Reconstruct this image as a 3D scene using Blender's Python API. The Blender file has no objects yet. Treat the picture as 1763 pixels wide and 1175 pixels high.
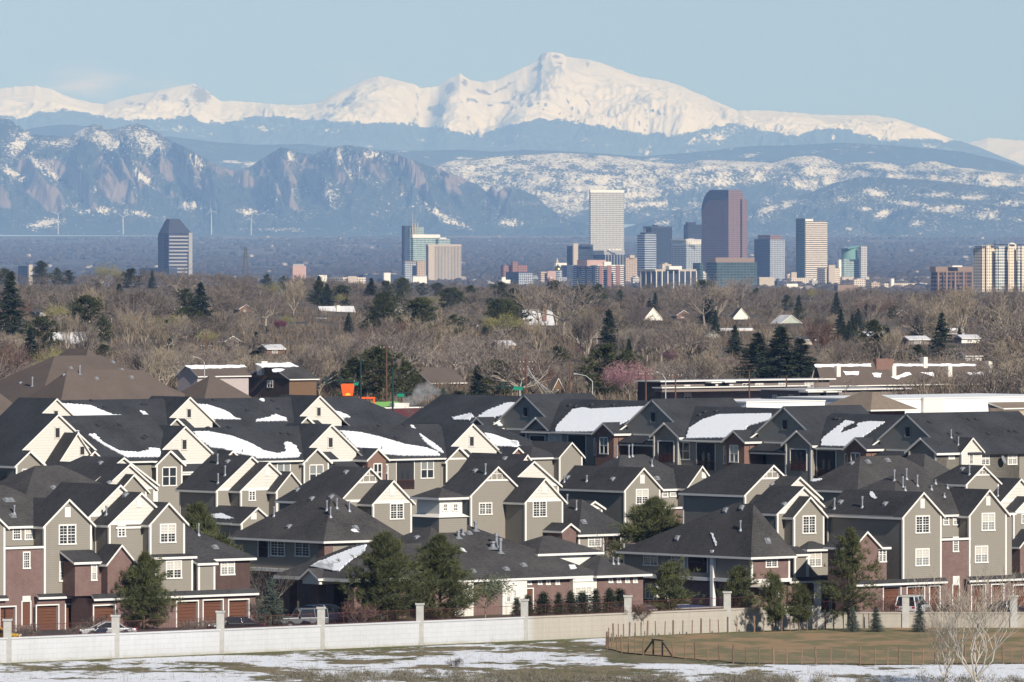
import bpy, bmesh, math, random
import numpy as np
from mathutils import Vector, Matrix
from mathutils.bvhtree import BVHTree
R = math.radians
scene = bpy.context.scene
COL = scene.collection
# ---------------------------------------------------------------- view geometry (photo pixels 1763 x 1175)
F, CX, YH, CZ = 13000.0, 881.5, 440.0, 32.0
TH = R(40); CT, ST = math.cos(TH), math.sin(TH)
UA = Vector((CT, ST, 0)); VA = Vector((-ST, CT, 0))       # the two street directions of the housing estate
def P(px, py, D): return Vector(((px - CX) * D / F, D, CZ - (py - YH) * D / F))
def Pz(px, py, z):                                          # point of height z seen at a pixel
    D = F * (CZ - z) / (py - YH); return P(px, py, D)
CAMPOS = Vector((0, 0, CZ))
def ray(px, py): return Vector(((px - CX) / F, 1.0, -(py - YH) / F))
def uv(p): return (p.x * CT + p.y * ST, -p.x * ST + p.y * CT)
def xy(u, v, z=0): return Vector((u * CT - v * ST, u * ST + v * CT, z))
_OR = {1: (0, 660), 2: (440, 660), 3: (880, 660), 4: (1313, 660), 5: (0, 875), 6: (440, 875), 7: (880, 875), 8: (1313, 875)}
KS = 450 / 1762.0
def A(c, x, y):
    if c == 0: return (x, y)
    o = _OR[c]; return (o[0] + x * KS, o[1] + y * KS)
# ---------------------------------------------------------------- objects
def tag(o, label=None, cat=None, group=None, kind=None):
    if label: o['label'] = label
    if cat: o['category'] = cat
    if group: o['group'] = group
    if kind: o['kind'] = kind
    return o
def empty(name, loc=(0, 0, 0), rz=0.0, label=None, cat=None, group=None):
    o = bpy.data.objects.new(name, None); COL.objects.link(o); o.location = loc; o.rotation_euler = (0, 0, rz)
    o.empty_display_size = .5
    return tag(o, label, cat, group)
def link(name, me, parent=None, mats=None):
    if mats is not None:
        for m in (mats if isinstance(mats, (list, tuple)) else [mats]): me.materials.append(m)
    o = bpy.data.objects.new(name, me); COL.objects.link(o)
    if parent is not None: o.parent = parent
    return o
class MB:
    """collects polygons, boxes, tubes; build() links them as one mesh object"""
    def __init__(s): s.v = []; s.f = []; s.m = []
    def add(s, vs, fs, m=0):
        n = len(s.v); s.v += [tuple(v) for v in vs]; s.f += [tuple(i + n for i in f) for f in fs]; s.m += [m] * len(fs); return s
    def poly(s, pts, m=0): return s.add(pts, [tuple(range(len(pts)))], m)
    def box(s, x0, y0, z0, x1, y1, z1, m=0):
        return s.add([(x0, y0, z0), (x1, y0, z0), (x1, y1, z0), (x0, y1, z0), (x0, y0, z1), (x1, y0, z1), (x1, y1, z1), (x0, y1, z1)],
                     [(3, 2, 1, 0), (4, 5, 6, 7), (0, 1, 5, 4), (1, 2, 6, 5), (2, 3, 7, 6), (3, 0, 4, 7)], m)
    def bar(s, a, b, w, h=None, m=0, up=(0, 0, 1)):
        a = Vector(a); b = Vector(b); d = (b - a).normalized(); up = Vector(up)
        if abs(d.dot(up)) > .99: up = Vector((0, 1, 0))
        sd = d.cross(up).normalized() * w / 2; u2 = sd.cross(d).normalized() * (h or w) / 2
        vs = [a - sd - u2, a + sd - u2, a + sd + u2, a - sd + u2, b - sd - u2, b + sd - u2, b + sd + u2, b - sd + u2]
        return s.add(vs, [(3, 2, 1, 0), (4, 5, 6, 7), (0, 1, 5, 4), (1, 2, 6, 5), (2, 3, 7, 6), (3, 0, 4, 7)], m)
    def tube(s, pts, rs, n=6, m=0, cap=True):
        pts = [Vector(p) for p in pts]; base = len(s.v)
        for i, p in enumerate(pts):
            d = (pts[min(i + 1, len(pts) - 1)] - pts[max(i - 1, 0)])
            d = d.normalized() if d.length > 1e-9 else Vector((0, 0, 1))
            a = d.orthogonal().normalized() if abs(d.z) < .9 else Vector((1, 0, 0)).cross(d).normalized()
            b = d.cross(a); r = rs[i] if isinstance(rs, (list, tuple)) else rs
            for k in range(n):
                t = 2 * math.pi * k / n; s.v.append(tuple(p + a * math.cos(t) * r + b * math.sin(t) * r))
        for i in range(len(pts) - 1):
            for k in range(n):
                k2 = (k + 1) % n; s.f.append((base + i * n + k, base + i * n + k2, base + (i + 1) * n + k2, base + (i + 1) * n + k)); s.m.append(m)
        if cap:
            s.f.append(tuple(base + k for k in reversed(range(n)))); s.m.append(m)
            e = base + (len(pts) - 1) * n; s.f.append(tuple(e + k for k in range(n))); s.m.append(m)
        return s
    def lathe(s, prof, c=(0, 0, 0), n=12, m=0):
        return s.tube([(c[0], c[1], c[2] + z) for r, z in prof], [max(r, 1e-3) for r, z in prof], n, m)
    def mesh(s, name, smooth=False):
        me = bpy.data.meshes.new(name); me.from_pydata(s.v, [], s.f)
        if any(s.m): me.polygons.foreach_set('material_index', s.m)
        if smooth: me.polygons.foreach_set('use_smooth', [True] * len(me.polygons))
        me.update(); return me
    def build(s, name, mats, parent=None, smooth=False):
        return link(name, s.mesh(name, smooth), parent, mats)
def npmesh(name, V, Fc, mats, parent=None, smooth=False, attrs=None):
    """fast mesh from numpy arrays; Fc is (n,3) or (n,4)"""
    me = bpy.data.meshes.new(name); V = np.asarray(V, np.float32); Fc = np.asarray(Fc, np.int32)
    k = Fc.shape[1]; me.vertices.add(len(V)); me.vertices.foreach_set('co', V.ravel())
    me.loops.add(Fc.size); me.loops.foreach_set('vertex_index', Fc.ravel())
    me.polygons.add(len(Fc)); me.polygons.foreach_set('loop_start', np.arange(len(Fc), dtype=np.int32) * k)
    if smooth: me.polygons.foreach_set('use_smooth', np.ones(len(Fc), bool))
    me.update(calc_edges=True)
    for nm, a in (attrs or {}).items():
        at = me.attributes.new(nm, 'FLOAT', 'POINT'); at.data.foreach_set('value', np.asarray(a, np.float32).ravel())
    return link(name, me, parent, mats)
# ---------------------------------------------------------------- materials
class NT:
    def __init__(s, name):
        s.mat = bpy.data.materials.new(name); s.mat.use_nodes = True; s.t = s.mat.node_tree
        s.b = s.t.nodes['Principled BSDF']
    def n(s, typ, **kw):
        nd = s.t.nodes.new(typ)
        for k, v in kw.items():
            if k.startswith('_'): setattr(nd, k[1:], v)
        for k, v in kw.items():
            if k.startswith('_'): continue
            key = k.replace('_', ' ')
            s.put(nd.inputs[int(k[1:])] if k[0] == 'i' and k[1:].isdigit() else nd.inputs[key], v)
        return nd
    def put(s, sock, v):
        if isinstance(v, bpy.types.NodeSocket): s.t.links.new(v, sock)
        elif isinstance(v, bpy.types.Node): s.t.links.new(v.outputs[0], sock)
        else: sock.default_value = v
    def math(s, op, a, b=0.0, c=0.0, clamp=False):
        nd = s.n('ShaderNodeMath', _operation=op, _use_clamp=clamp); s.put(nd.inputs[0], a); s.put(nd.inputs[1], b)
        if op in ('MULTIPLY_ADD', 'SMOOTH_MIN', 'COMPARE'): s.put(nd.inputs[2], c)
        return nd.outputs[0]
    def mix(s, f, a, b, bt='MIX'):
        nd = s.n('ShaderNodeMix', _data_type='RGBA', _blend_type=bt); s.put(nd.inputs[0], f)
        s.put(nd.inputs[6], c4(a) if isinstance(a, tuple) else a); s.put(nd.inputs[7], c4(b) if isinstance(b, tuple) else b)
        return nd.outputs[2]
    def ramp(s, v, lo, hi):
        nd = s.n('ShaderNodeMapRange', _interpolation_type='SMOOTHSTEP'); s.put(nd.inputs[0], v); s.put(nd.inputs[1], lo); s.put(nd.inputs[2], hi); return nd.outputs[0]
    def noise(s, scale, detail=3, rough=.55, co=None, out=0):
        nd = s.n('ShaderNodeTexNoise', Scale=scale, Detail=detail, Roughness=rough)
        if co is None: co = s.pos()
        s.put(nd.inputs['Vector'], co); return nd.outputs[out]
    def pos(s): return s.n('ShaderNodeNewGeometry').outputs['Position']
    def obj(s): return s.n('ShaderNodeTexCoord').outputs['Object']
    def xyz(s, v): nd = s.n('ShaderNodeSeparateXYZ'); s.put(nd.inputs[0], v); return nd.outputs
    def comb(s, x, y, z): nd = s.n('ShaderNodeCombineXYZ'); s.put(nd.inputs[0], x); s.put(nd.inputs[1], y); s.put(nd.inputs[2], z); return nd.outputs[0]
    def scale(s, v, k):
        nd = s.n('ShaderNodeVectorMath', _operation='MULTIPLY'); s.put(nd.inputs[0], v); s.put(nd.inputs[1], k); return nd.outputs[0]
    def attr(s, name): return s.n('ShaderNodeAttribute', _attribute_name=name).outputs['Fac']
    def rnd(s): return s.n('ShaderNodeObjectInfo').outputs['Random']
    def bump(s, h, dist=.02, strength=.6):
        nd = s.n('ShaderNodeBump', Strength=strength, Distance=dist); s.put(nd.inputs['Height'], h); s.put(s.b.inputs['Normal'], nd.outputs[0])
    def out(s, col=None, rough=.8, spec=.3, metal=0.0):
        if col is not None: s.put(s.b.inputs['Base Color'], c4(col) if isinstance(col, tuple) else col)
        s.put(s.b.inputs['Roughness'], rough); s.put(s.b.inputs['Specular IOR Level'], spec); s.put(s.b.inputs['Metallic'], metal); return s.mat
def c4(c): return (c[0], c[1], c[2], 1.0)
def sc(c, k): return tuple(min(1, x * k) for x in c)
def M(name, col, rough=.8, var=.15, scale=2.0, spec=.3, metal=0.0, bump=0.0, objrand=0.0):
    t = NT(name); f = t.noise(scale, 4); c = t.mix(f, sc(col, 1 - var), sc(col, 1 + var))
    if objrand:
        k = t.math('MULTIPLY_ADD', t.rnd(), 2 * objrand, 1 - objrand); nd = t.n('ShaderNodeVectorMath', _operation='SCALE'); t.put(nd.inputs[0], c); t.put(nd.inputs['Scale'], k); c = nd.outputs[0]
    if bump: t.bump(f, bump)
    return t.out(c, rough, spec, metal)
# ---------------------------------------------------------------- numpy noise
def _h(ix, iy, seed):
    n = (ix.astype(np.int64) * 374761393 + iy.astype(np.int64) * 668265263 + seed * 1442695041) & 0x7fffffff
    n = ((n ^ (n >> 13)) * 1274126177) & 0x7fffffff
    return ((n ^ (n >> 16)) & 0xffff) / 65535.0
def vnoise(x, y, seed=0):
    ix = np.floor(x); iy = np.floor(y); fx = x - ix; fy = y - iy; fx = fx * fx * fx * (fx * (fx * 6 - 15) + 10); fy = fy * fy * fy * (fy * (fy * 6 - 15) + 10)
    a = _h(ix, iy, seed); b = _h(ix + 1, iy, seed); c = _h(ix, iy + 1, seed); d = _h(ix + 1, iy + 1, seed)
    return (a + (b - a) * fx) * (1 - fy) + (c + (d - c) * fx) * fy
def fbm(x, y, o=5, seed=0, ridged=False, gain=.5):
    r = 0; amp = 1; tot = 0
    for k in range(o):
        n = vnoise(x * 2 ** k + 17.3 * k, y * 2 ** k - 9.1 * k, seed + k)
        if ridged: n = 1 - np.abs(2 * n - 1)
        r = r + n * amp; tot += amp; amp *= gain
    return r / tot
def sstep(a, b, x): t = np.clip((x - a) / (b - a), 0, 1); return t * t * (3 - 2 * t)
# ---------------------------------------------------------------- camera
cam = bpy.data.cameras.new('camera'); camo = bpy.data.objects.new('camera', cam); COL.objects.link(camo)
camo.location = CAMPOS; camo.rotation_euler = (R(90), 0, 0)
cam.sensor_width = 36; cam.lens = 36 * F / 1763.0; cam.shift_y = -(1175 / 2 - YH) / 1763.0
cam.clip_start = 5; cam.clip_end = 400000
scene.camera = camo
# ---------------------------------------------------------------- light
SUN_EL, SUN_AL = R(30), R(33)                               # sun behind the camera, to its right
tosun = Vector((math.sin(SUN_AL) * math.cos(SUN_EL), -math.cos(SUN_AL) * math.cos(SUN_EL), math.sin(SUN_EL)))
sl = bpy.data.lights.new('sun', 'SUN'); sl.energy = 5.0; sl.angle = R(.5); sl.color = (1.0, .94, .865)
so = bpy.data.objects.new('sun', sl); COL.objects.link(so); so.rotation_euler = tosun.to_track_quat('Z', 'Y').to_euler()
w = bpy.data.worlds.new('World'); scene.world = w; w.use_nodes = True
wt = w.node_tree; bg = wt.nodes['Background']
sky = wt.nodes.new('ShaderNodeTexSky'); sky.sky_type = 'NISHITA'; sky.sun_disc = False
sky.sun_elevation = SUN_EL; sky.sun_rotation = math.pi - SUN_AL       # azimuth clockwise from +Y
sky.altitude = 1600; sky.air_density = 1.0; sky.dust_density = .2; sky.ozone_density = 4.0
tint = wt.nodes.new('ShaderNodeMix'); tint.data_type = 'RGBA'; tint.blend_type = 'MULTIPLY'; tint.inputs[0].default_value = 1
ramp = wt.nodes.new('ShaderNodeValToRGB'); ramp.color_ramp.elements[0].position = 0.0; ramp.color_ramp.elements[0].color = (.215, .34, .80, 1); ramp.color_ramp.elements[1].position = .3; ramp.color_ramp.elements[1].color = (1.1, .98, .82, 1)
tc = wt.nodes.new('ShaderNodeTexCoord'); sx_ = wt.nodes.new('ShaderNodeSeparateXYZ'); wt.links.new(tc.outputs['Generated'], sx_.inputs[0]); wt.links.new(sx_.outputs[2], ramp.inputs[0])
# faint streaks of cloud low over the peaks
mp = wt.nodes.new('ShaderNodeMapping'); mp.inputs['Scale'].default_value = (42, 1, 210); wt.links.new(tc.outputs['Generated'], mp.inputs[0])
cn = wt.nodes.new('ShaderNodeTexNoise'); cn.inputs['Scale'].default_value = 1.0; cn.inputs['Detail'].default_value = 6; wt.links.new(mp.outputs[0], cn.inputs['Vector'])
def _mr(src, a, b, c=0.0, d=1.0):
    q = wt.nodes.new('ShaderNodeMapRange'); q.interpolation_type = 'SMOOTHSTEP'; wt.links.new(src, q.inputs[0])
    for i, v in enumerate((a, b, c, d)): q.inputs[i + 1].default_value = v
    return q.outputs[0]
def _mm(a, b):
    q = wt.nodes.new('ShaderNodeMath'); q.operation = 'MULTIPLY'; wt.links.new(a, q.inputs[0]); wt.links.new(b, q.inputs[1]); return q.outputs[0]
cm = _mm(_mm(_mr(cn.outputs[0], .48, .72), _mr(sx_.outputs[2], .0195, .0222)), _mm(_mr(sx_.outputs[2], .0262, .0232), _mr(sx_.outputs[0], -.012, -.03, 0, .55)))
cl_ = wt.nodes.new('ShaderNodeMix'); cl_.data_type = 'RGBA'; cl_.inputs[7].default_value = (9.5, 7.6, 7.0, 1); wt.links.new(cm, cl_.inputs[0]); wt.links.new(sky.outputs[0], tint.inputs[6]); wt.links.new(ramp.outputs[0], tint.inputs[7]); wt.links.new(tint.outputs[2], cl_.inputs[6]); wt.links.new(cl_.outputs[2], bg.inputs[0])
bg.inputs[1].default_value = .085
vs = scene.view_settings; vs.view_transform = 'Standard'; vs.look = 'None'; vs.gamma = 1; vs.exposure = .2
scene.cycles.max_bounces = 5; scene.cycles.diffuse_bounces = 2; scene.cycles.glossy_bounces = 2
scene.cycles.transmission_bounces = 2; scene.cycles.volume_bounces = 0; scene.cycles.transparent_max_bounces = 8
scene.cycles.use_denoising = True
scene.cycles.caustics_reflective = False; scene.cycles.caustics_refractive = False
# ---------------------------------------------------------------- air
HAZE_TOP, HAZE_FAR = 3300.0, 98000.0
hb = MB().box(-16000, -400, -300, 16000, HAZE_FAR, HAZE_TOP)
hm = bpy.data.materials.new('haze_air'); hm.use_nodes = True; hm.node_tree.nodes.remove(hm.node_tree.nodes['Principled BSDF'])
pv = hm.node_tree.nodes.new('ShaderNodeVolumePrincipled'); hm.node_tree.links.new(pv.outputs[0], hm.node_tree.nodes['Material Output'].inputs['Volume'])
pv.inputs['Density'].default_value = 2.3e-5; pv.inputs['Color'].default_value = (.28, .50, 1.0, 1); pv.inputs['Absorption Color'].default_value = (1, 1, 1, 1); pv.inputs['Anisotropy'].default_value = -.23
haze = hb.build('haze', hm); haze['kind'] = 'stuff'
# ================================================================ mountains
def curve(pts):
    xs = np.array([p[0] for p in pts], float); ys = np.array([p[1] for p in pts], float)
    def f(x):
        return np.interp(x, xs, ys)
    return f
def mountain_mat(name, forest, rock, snowc, nscale, speck_lo, speck_hi, na=2.4):
    t = NT(name); p = t.pos(); sn = t.attr('snow'); rk = t.attr('rock')
    n1 = t.noise(nscale, 6, .68, p); n2 = t.noise(nscale * .2, 4, .6, p)
    s = t.math('ADD', sn, t.math('MULTIPLY', t.math('SUBTRACT', n1, .5), na)); s = t.math('ADD', s, t.math('MULTIPLY', t.math('SUBTRACT', n2, .5), .7))
    s = t.ramp(s, speck_lo, speck_hi)
    base = t.mix(t.ramp(t.math('ADD', rk, t.math('MULTIPLY', t.math('SUBTRACT', n2, .5), .8)), .4, .65), t.mix(n1, sc(forest, .6), sc(forest, 1.5)), t.mix(n1, sc(rock, .75), sc(rock, 1.3)))
    return t.out(t.mix(s, base, snowc), .9, .1)
def mountain(name, crest, Dc, Db, yb, mat, snowf, rockf, amp, lam, p=1.0, rows=150, x0=-460, x1=2240, step=2.0, seed=1, jit=1.0, pre=None, spur=.5, back=.2):
    px = np.arange(x0, x1 + 1, step); t = np.concatenate([np.linspace(0, 1, rows), np.linspace(1.0 + back / 8, 1 + back, 8)])
    PX, T = np.meshgrid(px, t); Dd = Db + (Dc - Db) * T
    yc = crest(px) + (fbm(px / 9.0, px * 0 + 3.7, 4, seed) - .5) * 3.2 * jit
    zc = CZ - (crest(px) - YH) * Dc / F; zb = CZ - ((yb(px) if callable(yb) else yb) - YH) * Db / F
    tt = np.minimum(T, 1)
    X = (PX - CX) * Dd / F
    wx = X / lam + (fbm(X / lam * .7, Dd / lam * .5, 3, seed + 20) - .5) * 1.6; wy = Dd / lam * spur
    rd = fbm(wx, wy, 7, seed + 40, True, .6) - .62
    z = zb + (zc - zb) * tt ** p + amp * rd * np.sin(np.pi * np.clip(tt, 0, 1)) ** .8 * (1 + .5 * (1 - tt))
    if pre is not None: z = pre(PX, T, z, Dd)
    # never higher than the crest line as seen along each column
    lim = (crest(px) - YH)[None, :]; yy = -(z - CZ) * F / Dd
    yy = np.where(T < 1, np.maximum(yy, lim + (1 - T) * 2.0), yy); z = CZ - yy * Dd / F
    z = z - ((yc - crest(px)) * Dc / F)[None, :] * np.clip((np.minimum(T, 1) - .9) * 10, 0, 1)
    zc = CZ - (yc - YH) * Dc / F
    bk = T > 1; z = np.where(bk, zc[None, :] - (T - 1) * (Dc - Db) * .35, z)
    ys = YH - (z - CZ) * F / Dd
    V = np.stack([X, Dd, z], -1).reshape(-1, 3); nx = len(px); ny = len(t)
    i = np.arange(ny - 1)[:, None] * nx + np.arange(nx - 1)[None, :]
    Fq = np.stack([i, i + 1, i + 1 + nx, i + nx], -1).reshape(-1, 4)
    gz = np.gradient(z, axis=1) / np.maximum(np.gradient(X, axis=1), 1e-6); gd = np.gradient(z, axis=0) / np.gradient(Dd, axis=0)
    slope = np.hypot(gz, gd)
    s = snowf(PX, ys, T, slope, gz); r = rockf(PX, ys, T, slope, gz)
    o = npmesh(name, V, Fq, mat, smooth=True, attrs={'snow': s, 'rock': r}); o['kind'] = 'structure'
    return o
SNOW = (.54, .53, .525)
def blobs(lst):
    def f(PX, ys):
        r = np.zeros_like(PX)
        for (x, y, rx, ry, a, k) in lst:
            ca, sa = math.cos(R(a)), math.sin(R(a)); dx = PX - x; dy = ys - y
            e = ((dx * ca + dy * sa) / rx) ** 2 + ((-dx * sa + dy * ca) / ry) ** 2
            r = np.maximum(r, k * np.exp(-e * 1.1))
        return r
    return f
# --- high snow range
hi_crest = curve([(-220, 190), (-100, 165), (-40, 158), (0, 153), (25, 149), (60, 148), (90, 155), (120, 168), (150, 176), (178, 179), (200, 172), (230, 165), (262, 158), (300, 150), (333, 144), (350, 152), (380, 175), (400, 174), (440, 177), (490, 181), (520, 181), (545, 178), (575, 162), (600, 150), (625, 139), (652, 130), (680, 138), (715, 145), (722, 152), (755, 148), (775, 135), (792, 127), (810, 138), (830, 142), (855, 138), (872, 130), (890, 121), (905, 115), (925, 103), (932, 93), (950, 90), (968, 93), (975, 98), (1010, 102), (1030, 107), (1060, 118), (1100, 132), (1125, 137), (1150, 140), (1175, 150), (1200, 160), (1240, 178), (1270, 191), (1290, 190), (1340, 192), (1400, 197), (1450, 199), (1500, 199), (1540, 204), (1570, 214), (1600, 224), (1640, 240), (1680, 252), (1763, 285), (1990, 330)])
tree_line = curve([(-220, 215), (0, 200), (30, 206), (60, 195), (110, 189), (150, 196), (200, 205), (250, 208), (290, 204), (330, 199), (345, 210), (380, 211), (450, 200), (500, 204), (550, 207), (600, 210), (680, 213), (760, 222), (800, 232), (830, 234), (860, 222), (895, 210), (930, 206), (960, 206), (1000, 213), (1040, 219), (1100, 228), (1150, 236), (1190, 228), (1230, 220), (1260, 214), (1285, 217), (1320, 226), (1370, 236), (1400, 225), (1430, 221), (1480, 230), (1530, 244), (1560, 240), (1600, 240), (1640, 244), (1680, 235), (1763, 240), (1990, 260)])
hi_rock = blobs([(345, 165, 20, 16, 30, 1.0), (322, 178, 12, 8, 20, .6), (230, 178, 26, 6, 10, .62), (282, 168, 16, 9, 30, .5), (600, 172, 18, 8, -35, .75), (570, 182, 16, 7, -10, .6), (775, 152, 10, 11, 20, 1.0), (800, 143, 9, 7, 60, .7), (752, 190, 17, 10, 20, .9), (830, 158, 16, 5, 15, .8), (815, 172, 14, 4, 10, .7), (870, 150, 26, 4, -25, .75), (935, 97, 9, 7, -50, .9), (958, 98, 10, 4, 0, .75), (962, 108, 12, 4, 0, .6), (925, 118, 16, 4, -30, .7), (912, 178, 8, 4, 0, .8), (870, 178, 12, 5, 0, .7), (845, 182, 10, 4, 0, .6), (1012, 112, 4, 9, 10, .7), (1020, 180, 50, 3, 28, .35), (1120, 190, 60, 3, 24, .3), (900, 165, 5, 16, 30, .6), (885, 168, 5, 16, 20, .5)])
hi_specks = blobs([(310, 220, 14, 5, 0, .5), (370, 210, 22, 5, 10, .5), (480, 214, 30, 5, 10, .45), (1230, 235, 60, 14, -15, .62), (1110, 262, 20, 10, 0, .55), (1060, 250, 40, 8, 0, .4), (1000, 240, 26, 5, 10, .4), (900, 236, 30, 4, 10, .4), (860, 250, 30, 6, 8, .4), (1190, 262, 30, 8, 0, .5), (1290, 262, 22, 9, 0, .5), (1435, 237, 5, 7, 0, .9), (1600, 252, 20, 6, 0, .45), (730, 242, 14, 4, 0, .55), (320, 228, 60, 8, 5, .42), (560, 225, 40, 6, 8, .42), (640, 250, 30, 6, 10, .35), (1350, 255, 50, 8, 0, .42), (450, 222, 40, 6, 8, .4)])
def hi_snow(PX, ys, T, sl, gz):
    n = (fbm(PX / 11.0, ys / 4.0, 5, 5) - .5) * 11
    s = sstep(-4, 5, tree_line(PX) + n - ys) * 1.15 - .02
    q = np.quantile(sl[::4, ::4], (.86, .985)); s = s - .62 * sstep(q[0], q[1], sl) * np.clip(fbm(PX / 5.0, ys / 7.0, 4, 15) * 2.2 - .5, 0, 1) * (PX < 1150)
    return np.maximum(s - hi_rock(PX, ys) * 1.25, hi_specks(PX, ys) * .9 * (s < .3))
def hi_rockf(PX, ys, T, sl, gz):
    return np.clip(hi_rock(PX, ys) * 1.1 + .05, 0, 1)
def hi_pre(PX, T, z, Dd):
    # the big east face: broad fans between the summits
    g = np.exp(-((PX - 1010 + (1 - T) * 160) / 40.0) ** 2) * 120 - np.exp(-((PX - 905 + (1 - T) * 190) / 45.0) ** 2) * 240 - np.exp(-((PX - 740 + (1 - T) * 40) / 28.0) ** 2) * 300 + np.exp(-((PX - 1040 - (1 - T) * 260) / 46.0) ** 2) * 150 + np.exp(-((PX - 600) / 60.0) ** 2) * 90
    return z + g * np.sin(np.pi * np.clip(T, 0, 1)) ** .7
mountain('mountain_range', hi_crest, 80000, 75600, 306, mountain_mat('high_mountain', (.030, .042, .036), (.17, .155, .15), SNOW, .02, .42, .6), hi_snow, hi_rockf, 500, 1250, p=.92, rows=230, seed=3, pre=hi_pre, spur=.7)
# --- remote snow ridge at the right edge
far_crest = curve([(1560, 300), (1620, 262), (1665, 247), (1700, 238), (1735, 240), (1763, 243), (1830, 240), (1990, 262)])
mountain('snowy_ridge', far_crest, 92000, 89000, 300, mountain_mat('remote_snow', (.1, .11, .12), (.3, .3, .32), SNOW, .004, .2, .5), lambda PX, ys, T, s, g: np.ones_like(PX), lambda PX, ys, T, s, g: PX * 0, 160, 1500, rows=40, x0=1560, seed=9)
# --- forested middle ridges in front of the high range
mid_crest = curve([(-220, 245), (0, 236), (60, 220), (110, 214), (160, 218), (230, 230), (300, 236), (380, 246), (450, 250), (520, 248), (600, 256), (700, 260), (800, 258), (860, 262), (900, 258), (1000, 262), (1100, 270), (1200, 262), (1290, 252), (1370, 250), (1450, 246), (1520, 250), (1600, 256), (1660, 262), (1720, 276), (1763, 288), (1990, 320)])
mid_specks = blobs([(430, 283, 40, 5, 6, .75), (395, 279, 22, 4, 0, .7), (455, 292, 30, 4, 0, .5), (330, 232, 30, 6, 0, .45), (590, 256, 30, 5, 6, .4), (700, 262, 24, 4, 0, .35), (800, 272, 28, 4, 0, .6), (870, 270, 30, 4, 0, .45), (1000, 275, 40, 4, 0, .45), (1130, 275, 40, 6, 0, .5), (1290, 268, 30, 8, 0, .5), (1400, 262, 30, 5, 0, .4), (1520, 262, 40, 4, 0, .4)])
mountain('forested_ridge', mid_crest, 60000, 57000, lambda x: np.interp(x, [0, 700, 900, 1763], [330, 330, 325, 330]), mountain_mat('forest_ridge', (.024, .034, .028), (.1, .1, .1), SNOW, .014, .45, .62), lambda PX, ys, T, s, g: np.maximum(mid_specks(PX, ys), .06 + .16 * fbm(PX / 40, ys / 14, 3, 8)), lambda PX, ys, T, s, g: PX * 0, 130, 1300, rows=110, seed=14, jit=.6)
# --- snowy wooded hills, right half
sh_crest = curve([(640, 330), (700, 305), (745, 286), (780, 277), (830, 272), (900, 268), (970, 264), (1030, 268), (1080, 272), (1130, 280), (1170, 284), (1205, 276), (1250, 276), (1290, 279), (1330, 281), (1365, 271), (1400, 268), (1420, 273), (1445, 282), (1500, 279), (1530, 281), (1560, 287), (1585, 280), (1612, 278), (1640, 287), (1680, 292), (1720, 297), (1763, 300), (1990, 318)])
sh_dark = blobs([(1010, 296, 60, 4, 4, .35), (1120, 345, 60, 5, -8, .4), (1300, 330, 40, 10, -25, .45), (1200, 300, 50, 5, 0, .25), (960, 330, 60, 4, 5, .25), (1370, 292, 22, 8, 40, .4), (1480, 292, 60, 4, 4, .3), (1600, 300, 40, 4, 0, .3), (1050, 330, 30, 6, 0, .2), (870, 300, 20, 3, 0, .3), (1260, 290, 18, 6, 40, .25)])
def sh_snow(PX, ys, T, s, g):
    n = fbm(PX / 26.0, ys / 9.0, 4, 31) - .5
    return .53 + n * .8 - sh_dark(PX, ys) - np.clip((ys - 352) / 30, 0, 1) * .5 - np.clip((ys - 318) / 40, 0, .3) * (PX > 1150)
mountain('snowy_foothills', sh_crest, 50000, 48000, lambda x: np.interp(x, [640, 900, 1763], [372, 385, 392]), mountain_mat('snowy_wooded_hill', (.028, .038, .034), (.16, .13, .11), SNOW, .05, .30, .72), sh_snow, lambda PX, ys, T, s, g: PX * 0, 300, 650, p=.85, rows=170, x0=640, seed=23)
# --- front hills, right
fr_crest = curve([(880, 405), (930, 392), (1000, 385), (1075, 392), (1100, 385), (1140, 374), (1165, 362), (1200, 358), (1230, 352), (1260, 356), (1295, 350), (1330, 354), (1360, 345), (1400, 330), (1440, 314), (1480, 305), (1530, 307), (1580, 309), (1640, 314), (1700, 322), (1763, 334), (1990, 352)])
fr_specks = blobs([(1510, 333, 24, 5, 10, .9), (1560, 350, 36, 4, 6, .8), (1520, 368, 16, 6, -15, 1.0), (1490, 360, 8, 4, 0, .7), (1630, 360, 30, 7, 0, .75), (1700, 370, 22, 8, 0, .8), (1680, 340, 30, 5, 0, .6), (1740, 350, 30, 6, 0, .6), (1175, 352, 16, 8, 0, .9), (1210, 352, 12, 5, 0, .7), (1140, 385, 14, 6, 0, .5), (1580, 385, 16, 5, 0, .5), (1450, 345, 16, 4, 0, .5), (1460, 394, 8, 3, 0, .7), (1600, 335, 40, 5, 0, .5), (1320, 362, 30, 6, -20, .6), (1355, 352, 16, 8, -30, .7)])
mountain('dark_foothills', fr_crest, 45500, 43600, lambda x: np.interp(x, [880, 1100, 1763], [409, 409, 410]), mountain_mat('dark_hill', (.026, .036, .031), (.13, .105, .095), SNOW, .06, .44, .66, 3.2), lambda PX, ys, T, s, g: fr_specks(PX, ys) * (.6 + .7 * fbm(PX / 7, ys / 4, 3, 55)) + .34 * fbm(PX / 30, ys / 12, 3, 77) * (PX > 1100), lambda PX, ys, T, s, g: .35 * sstep(385, 405, ys), 260, 560, p=.8, rows=150, x0=880, seed=33)
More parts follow.
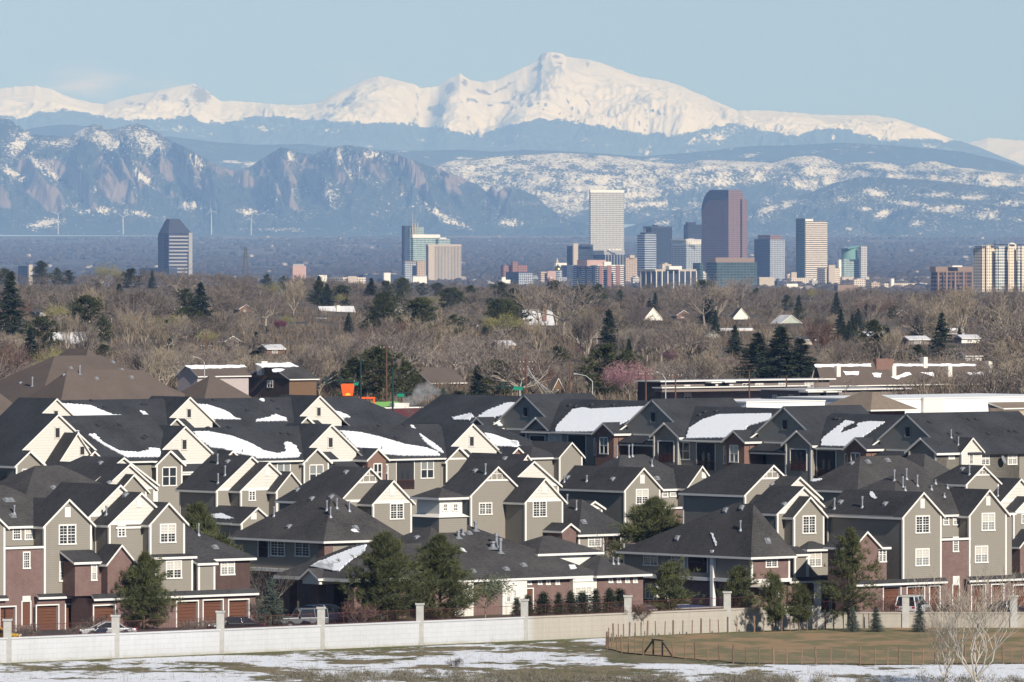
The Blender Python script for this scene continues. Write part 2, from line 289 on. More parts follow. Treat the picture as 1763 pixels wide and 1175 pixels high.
# --- tilted rock slabs, left front
fl_crest = curve([(-220, 230), (-100, 190), (-40, 196), (0, 203), (14, 205), (30, 215), (45, 224), (62, 232), (90, 234), (118, 237), (132, 228), (148, 218), (160, 214), (172, 216), (190, 223), (208, 219), (235, 212), (250, 217), (270, 228), (295, 242), (320, 254), (345, 268), (370, 284), (400, 294), (420, 293), (440, 281), (465, 265), (485, 253), (498, 257), (515, 263), (540, 266), (560, 256), (582, 252), (605, 250), (625, 254), (645, 260), (680, 264), (712, 276), (740, 286), (770, 296), (800, 308), (828, 322), (838, 331), (846, 319), (856, 331), (866, 325), (880, 321), (900, 328), (918, 336), (932, 346), (950, 362), (985, 380), (1040, 395), (1110, 404), (1200, 410)])
fl_sn = blobs([(30, 250, 16, 26, 35, .62), (60, 280, 30, 8, 35, .62), (25, 300, 30, 7, 30, .6), (60, 318, 20, 8, 40, .5), (95, 300, 10, 26, -40, .7), (100, 245, 40, 8, 0, .55), (140, 228, 14, 12, -30, .8), (185, 240, 40, 16, 20, .62), (250, 240, 40, 16, 30, .66), (265, 268, 22, 10, 30, .75), (245, 305, 30, 6, 38, .95), (338, 283, 18, 9, 50, .85), (330, 275, 10, 10, 0, .7), (110, 355, 26, 7, 0, .6), (170, 362, 34, 6, 0, .55), (80, 385, 28, 7, -10, .8), (240, 368, 30, 6, 10, .6), (330, 354, 26, 7, 0, .6), (425, 365, 18, 6, 10, .6), (500, 270, 16, 10, 0, .6), (580, 270, 26, 16, 0, .7), (610, 290, 18, 18, 0, .62), (640, 268, 26, 8, 10, .55), (760, 372, 26, 7, 35, .75), (790, 385, 26, 5, 25, .6), (560, 330, 18, 18, 0, .5), (470, 395, 60, 3, 0, .4), (875, 385, 26, 6, 0, .55), (985, 372, 22, 7, 10, .55), (940, 350, 6, 6, 0, .2)])
def fl_slab(PX, ys):                                      # leaning slabs: long tapering fins on a diagonal
    q = (PX - (ys - 300) * .75); n = fbm(q / 26.0, ys / 120.0, 3, 61); m = np.clip((vnoise(q / 15.0, ys / 90.0, 66) - .40) * 3, 0, 1)
    zone = sstep(258, 285, ys + (PX < 420) * -6) * (1 - sstep(345, 372, ys - 8 * np.sin(PX / 60.0)))
    return m * zone * np.clip(n * 1.9, 0, 1)
def fl_pre(PX, T, z, Dd):
    ys = YH - (z - CZ) * F / Dd
    return z + fl_slab(PX, ys) * 190 * np.sin(np.pi * np.clip(T, 0, 1)) ** .6
mountain('rocky_foothills', fl_crest, 46000, 44000, lambda x: np.interp(x, [0, 1200], [405, 411]), mountain_mat('rocky_hill', (.024, .034, .03), (.155, .125, .115), SNOW, .06, .46, .68, 3.2),
         lambda PX, ys, T, s, g: fl_sn(PX, ys) * (.62 + .9 * fbm(PX / 6, ys / 5, 3, 85)) + .42 * (fbm(PX / 26, ys / 14, 3, 87) - .2) * (1 - .5 * sstep(370, 400, ys)) - fl_slab(PX, ys) * .45,
         lambda PX, ys, T, s, g: fl_slab(PX, ys) * .95 + .32 * sstep(225, 250, ys) * (1 - sstep(330, 350, ys)), 330, 520, p=.78, rows=200, x1=1200, seed=43, pre=fl_pre, spur=.4)
# ================================================================ ground
WALL_V = uv(P(376, 1085.6, F * 31.5 / (1085.6 - 440)))[1]        # the retaining wall runs along the street direction
WX = 27.0                                                    # ... and turns square to the view here
def wall_y(x):
    # plan line of the retaining wall
    f = lambda q: (WALL_V + q * ST) / CT
    return f(x) if x < WX else f(WX)
def gz_far(Y):
    return np.interp(Y, [0, 900, 1100, 1500, 2000, 2500, 3000, 4000, 4600, 6500, 9000, 15000, 18000, 22000, 28000, 36000, 39500, 41200, 60000],
                     [0, 0, 3, 6, 8.5, 9.5, 9.5, 8, 6, -24, -28, -26, -24, -8, 32, 98, 132, 138, 120])
def ghill(X, Y):
    # the wooded rise is higher on the left
    px = np.clip(CX + np.asarray(X) * F / np.maximum(np.asarray(Y), 1), -300, 2100)
    return np.interp(Y, [0, 1500, 2600, 4600, 6500], [0, 0, 6, 9, 0]) * np.interp(px, [-300, 0, 350, 700, 1200, 1763, 2100], [1.1, 1.0, .75, .2, 0, -.35, -.4])
def gnd(X, Y): return float(gz_far(Y) + ghill(X, Y))
def gzl(x): return -.7 * float(np.clip((x - 14) / 12, 0, 1))
xs = sorted(set([-12000, -6000, -3000, -1500, -800, -600, -480, -400, -320, -260, -200, -160, -120] + [float(x) for x in np.arange(-90, 91, 3)] + [WX, 120, 160, 200, 260, 320, 400, 480, 600, 800, 1500, 3000, 6000, 12000]))
back = [8, 16, 30, 60, 120, 200, 300, 450, 650, 900, 1200, 1600, 2000, 2500, 3000, 3400, 3800, 4400, 5200, 6200, 8000, 10000, 12500, 15000, 17500, 20000, 23000, 26000, 29000, 32000, 35000, 37500, 39000, 40200, 41500, 44000]
V = []; nx = len(xs)
for x in xs:
    xc = max(-90, min(90, x)); wy = wall_y(xc)
    col = [(x, -300, -4.5), (x, 450, -3), (x, 560, -2.4), (x, wy - .05, -2.2), (x, wy + .05, gzl(x))]
    for b in back: y = wy + b; col.append((x, y, gnd(x, y) + (gzl(x) if b < 60 else 0)))
    V.append(col)
ny = len(V[0]); V = np.array(V, float); FQ = []
for i in range(nx - 1):
    for j in range(ny - 1): FQ.append((i * ny + j, (i + 1) * ny + j, (i + 1) * ny + j + 1, i * ny + j + 1))
t = NT('ground_soil'); p = t.pos(); X, Y, Z = t.xyz(p)
near = t.mix(t.ramp(t.noise(.35, 6, .65), .35, .7), (.10, .085, .06), (.06, .075, .035))
n1 = t.noise(.02, 6, .7); n2 = t.noise(.004, 5, .6)
far = t.mix(t.ramp(n1, .35, .68), (.085, .07, .055), (.17, .14, .11))
plain = t.mix(t.ramp(t.noise(1.0, 6, .65, t.scale(p, (.0016, .0004, .001))), .35, .7), (.05, .052, .045), (.15, .125, .095))
# wind-blown snow along the edge of the high plain
sn = t.math('MULTIPLY', t.ramp(Y, 39600, 40300), t.ramp(t.noise(1.0, 5, .65, t.scale(p, (.0012, .004, .001))), .52, .70))
plain = t.mix(sn, plain, (.8, .8, .82))
c = t.mix(t.ramp(Y, 900, 1300), near, far); c = t.mix(t.ramp(Y, 9000, 20000), c, plain)
gm = t.out(c, .95, .1)
gr = npmesh('ground', V.reshape(-1, 3), FQ, gm, smooth=False); gr['kind'] = 'structure'
# ================================================================ city centre
def facade(name, wall, glass, ch, cv, fh, fv, wall2=None, rough=.25, bandonly=False, var=.1):
    """window pattern of a far tower: columns of ch metres, floors of cv metres"""
    t = NT(name); x, y, z = t.xyz(t.obj())
    h = t.math('FRACT', t.math('DIVIDE', t.math('ADD', x, y), ch)); v = t.math('FRACT', t.math('DIVIDE', z, cv))
    mv = t.math('LESS_THAN', v, fv); m = mv if bandonly else t.math('MULTIPLY', mv, t.math('LESS_THAN', h, fh))
    top = t.math('LESS_THAN', t.math('ABSOLUTE', t.xyz(t.n('ShaderNodeNewGeometry').outputs['Normal'])[2]), .5); m = t.math('MULTIPLY', m, top)
    cell = t.n('ShaderNodeTexWhiteNoise', _noise_dimensions='2D'); t.put(cell.inputs['Vector'], t.comb(t.math('FLOOR', t.math('DIVIDE', t.math('ADD', x, y), ch)), t.math('FLOOR', t.math('DIVIDE', z, cv)), 0))
    g = t.mix(cell.outputs[0], sc(glass, .6), sc(glass, 1.5)); wl = t.mix(t.noise(.05, 4), sc(wall, 1 - var), sc(wall, 1 + var))
    c = t.mix(m, wl, g); t.out(c, .5, .4); t.put(t.b.inputs['Roughness'], t.math('MULTIPLY_ADD', m, rough - .8, .8)); return t.mat
DKBLUE = (.02, .03, .05)
fm = dict(
    white_grid=facade('white_grid_facade', (.45, .45, .45), (.09, .09, .10), 4.0, 4.2, .52, .55),
    pink=facade('pink_granite_facade', (.225, .15, .155), (.035, .03, .04), 3.4, 4.0, .5, .55),
    navy=facade('navy_glass_facade', (.045, .055, .085), (.02, .03, .06), 3.5, 4.0, .7, .6),
    dark=facade('dark_glass_facade', (.04, .05, .07), (.015, .02, .035), 5, 4.2, .8, .6),
    teal=facade('teal_glass_facade', (.36, .42, .42), (.08, .16, .17), 3.5, 4.0, .72, .66),
    tan_ribs=facade('tan_ribbed_facade', (.43, .375, .325), (.10, .10, .10), 3.6, 60, .45, 1.1),
    stripe=facade('white_striped_facade', (.66, .58, .50), (.10, .10, .10), 5, 4.0, .9, .46, bandonly=True),
    bluegrey=facade('blue_grey_facade', (.36, .39, .43), (.06, .08, .12), 4.2, 4.0, .58, .6),
    band=facade('silver_banded_facade', (.40, .43, .48), (.05, .07, .11), 5, 4.4, .9, .55, bandonly=True),
    tan=facade('tan_facade', (.46, .36, .28), (.10, .09, .09), 4, 3.6, .6, .5),
    beige=facade('beige_facade', (.58, .50, .42), (.12, .11, .1), 4.5, 3.4, .5, .5),
    brick=facade('red_brick_facade', (.26, .135, .11), (.07, .05, .05), 4, 3.5, .5, .5),
    balcony=facade('balcony_facade', (.66, .63, .60), (.05, .05, .06), 5, 3.1, 1.1, .5, bandonly=True),
    brown=facade('brown_facade', (.16, .10, .08), (.03, .03, .035), 12, 4.3, .86, .62),
    green=facade('green_glass_facade', (.07, .10, .095), (.03, .05, .05), 7, 4.2, .85, .6),
    condo=facade('cream_condo_facade', (.70, .60, .48), (.09, .085, .085), 3.4, 3.2, .42, .5),
    condoglass=facade('condo_glass_facade', (.62, .60, .56), (.13, .17, .20), 3.0, 3.2, .75, .62))
pm = dict(white=M('painted_white', (.68, .66, .62)), tan=M('tan_stone', (.43, .37, .31)), dark=M('dark_cladding', (.035, .04, .055), .4), brown=M('brown_stone', (.24, .17, .13)), red=M('red_brick_far', (.25, .13, .11)),
          gold=M('gold_leaf', (.75, .46, .12), .25, metal=1.0), greenroof=M('green_glass_drum', (.16, .3, .28), .2), navy=M('navy_cladding', (.05, .06, .09), .35), grey=M('grey_cladding', (.3, .3, .32)), pink=M('pink_stone', (.42, .28, .25)), steel=M('steel', (.4, .4, .42), .4, metal=.6))
def solve(Kx, Ky, px, a):                                    # distance along direction a from (Kx,Ky) to the ray of column px
    k = (px - CX) / F; return (k * Ky - Kx) / (a.x - a.y * k)
class City:
    def __init__(s, name, label, xk, D, cat='tower', zb=None, group=None):
        s.D = D; s.zb = float(gz_far(D)) - 2 if zb is None else zb
        k = P(xk, YH, D); s.K = Vector((k.x, k.y, s.zb)); s.root = empty(name, s.K, TH, label, cat, group)
    def local(s, p): d = p - s.K; u, v = uv(d); return (u, v, d.z)
    def ext(s, xl, xk, xr, du=0.0, dv=0.0):
        k = P(xk, YH, s.D); L = solve(k.x, k.y, xl, VA); w_ = solve(k.x, k.y, xr, UA); u, v, _ = s.local(k); return u + du, v + dv, max(w_, 1), max(L, 1)
    def z(s, y): return CZ - (y - YH) * s.D / F - s.zb
    def box(s, part, xl, xk, xr, yt, yb, mat, du=0.0, dv=0.0, inset=0.0):
        u, v, w_, L = s.ext(xl, xk, xr, du, dv); zb = -1 if yb is None else s.z(yb)
        return MB().box(u + inset, v + inset, zb, u + w_ - inset, v + L - inset, s.z(yt)).build(part, mat, s.root)
    def poly(s, part, xl, xk, xr, prof, mat, axis='u', dv=0.0, du=0.0):
        """prism of a side profile; prof = [(fraction, ypix)] across the right (u) or left (v) face"""
        u, v, w_, L = s.ext(xl, xk, xr, du, dv); m = MB(); n = len(prof)
        if axis == 'u': a = [(u + f * w_, v, s.z(y)) for f, y in prof]; b = [(u + f * w_, v + L, s.z(y)) for f, y in prof]
        else: a = [(u, v + f * L, s.z(y)) for f, y in prof]; b = [(u + w_, v + f * L, s.z(y)) for f, y in prof]
        fs = [(i, (i + 1) % n, n + (i + 1) % n, n + i) for i in range(n)]
        m.add(a + b, fs + [tuple(range(n - 1, -1, -1)), tuple(range(n, 2 * n))]); o = m.build(part, mat, s.root)
        bm = bmesh.new(); bm.from_mesh(o.data); bmesh.ops.recalc_face_normals(bm, faces=bm.faces); bm.to_mesh(o.data); bm.free(); return o
# dark blue tower with chamfered top, alone on the left
c = City('office_tower', 'lone dark blue tower with white bands and a sloping faceted top', 290, 12500)
c.box('tower_body', 273, 290, 330, 402, None, fm['navy'])
m = MB(); u, v, w_, L = c.ext(273, 290, 330); z0, z1 = c.z(402), c.z(377); i = 11
m.add([(u, v, z0), (u + w_, v, z0), (u + w_, v + L, z0), (u, v + L, z0), (u + w_ * .2, v + L * .35, z1), (u + w_ * .62, v + L * .35, z1), (u + w_ * .62, v + L * .7, z1), (u + w_ * .2, v + L * .7, z1)], [(0, 1, 5, 4), (1, 2, 6, 5), (2, 3, 7, 6), (3, 0, 4, 7), (4, 5, 6, 7)]).build('sloped_roof', pm['navy'], c.root)
for k in range(11):
    zz = z0 - 4 - k * 5.9; MB().box(u + 1, v - .9, zz - 2.6, u + w_ * (.84 if k < 5 else .8), v, zz).build('spandrel_band', pm['grey'], c.root)
MB().box(u + w_ * .86, v - 1.0, 0, u + w_ + .8, v + 5, z0 + 1).build('corner_shaft', pm['grey'], c.root)
MB().box(u - .8, v + L * .5, 0, u + 4, v + L + .6, z0 - 2).build('corner_shaft', pm['navy'], c.root)
c.box('podium', 236, 286, 300, 462, None, pm['navy'], dv=-8)
# glass tower group
c = City('glass_tower', 'slim dark glass tower with a tall spire and tan fins on top', 706, 15500)
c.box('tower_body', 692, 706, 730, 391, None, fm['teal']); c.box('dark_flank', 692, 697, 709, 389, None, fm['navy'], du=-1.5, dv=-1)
for x in (707.5, 712, 716.5): c.box('tan_fin', x - 1, x, x + 1.4, 384 if x > 708 else 387, 408, pm['tan'], dv=-4)
u, v, w_, L = c.ext(710, 712, 714); MB().tube([(u, v + 3, c.z(392)), (u, v + 3, c.z(375)), (u, v + 3, c.z(363))], [1.2, .7, .25]).build('spire', pm['steel'], c.root)
c = City('glass_tower', 'pale green glass block with a white roof rim before the spire tower', 711, 15000)
c.box('tower_body', 707, 711, 757, 409, None, fm['teal']); c.box('white_crown', 706, 710.5, 758, 404, 410, pm['white'], du=-1, dv=-1); c.box('side_wing', 751, 756, 776, 412, None, fm['teal'], dv=2); c.box('wing_crown', 756, 759, 770, 409.5, 412, pm['white'], dv=3)
c = City('ribbed_tower', 'broad tan tower with fine upright ribs', 737, 14500); c.box('tower_body', 733, 737, 794, 421.5, None, fm['tan_ribs']); c.box('cornice', 733, 737, 794.5, 421, 424.5, pm['tan'], du=-.5, dv=-.5); c.box('plain_corner', 735, 737, 747, 424, None, pm['tan'], dv=-1.2)
c = City('hotel_block', 'short block with a blue glass front and a tan gridded end below the glass towers', 697, 14000, 'building'); c.box('glass_part', 695, 697, 717, 452, None, fm['bluegrey']); c.box('tan_part', 715, 716.5, 731, 450, None, fm['tan'], dv=-3); c.box('roof_slab', 694, 697, 732, 449.5, 451.8, pm['brown'], du=-1, dv=-1)
c = City('low_block', 'plain white low block at the foot of the tan ribbed tower', 711, 13000, 'building'); c.box('wall', 709, 711, 735, 476, None, pm['white']); c.box('roof_slab', 708.5, 711, 735.5, 475, 476.2, pm['grey'], du=-.5, dv=-.5)
# white gridded tower, highest on the middle
c = City('white_tower', 'tall white tower with a regular grid of small dark windows', 1016.5, 16000)
c.box('tower_body', 1014.5, 1016.5, 1074.5, 329, None, fm['white_grid']); c.box('parapet', 1014.3, 1016.3, 1075, 327, 331.5, pm['white'], du=-.4, dv=-.4)
for x in (1036, 1040, 1059): MB().tube([(u_ := c.ext(x, x, x + 1)[0], 12, c.z(328)), (u_, 12, c.z(322))], [.5, .3]).build('roof_mast', pm['steel'], c.root)
c = City('dark_block', 'dark ribbed block with a grey top band under the white gridded tower', 1040, 15000, 'building'); c.box('wall', 1020, 1040, 1075, 434, None, fm['dark']); c.box('grey_band', 1019, 1040, 1075.5, 431.5, 439, pm['grey'], du=-1, dv=-1)
for k in range(7):
    x = 1041 + k * 5; c.box('rib', x - .3, x, x + 1.1, 438.8, None, pm['grey'], dv=-2)
for x, wd in ((1047, 4), (1054, 3), (1059, 6), (1066, 3)): c.box('roof_letter', x - .2, x, x + wd, 429, 431.4, pm['white'], dv=-1)
c = City('dark_block', 'dark glass block with a tan stair shaft beside the white gridded tower', 990, 14800, 'building'); c.box('wall', 976, 990, 1021, 424, None, fm['dark']); c.box('stair_shaft', 983, 985, 993, 419.5, None, pm['tan'], dv=-4); c.box('low_wing', 998, 1001, 1021, 421, 425, pm['navy'])
c = City('balcony_tower', 'wide white and brick apartment slab with stacked balconies and a pink penthouse', 1029, 11500)
c.box('wall', 986, 1029, 1074, 458, None, fm['balcony'])
for x0, x1 in ((1030, 1036), (1044, 1051), (1059, 1066)): c.box('brick_shaft', x0 - .2, x0, x1, 457.4, None, pm['red'], dv=-2.5)
for x0, x1 in ((994, 1000), (1008, 1013), (1020, 1025)): 
    u0, v0, w0, L0 = c.ext(x0, x1, x1 + 1); MB().box(-1.5, v0 and c.ext(x1, 1029, 1030)[3], -1, 0, c.ext(x0, 1029, 1030)[3], c.z(458)).build('dark_shaft', pm['navy'], c.root)
c.box('penthouse', 993, 1010, 1043, 448, 459, pm['pink'], dv=6, du=6); c.box('lift_house', 1041, 1044, 1056, 451, 459, pm['white'], dv=5); c.box('roof_slab', 985, 1029, 1075, 456.6, 458.6, pm['white'], du=-1, dv=-1)
c = City('tan_tower', 'narrow tan tower with pale floor bands beside the dark ribbed block', 1077, 14000); c.box('tower_body', 1075, 1077, 1097, 444, None, fm['tan']); c.box('penthouse', 1084, 1087, 1095, 439.5, 445, pm['tan'], dv=4)
c = City('glass_tower', 'silver banded glass tower with a round shoulder left of the slate tower', 1110, 14800); c.box('tower_body', 1097, 1110, 1130, 404, None, fm['band']); c.box('penthouse', 1102, 1112, 1126, 400.5, 405, pm['navy'], dv=3, du=3); u, v, w_, L = c.ext(1109, 1112, 1113); MB().tube([(5, 5, c.z(401)), (5, 5, c.z(393))], [.8, .4]).build('roof_mast', pm['steel'], c.root)
c = City('dark_tower', 'slate dark glass tower with a flat roof behind the silver banded tower', 1121, 15800); c.box('tower_body', 1108, 1121, 1157, 391.5, None, fm['dark']); c.box('roof_slab', 1107.5, 1121, 1157.5, 390, 393.5, pm['navy'], du=-.8, dv=-.8); c.box('lift_house', 1126, 1129, 1136, 387.5, 391, pm['dark'], dv=6)
c = City('grid_tower', 'blue grey tower with a white colonnade crown', 1181, 14600); c.box('tower_body', 1156, 1181, 1207, 422, None, fm['bluegrey']); c.box('crown', 1156, 1181, 1207, 414, 421, pm['white'], du=.8, dv=.8)
for k in range(9):
    x = 1182 + k * 2.8; c.box('crown_pillar', x - .2, x, x + .9, 414, 422, pm['white'], dv=-.6)
c.box('roof_slab', 1155.6, 1181, 1207.4, 412.6, 414.4, pm['white'], du=-.8, dv=-.8); c.box('lift_house', 1183, 1188, 1198, 410.5, 413, pm['grey'], dv=5)
c = City('dark_tower', 'short black tower top with roof masts left of the curved pink tower', 1184, 17000); c.box('tower_body', 1177, 1184, 1210, 387, None, fm['dark']); c.box('penthouse', 1182, 1187, 1200, 383, 388, pm['dark'], dv=4); MB().tube([(22, 12, c.z(384)), (22, 12, c.z(378))], [.8, .4]).build('roof_mast', pm['steel'], c.root)
# curved "register" tower
c = City('curved_tower', 'tallest pink granite tower with a rounded roof edge', 1254, 15200)
prof = [(0, 500), (0, 327.5), (.62, 327), (.72, 328.5), (.82, 333), (.9, 340), (.96, 348), (1, 357), (1, 500)]
c.poly('tower_body', 1208, 1254, 1276, prof, fm['pink'], 'v')
c.box('rear_block', 1266, 1274, 1292, 333.5, None, fm['pink'], dv=20); c.box('rear_step', 1284, 1290, 1298.5, 343.5, None, fm['pink'], dv=21)
u, v, w_, L = c.ext(1208, 1254, 1276); MB().add([(-.5, L * f, c.z(y)) for f, y in prof[1:8]] + [(-.5, L * f, c.z(y + 16)) for f, y in prof[1:8]], [(i, i + 1, i + 8, i + 7) for i in range(6)]).build('glazed_crown', pm['navy'], c.root)
c = City('green_block', 'dark green glass block with a broad brown top storey', 1234, 11800, 'building'); c.box('wall', 1216, 1234, 1303, 452, None, fm['green']); c.box('brown_top', 1222, 1232, 1299, 443.8, 452, pm['brown'], du=1, dv=1); c.box('side_wing', 1200, 1212, 1218, 453, None, fm['green'], dv=10)
c = City('navy_tower', 'navy tower with a paler gridded side to the right of the curved tower', 1324.5, 15000); c.box('tower_body', 1298.5, 1324.5, 1350, 412, None, fm['navy']); c.box('pale_side', 1324.6, 1325.5, 1350.5, 413, None, fm['bluegrey'], dv=-1.2); c.box('crown', 1305, 1326, 1345, 405, 413, fm['pink'], dv=1, du=1)  # paler gridded facing over the right side
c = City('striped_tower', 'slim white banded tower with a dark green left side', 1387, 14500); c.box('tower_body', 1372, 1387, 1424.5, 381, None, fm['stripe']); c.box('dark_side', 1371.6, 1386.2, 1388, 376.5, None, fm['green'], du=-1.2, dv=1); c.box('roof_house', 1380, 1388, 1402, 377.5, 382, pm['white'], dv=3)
c = City('beige_block', 'beige mid-rise block with a stepped roof below the green glass drum tower', 1420, 12800, 'building'); c.box('wall', 1407, 1420, 1446, 462, None, fm['beige']); c.box('stair_shaft', 1423, 1425, 1436, 456.5, None, pm['tan'], dv=-3)
c = City('drum_tower', 'pale tower with a green glass drum and white frame', 1462, 14200); c.box('tower_body', 1446, 1453, 1492, 446, None, fm['teal']); c.box('left_frame', 1443, 1445.5, 1450, 447.5, None, pm['white'], dv=2); c.box('white_frame', 1478, 1481, 1491.5, 424, None, fm['white_grid'], dv=-2)
u, v, w_, L = c.ext(1455, 1460, 1482); MB().tube([(u + 17, v + 15, c.z(447)), (u + 17, v + 15, c.z(427))], 15.5, 20).build('glass_drum', pm['greenroof'], c.root); MB().bar((u - 2, v + 8, c.z(428.5)), (u + 36, v + 8, c.z(423.5)), 22, 1.4).build('roof_slab', pm['greenroof'], c.root); c.box('podium', 1440, 1448, 1494, 477, None, fm['beige'], dv=-4)
c = City('column_block', 'wide low office block of dark glass behind slim white columns', 1128, 10800, 'building'); c.box('wall', 1101, 1128, 1197.5, 467, None, pm['dark']); c.box('roof_slab', 1100, 1128, 1199, 464, 467.6, pm['tan'], du=-1.5, dv=-1.5); c.box('roof_house', 1150, 1156, 1178, 458.5, 464.5, pm['white'], dv=5)
for k in range(8):
    x = 1128.5 + k * 9.85; c.box('column', x - .6, x, x + 1.3, 467, None, pm['white'], dv=-1.6)
for k in range(3):
    x = 1103 + k * 9.0; L = c.ext(x, 1128, 1130)[3]; MB().box(-1.4, L - 1.5, -1, 0, L, c.z(467)).build('column', pm['tan'], c.root)
c = City('brown_block', 'brown office block with tall piers and recessed floors', 1612, 8600, 'building'); c.box('wall', 1603, 1612, 1675, 468, None, fm['brown']); c.box('top_storey', 1600.5, 1611, 1676, 459.5, 468.6, pm['brown'], du=-1.2, dv=-1.2)
for k in range(5):
    x = 1613 + k * 14.6; c.box('pier', x - .5, x, x + 2.6, 468, None, pm['brown'], dv=-1.4)
c.box('roof_house', 1640, 1645, 1662, 457.5, 460, pm['white'], dv=5)
c = City('condominium_tower', 'broad cream condominium tower with dark rooftop pergolas at the right edge', 1690, 8200)
c.box('tower_body', 1675, 1690, 1800, 427, None, fm['condo'])
for x0, x1, yt, mm in ((1690, 1694, 423, 'condo'), (1697, 1711, 422, 'condo'), (1713, 1716, 428, 'condoglass'), (1718, 1733, 425, 'condoglass'), (1735, 1749, 421, 'condo'), (1751, 1756, 425, 'condoglass'), (1758, 1800, 424, 'condo')): c.box('bay', x0 - .5, x0, x1, yt, None, fm[mm], dv=-1.2)
c.box('glass_band', 1713.5, 1714.5, 1736, 452, None, fm['condoglass'], dv=-1.0)
c.box('pergola', 1678, 1690, 1700, 424.5, 426, pm['dark'], dv=-2.5, du=-2); c.box('pergola', 1706, 1709, 1760, 420.5, 422, pm['dark'], dv=-1.8); u, v, w_, L = c.ext(1734, 1736, 1748); MB().tube([(u + 4.5, v - .5, c.z(421)), (u + 4.5, v - .5, c.z(419)), (u + 4.5, v - .5, c.z(418))], [4.5, 3.2, .5], 14).build('rooftop_dome', pm['white'], c.root)
# gold-domed hall
c = City('domed_hall', 'small domed hall with a gold cap and a bluish drum', 958, 13800, 'building'); c.box('wall', 953, 958, 976, 478, None, fm['bluegrey'])
MB().tube([(11, 9, c.z(479)), (11, 9, c.z(466))], 8, 16).build('drum', fm['bluegrey'], c.root); MB().lathe([(8, 0), (7.4, 3), (5.6, 6), (3, 8.3), (1, 9.3), (.6, 12)], (11, 9, c.z(466)), 16).build('gold_dome', pm['gold'], c.root, True)
c = City('clock_tower', 'slim tan tower with a pointed cap behind the gold dome', 959, 15800); c.box('shaft', 957.5, 959, 962, 452, None, pm['tan']); MB().lathe([(3.4, 0), (2.2, 4), (.4, 10)], (2.2, 2.2, c.z(452.5)), 8).build('cap', pm['tan'], c.root); c.box('side_block', 951, 954, 974, 453, None, pm['white'], dv=-6)
# other blocks near the centre
BL = [('brick_block', 'red brick block with a raised middle left of the pink block', 874, 13200, [('wall', 862, 867, 908, 457, fm['brick'], 0), ('raised_bay', 878, 881, 890, 451, fm['brick'], -3)]),
      ('dark_block', 'dark gridded apartment block under the red brick block', 884, 12400, [('wall', 872, 893, 918, 471, fm['bluegrey'], 0), ('roof_slab', 871, 893, 918, 468.8, pm['navy'], .5)]),
      ('white_block', 'small white stepped block left of the dark gridded apartments', 864, 12000, [('wall', 859, 864, 879, 482, pm['white'], 0), ('lift_house', 864, 866, 872, 477.5, pm['white'], 2)]),
      ('pink_block', 'plain pink block between the red brick block and the gold dome', 930, 13000, [('wall', 927, 931, 956, 468, fm['tan'], 0), ('pink_end', 940, 941.5, 956, 467, pm['pink'], -2)]),
      ('slate_block', 'slate blue block behind the gold dome hall', 975, 14400, [('wall', 966, 976, 992, 458, fm['navy'], 0), ('roof_slab', 966, 976, 992, 457, pm['navy'], .3)]),
      ('pink_block', 'lone pink block with a green top left of the far glass towers', 504, 11000, [('wall', 502, 504, 527, 458, pm['pink'], 0), ('green_top', 504, 506, 525, 454.8, pm['grey'], 2)]),
      ('blue_block', 'faint blue grey block with a pale end at the far left', 33, 12500, [('wall', 31, 47, 50, 458, fm['navy'], 0), ('pale_end', 47, 48.5, 55, 456, pm['tan'], -2)]),
      ('white_block', 'long low cream block with a stepped front right of the pink block', 575, 10500, [('wall', 560, 590, 630, 478, fm['beige'], 0), ('stair_shaft', 549, 551, 566, 474, pm['white'], 4), ('tan_end', 596, 597, 612, 476, pm['tan'], -3)]),
      ('low_block', 'long dark flat roofed block left of the glass towers', 620, 12200, [('wall', 617, 625, 694, 473.5, pm['navy'], 0), ('roof_house', 662, 664, 675, 470, pm['white'], 4)]),
      ('brick_block', 'long low red roofed block under the green drum tower', 1436, 9500, [('wall', 1436, 1442, 1476, 493, pm['red'], 0), ('roof_slab', 1435, 1442, 1477, 491, pm['brown'], -.5)]),
      ('beige_block', 'beige flat roofed block with a roof house right of the navy tower', 1352, 11500, [('wall', 1346, 1356, 1388, 494, pm['tan'], 0), ('roof_house', 1352, 1357, 1376, 489, pm['white'], 3)]),
      ('white_block', 'white penthouse block between the navy tower and the striped tower', 1362, 13500, [('wall', 1355, 1362, 1400, 479, fm['beige'], 0), ('roof_house', 1361, 1364, 1373, 469, pm['tan'], 2)]),
      ('tan_block', 'tan low block at the foot of the navy tower', 1306, 12000, [('wall', 1300, 1307, 1332, 479, pm['pink'], 0), ('roof_slab', 1299, 1307, 1333, 477.6, pm['tan'], -.5)]),
      ('white_block', 'white blocks row with a small tower right of the green drum tower', 1520, 12500, [('wall', 1508, 1522, 1600, 488, fm['beige'], 0), ('roof_house', 1533, 1536, 1541, 480, pm['white'], 2)]),
      ('white_block', 'low white hall beside the brown office block', 1568, 15500, [('wall', 1560, 1572, 1600, 478, pm['white'], 0), ('roof_slab', 1559, 1572, 1601, 477, pm['grey'], -.4)])]
for nm, lb, x, D, bx in BL:
    c = City(nm, lb, x, D, 'building')
    for part, xl, xk, xr, yt, mt, dv in bx: c.box(part, xl, xk, xr, yt, None, mt, dv=dv)
rb_ = random.Random(21)
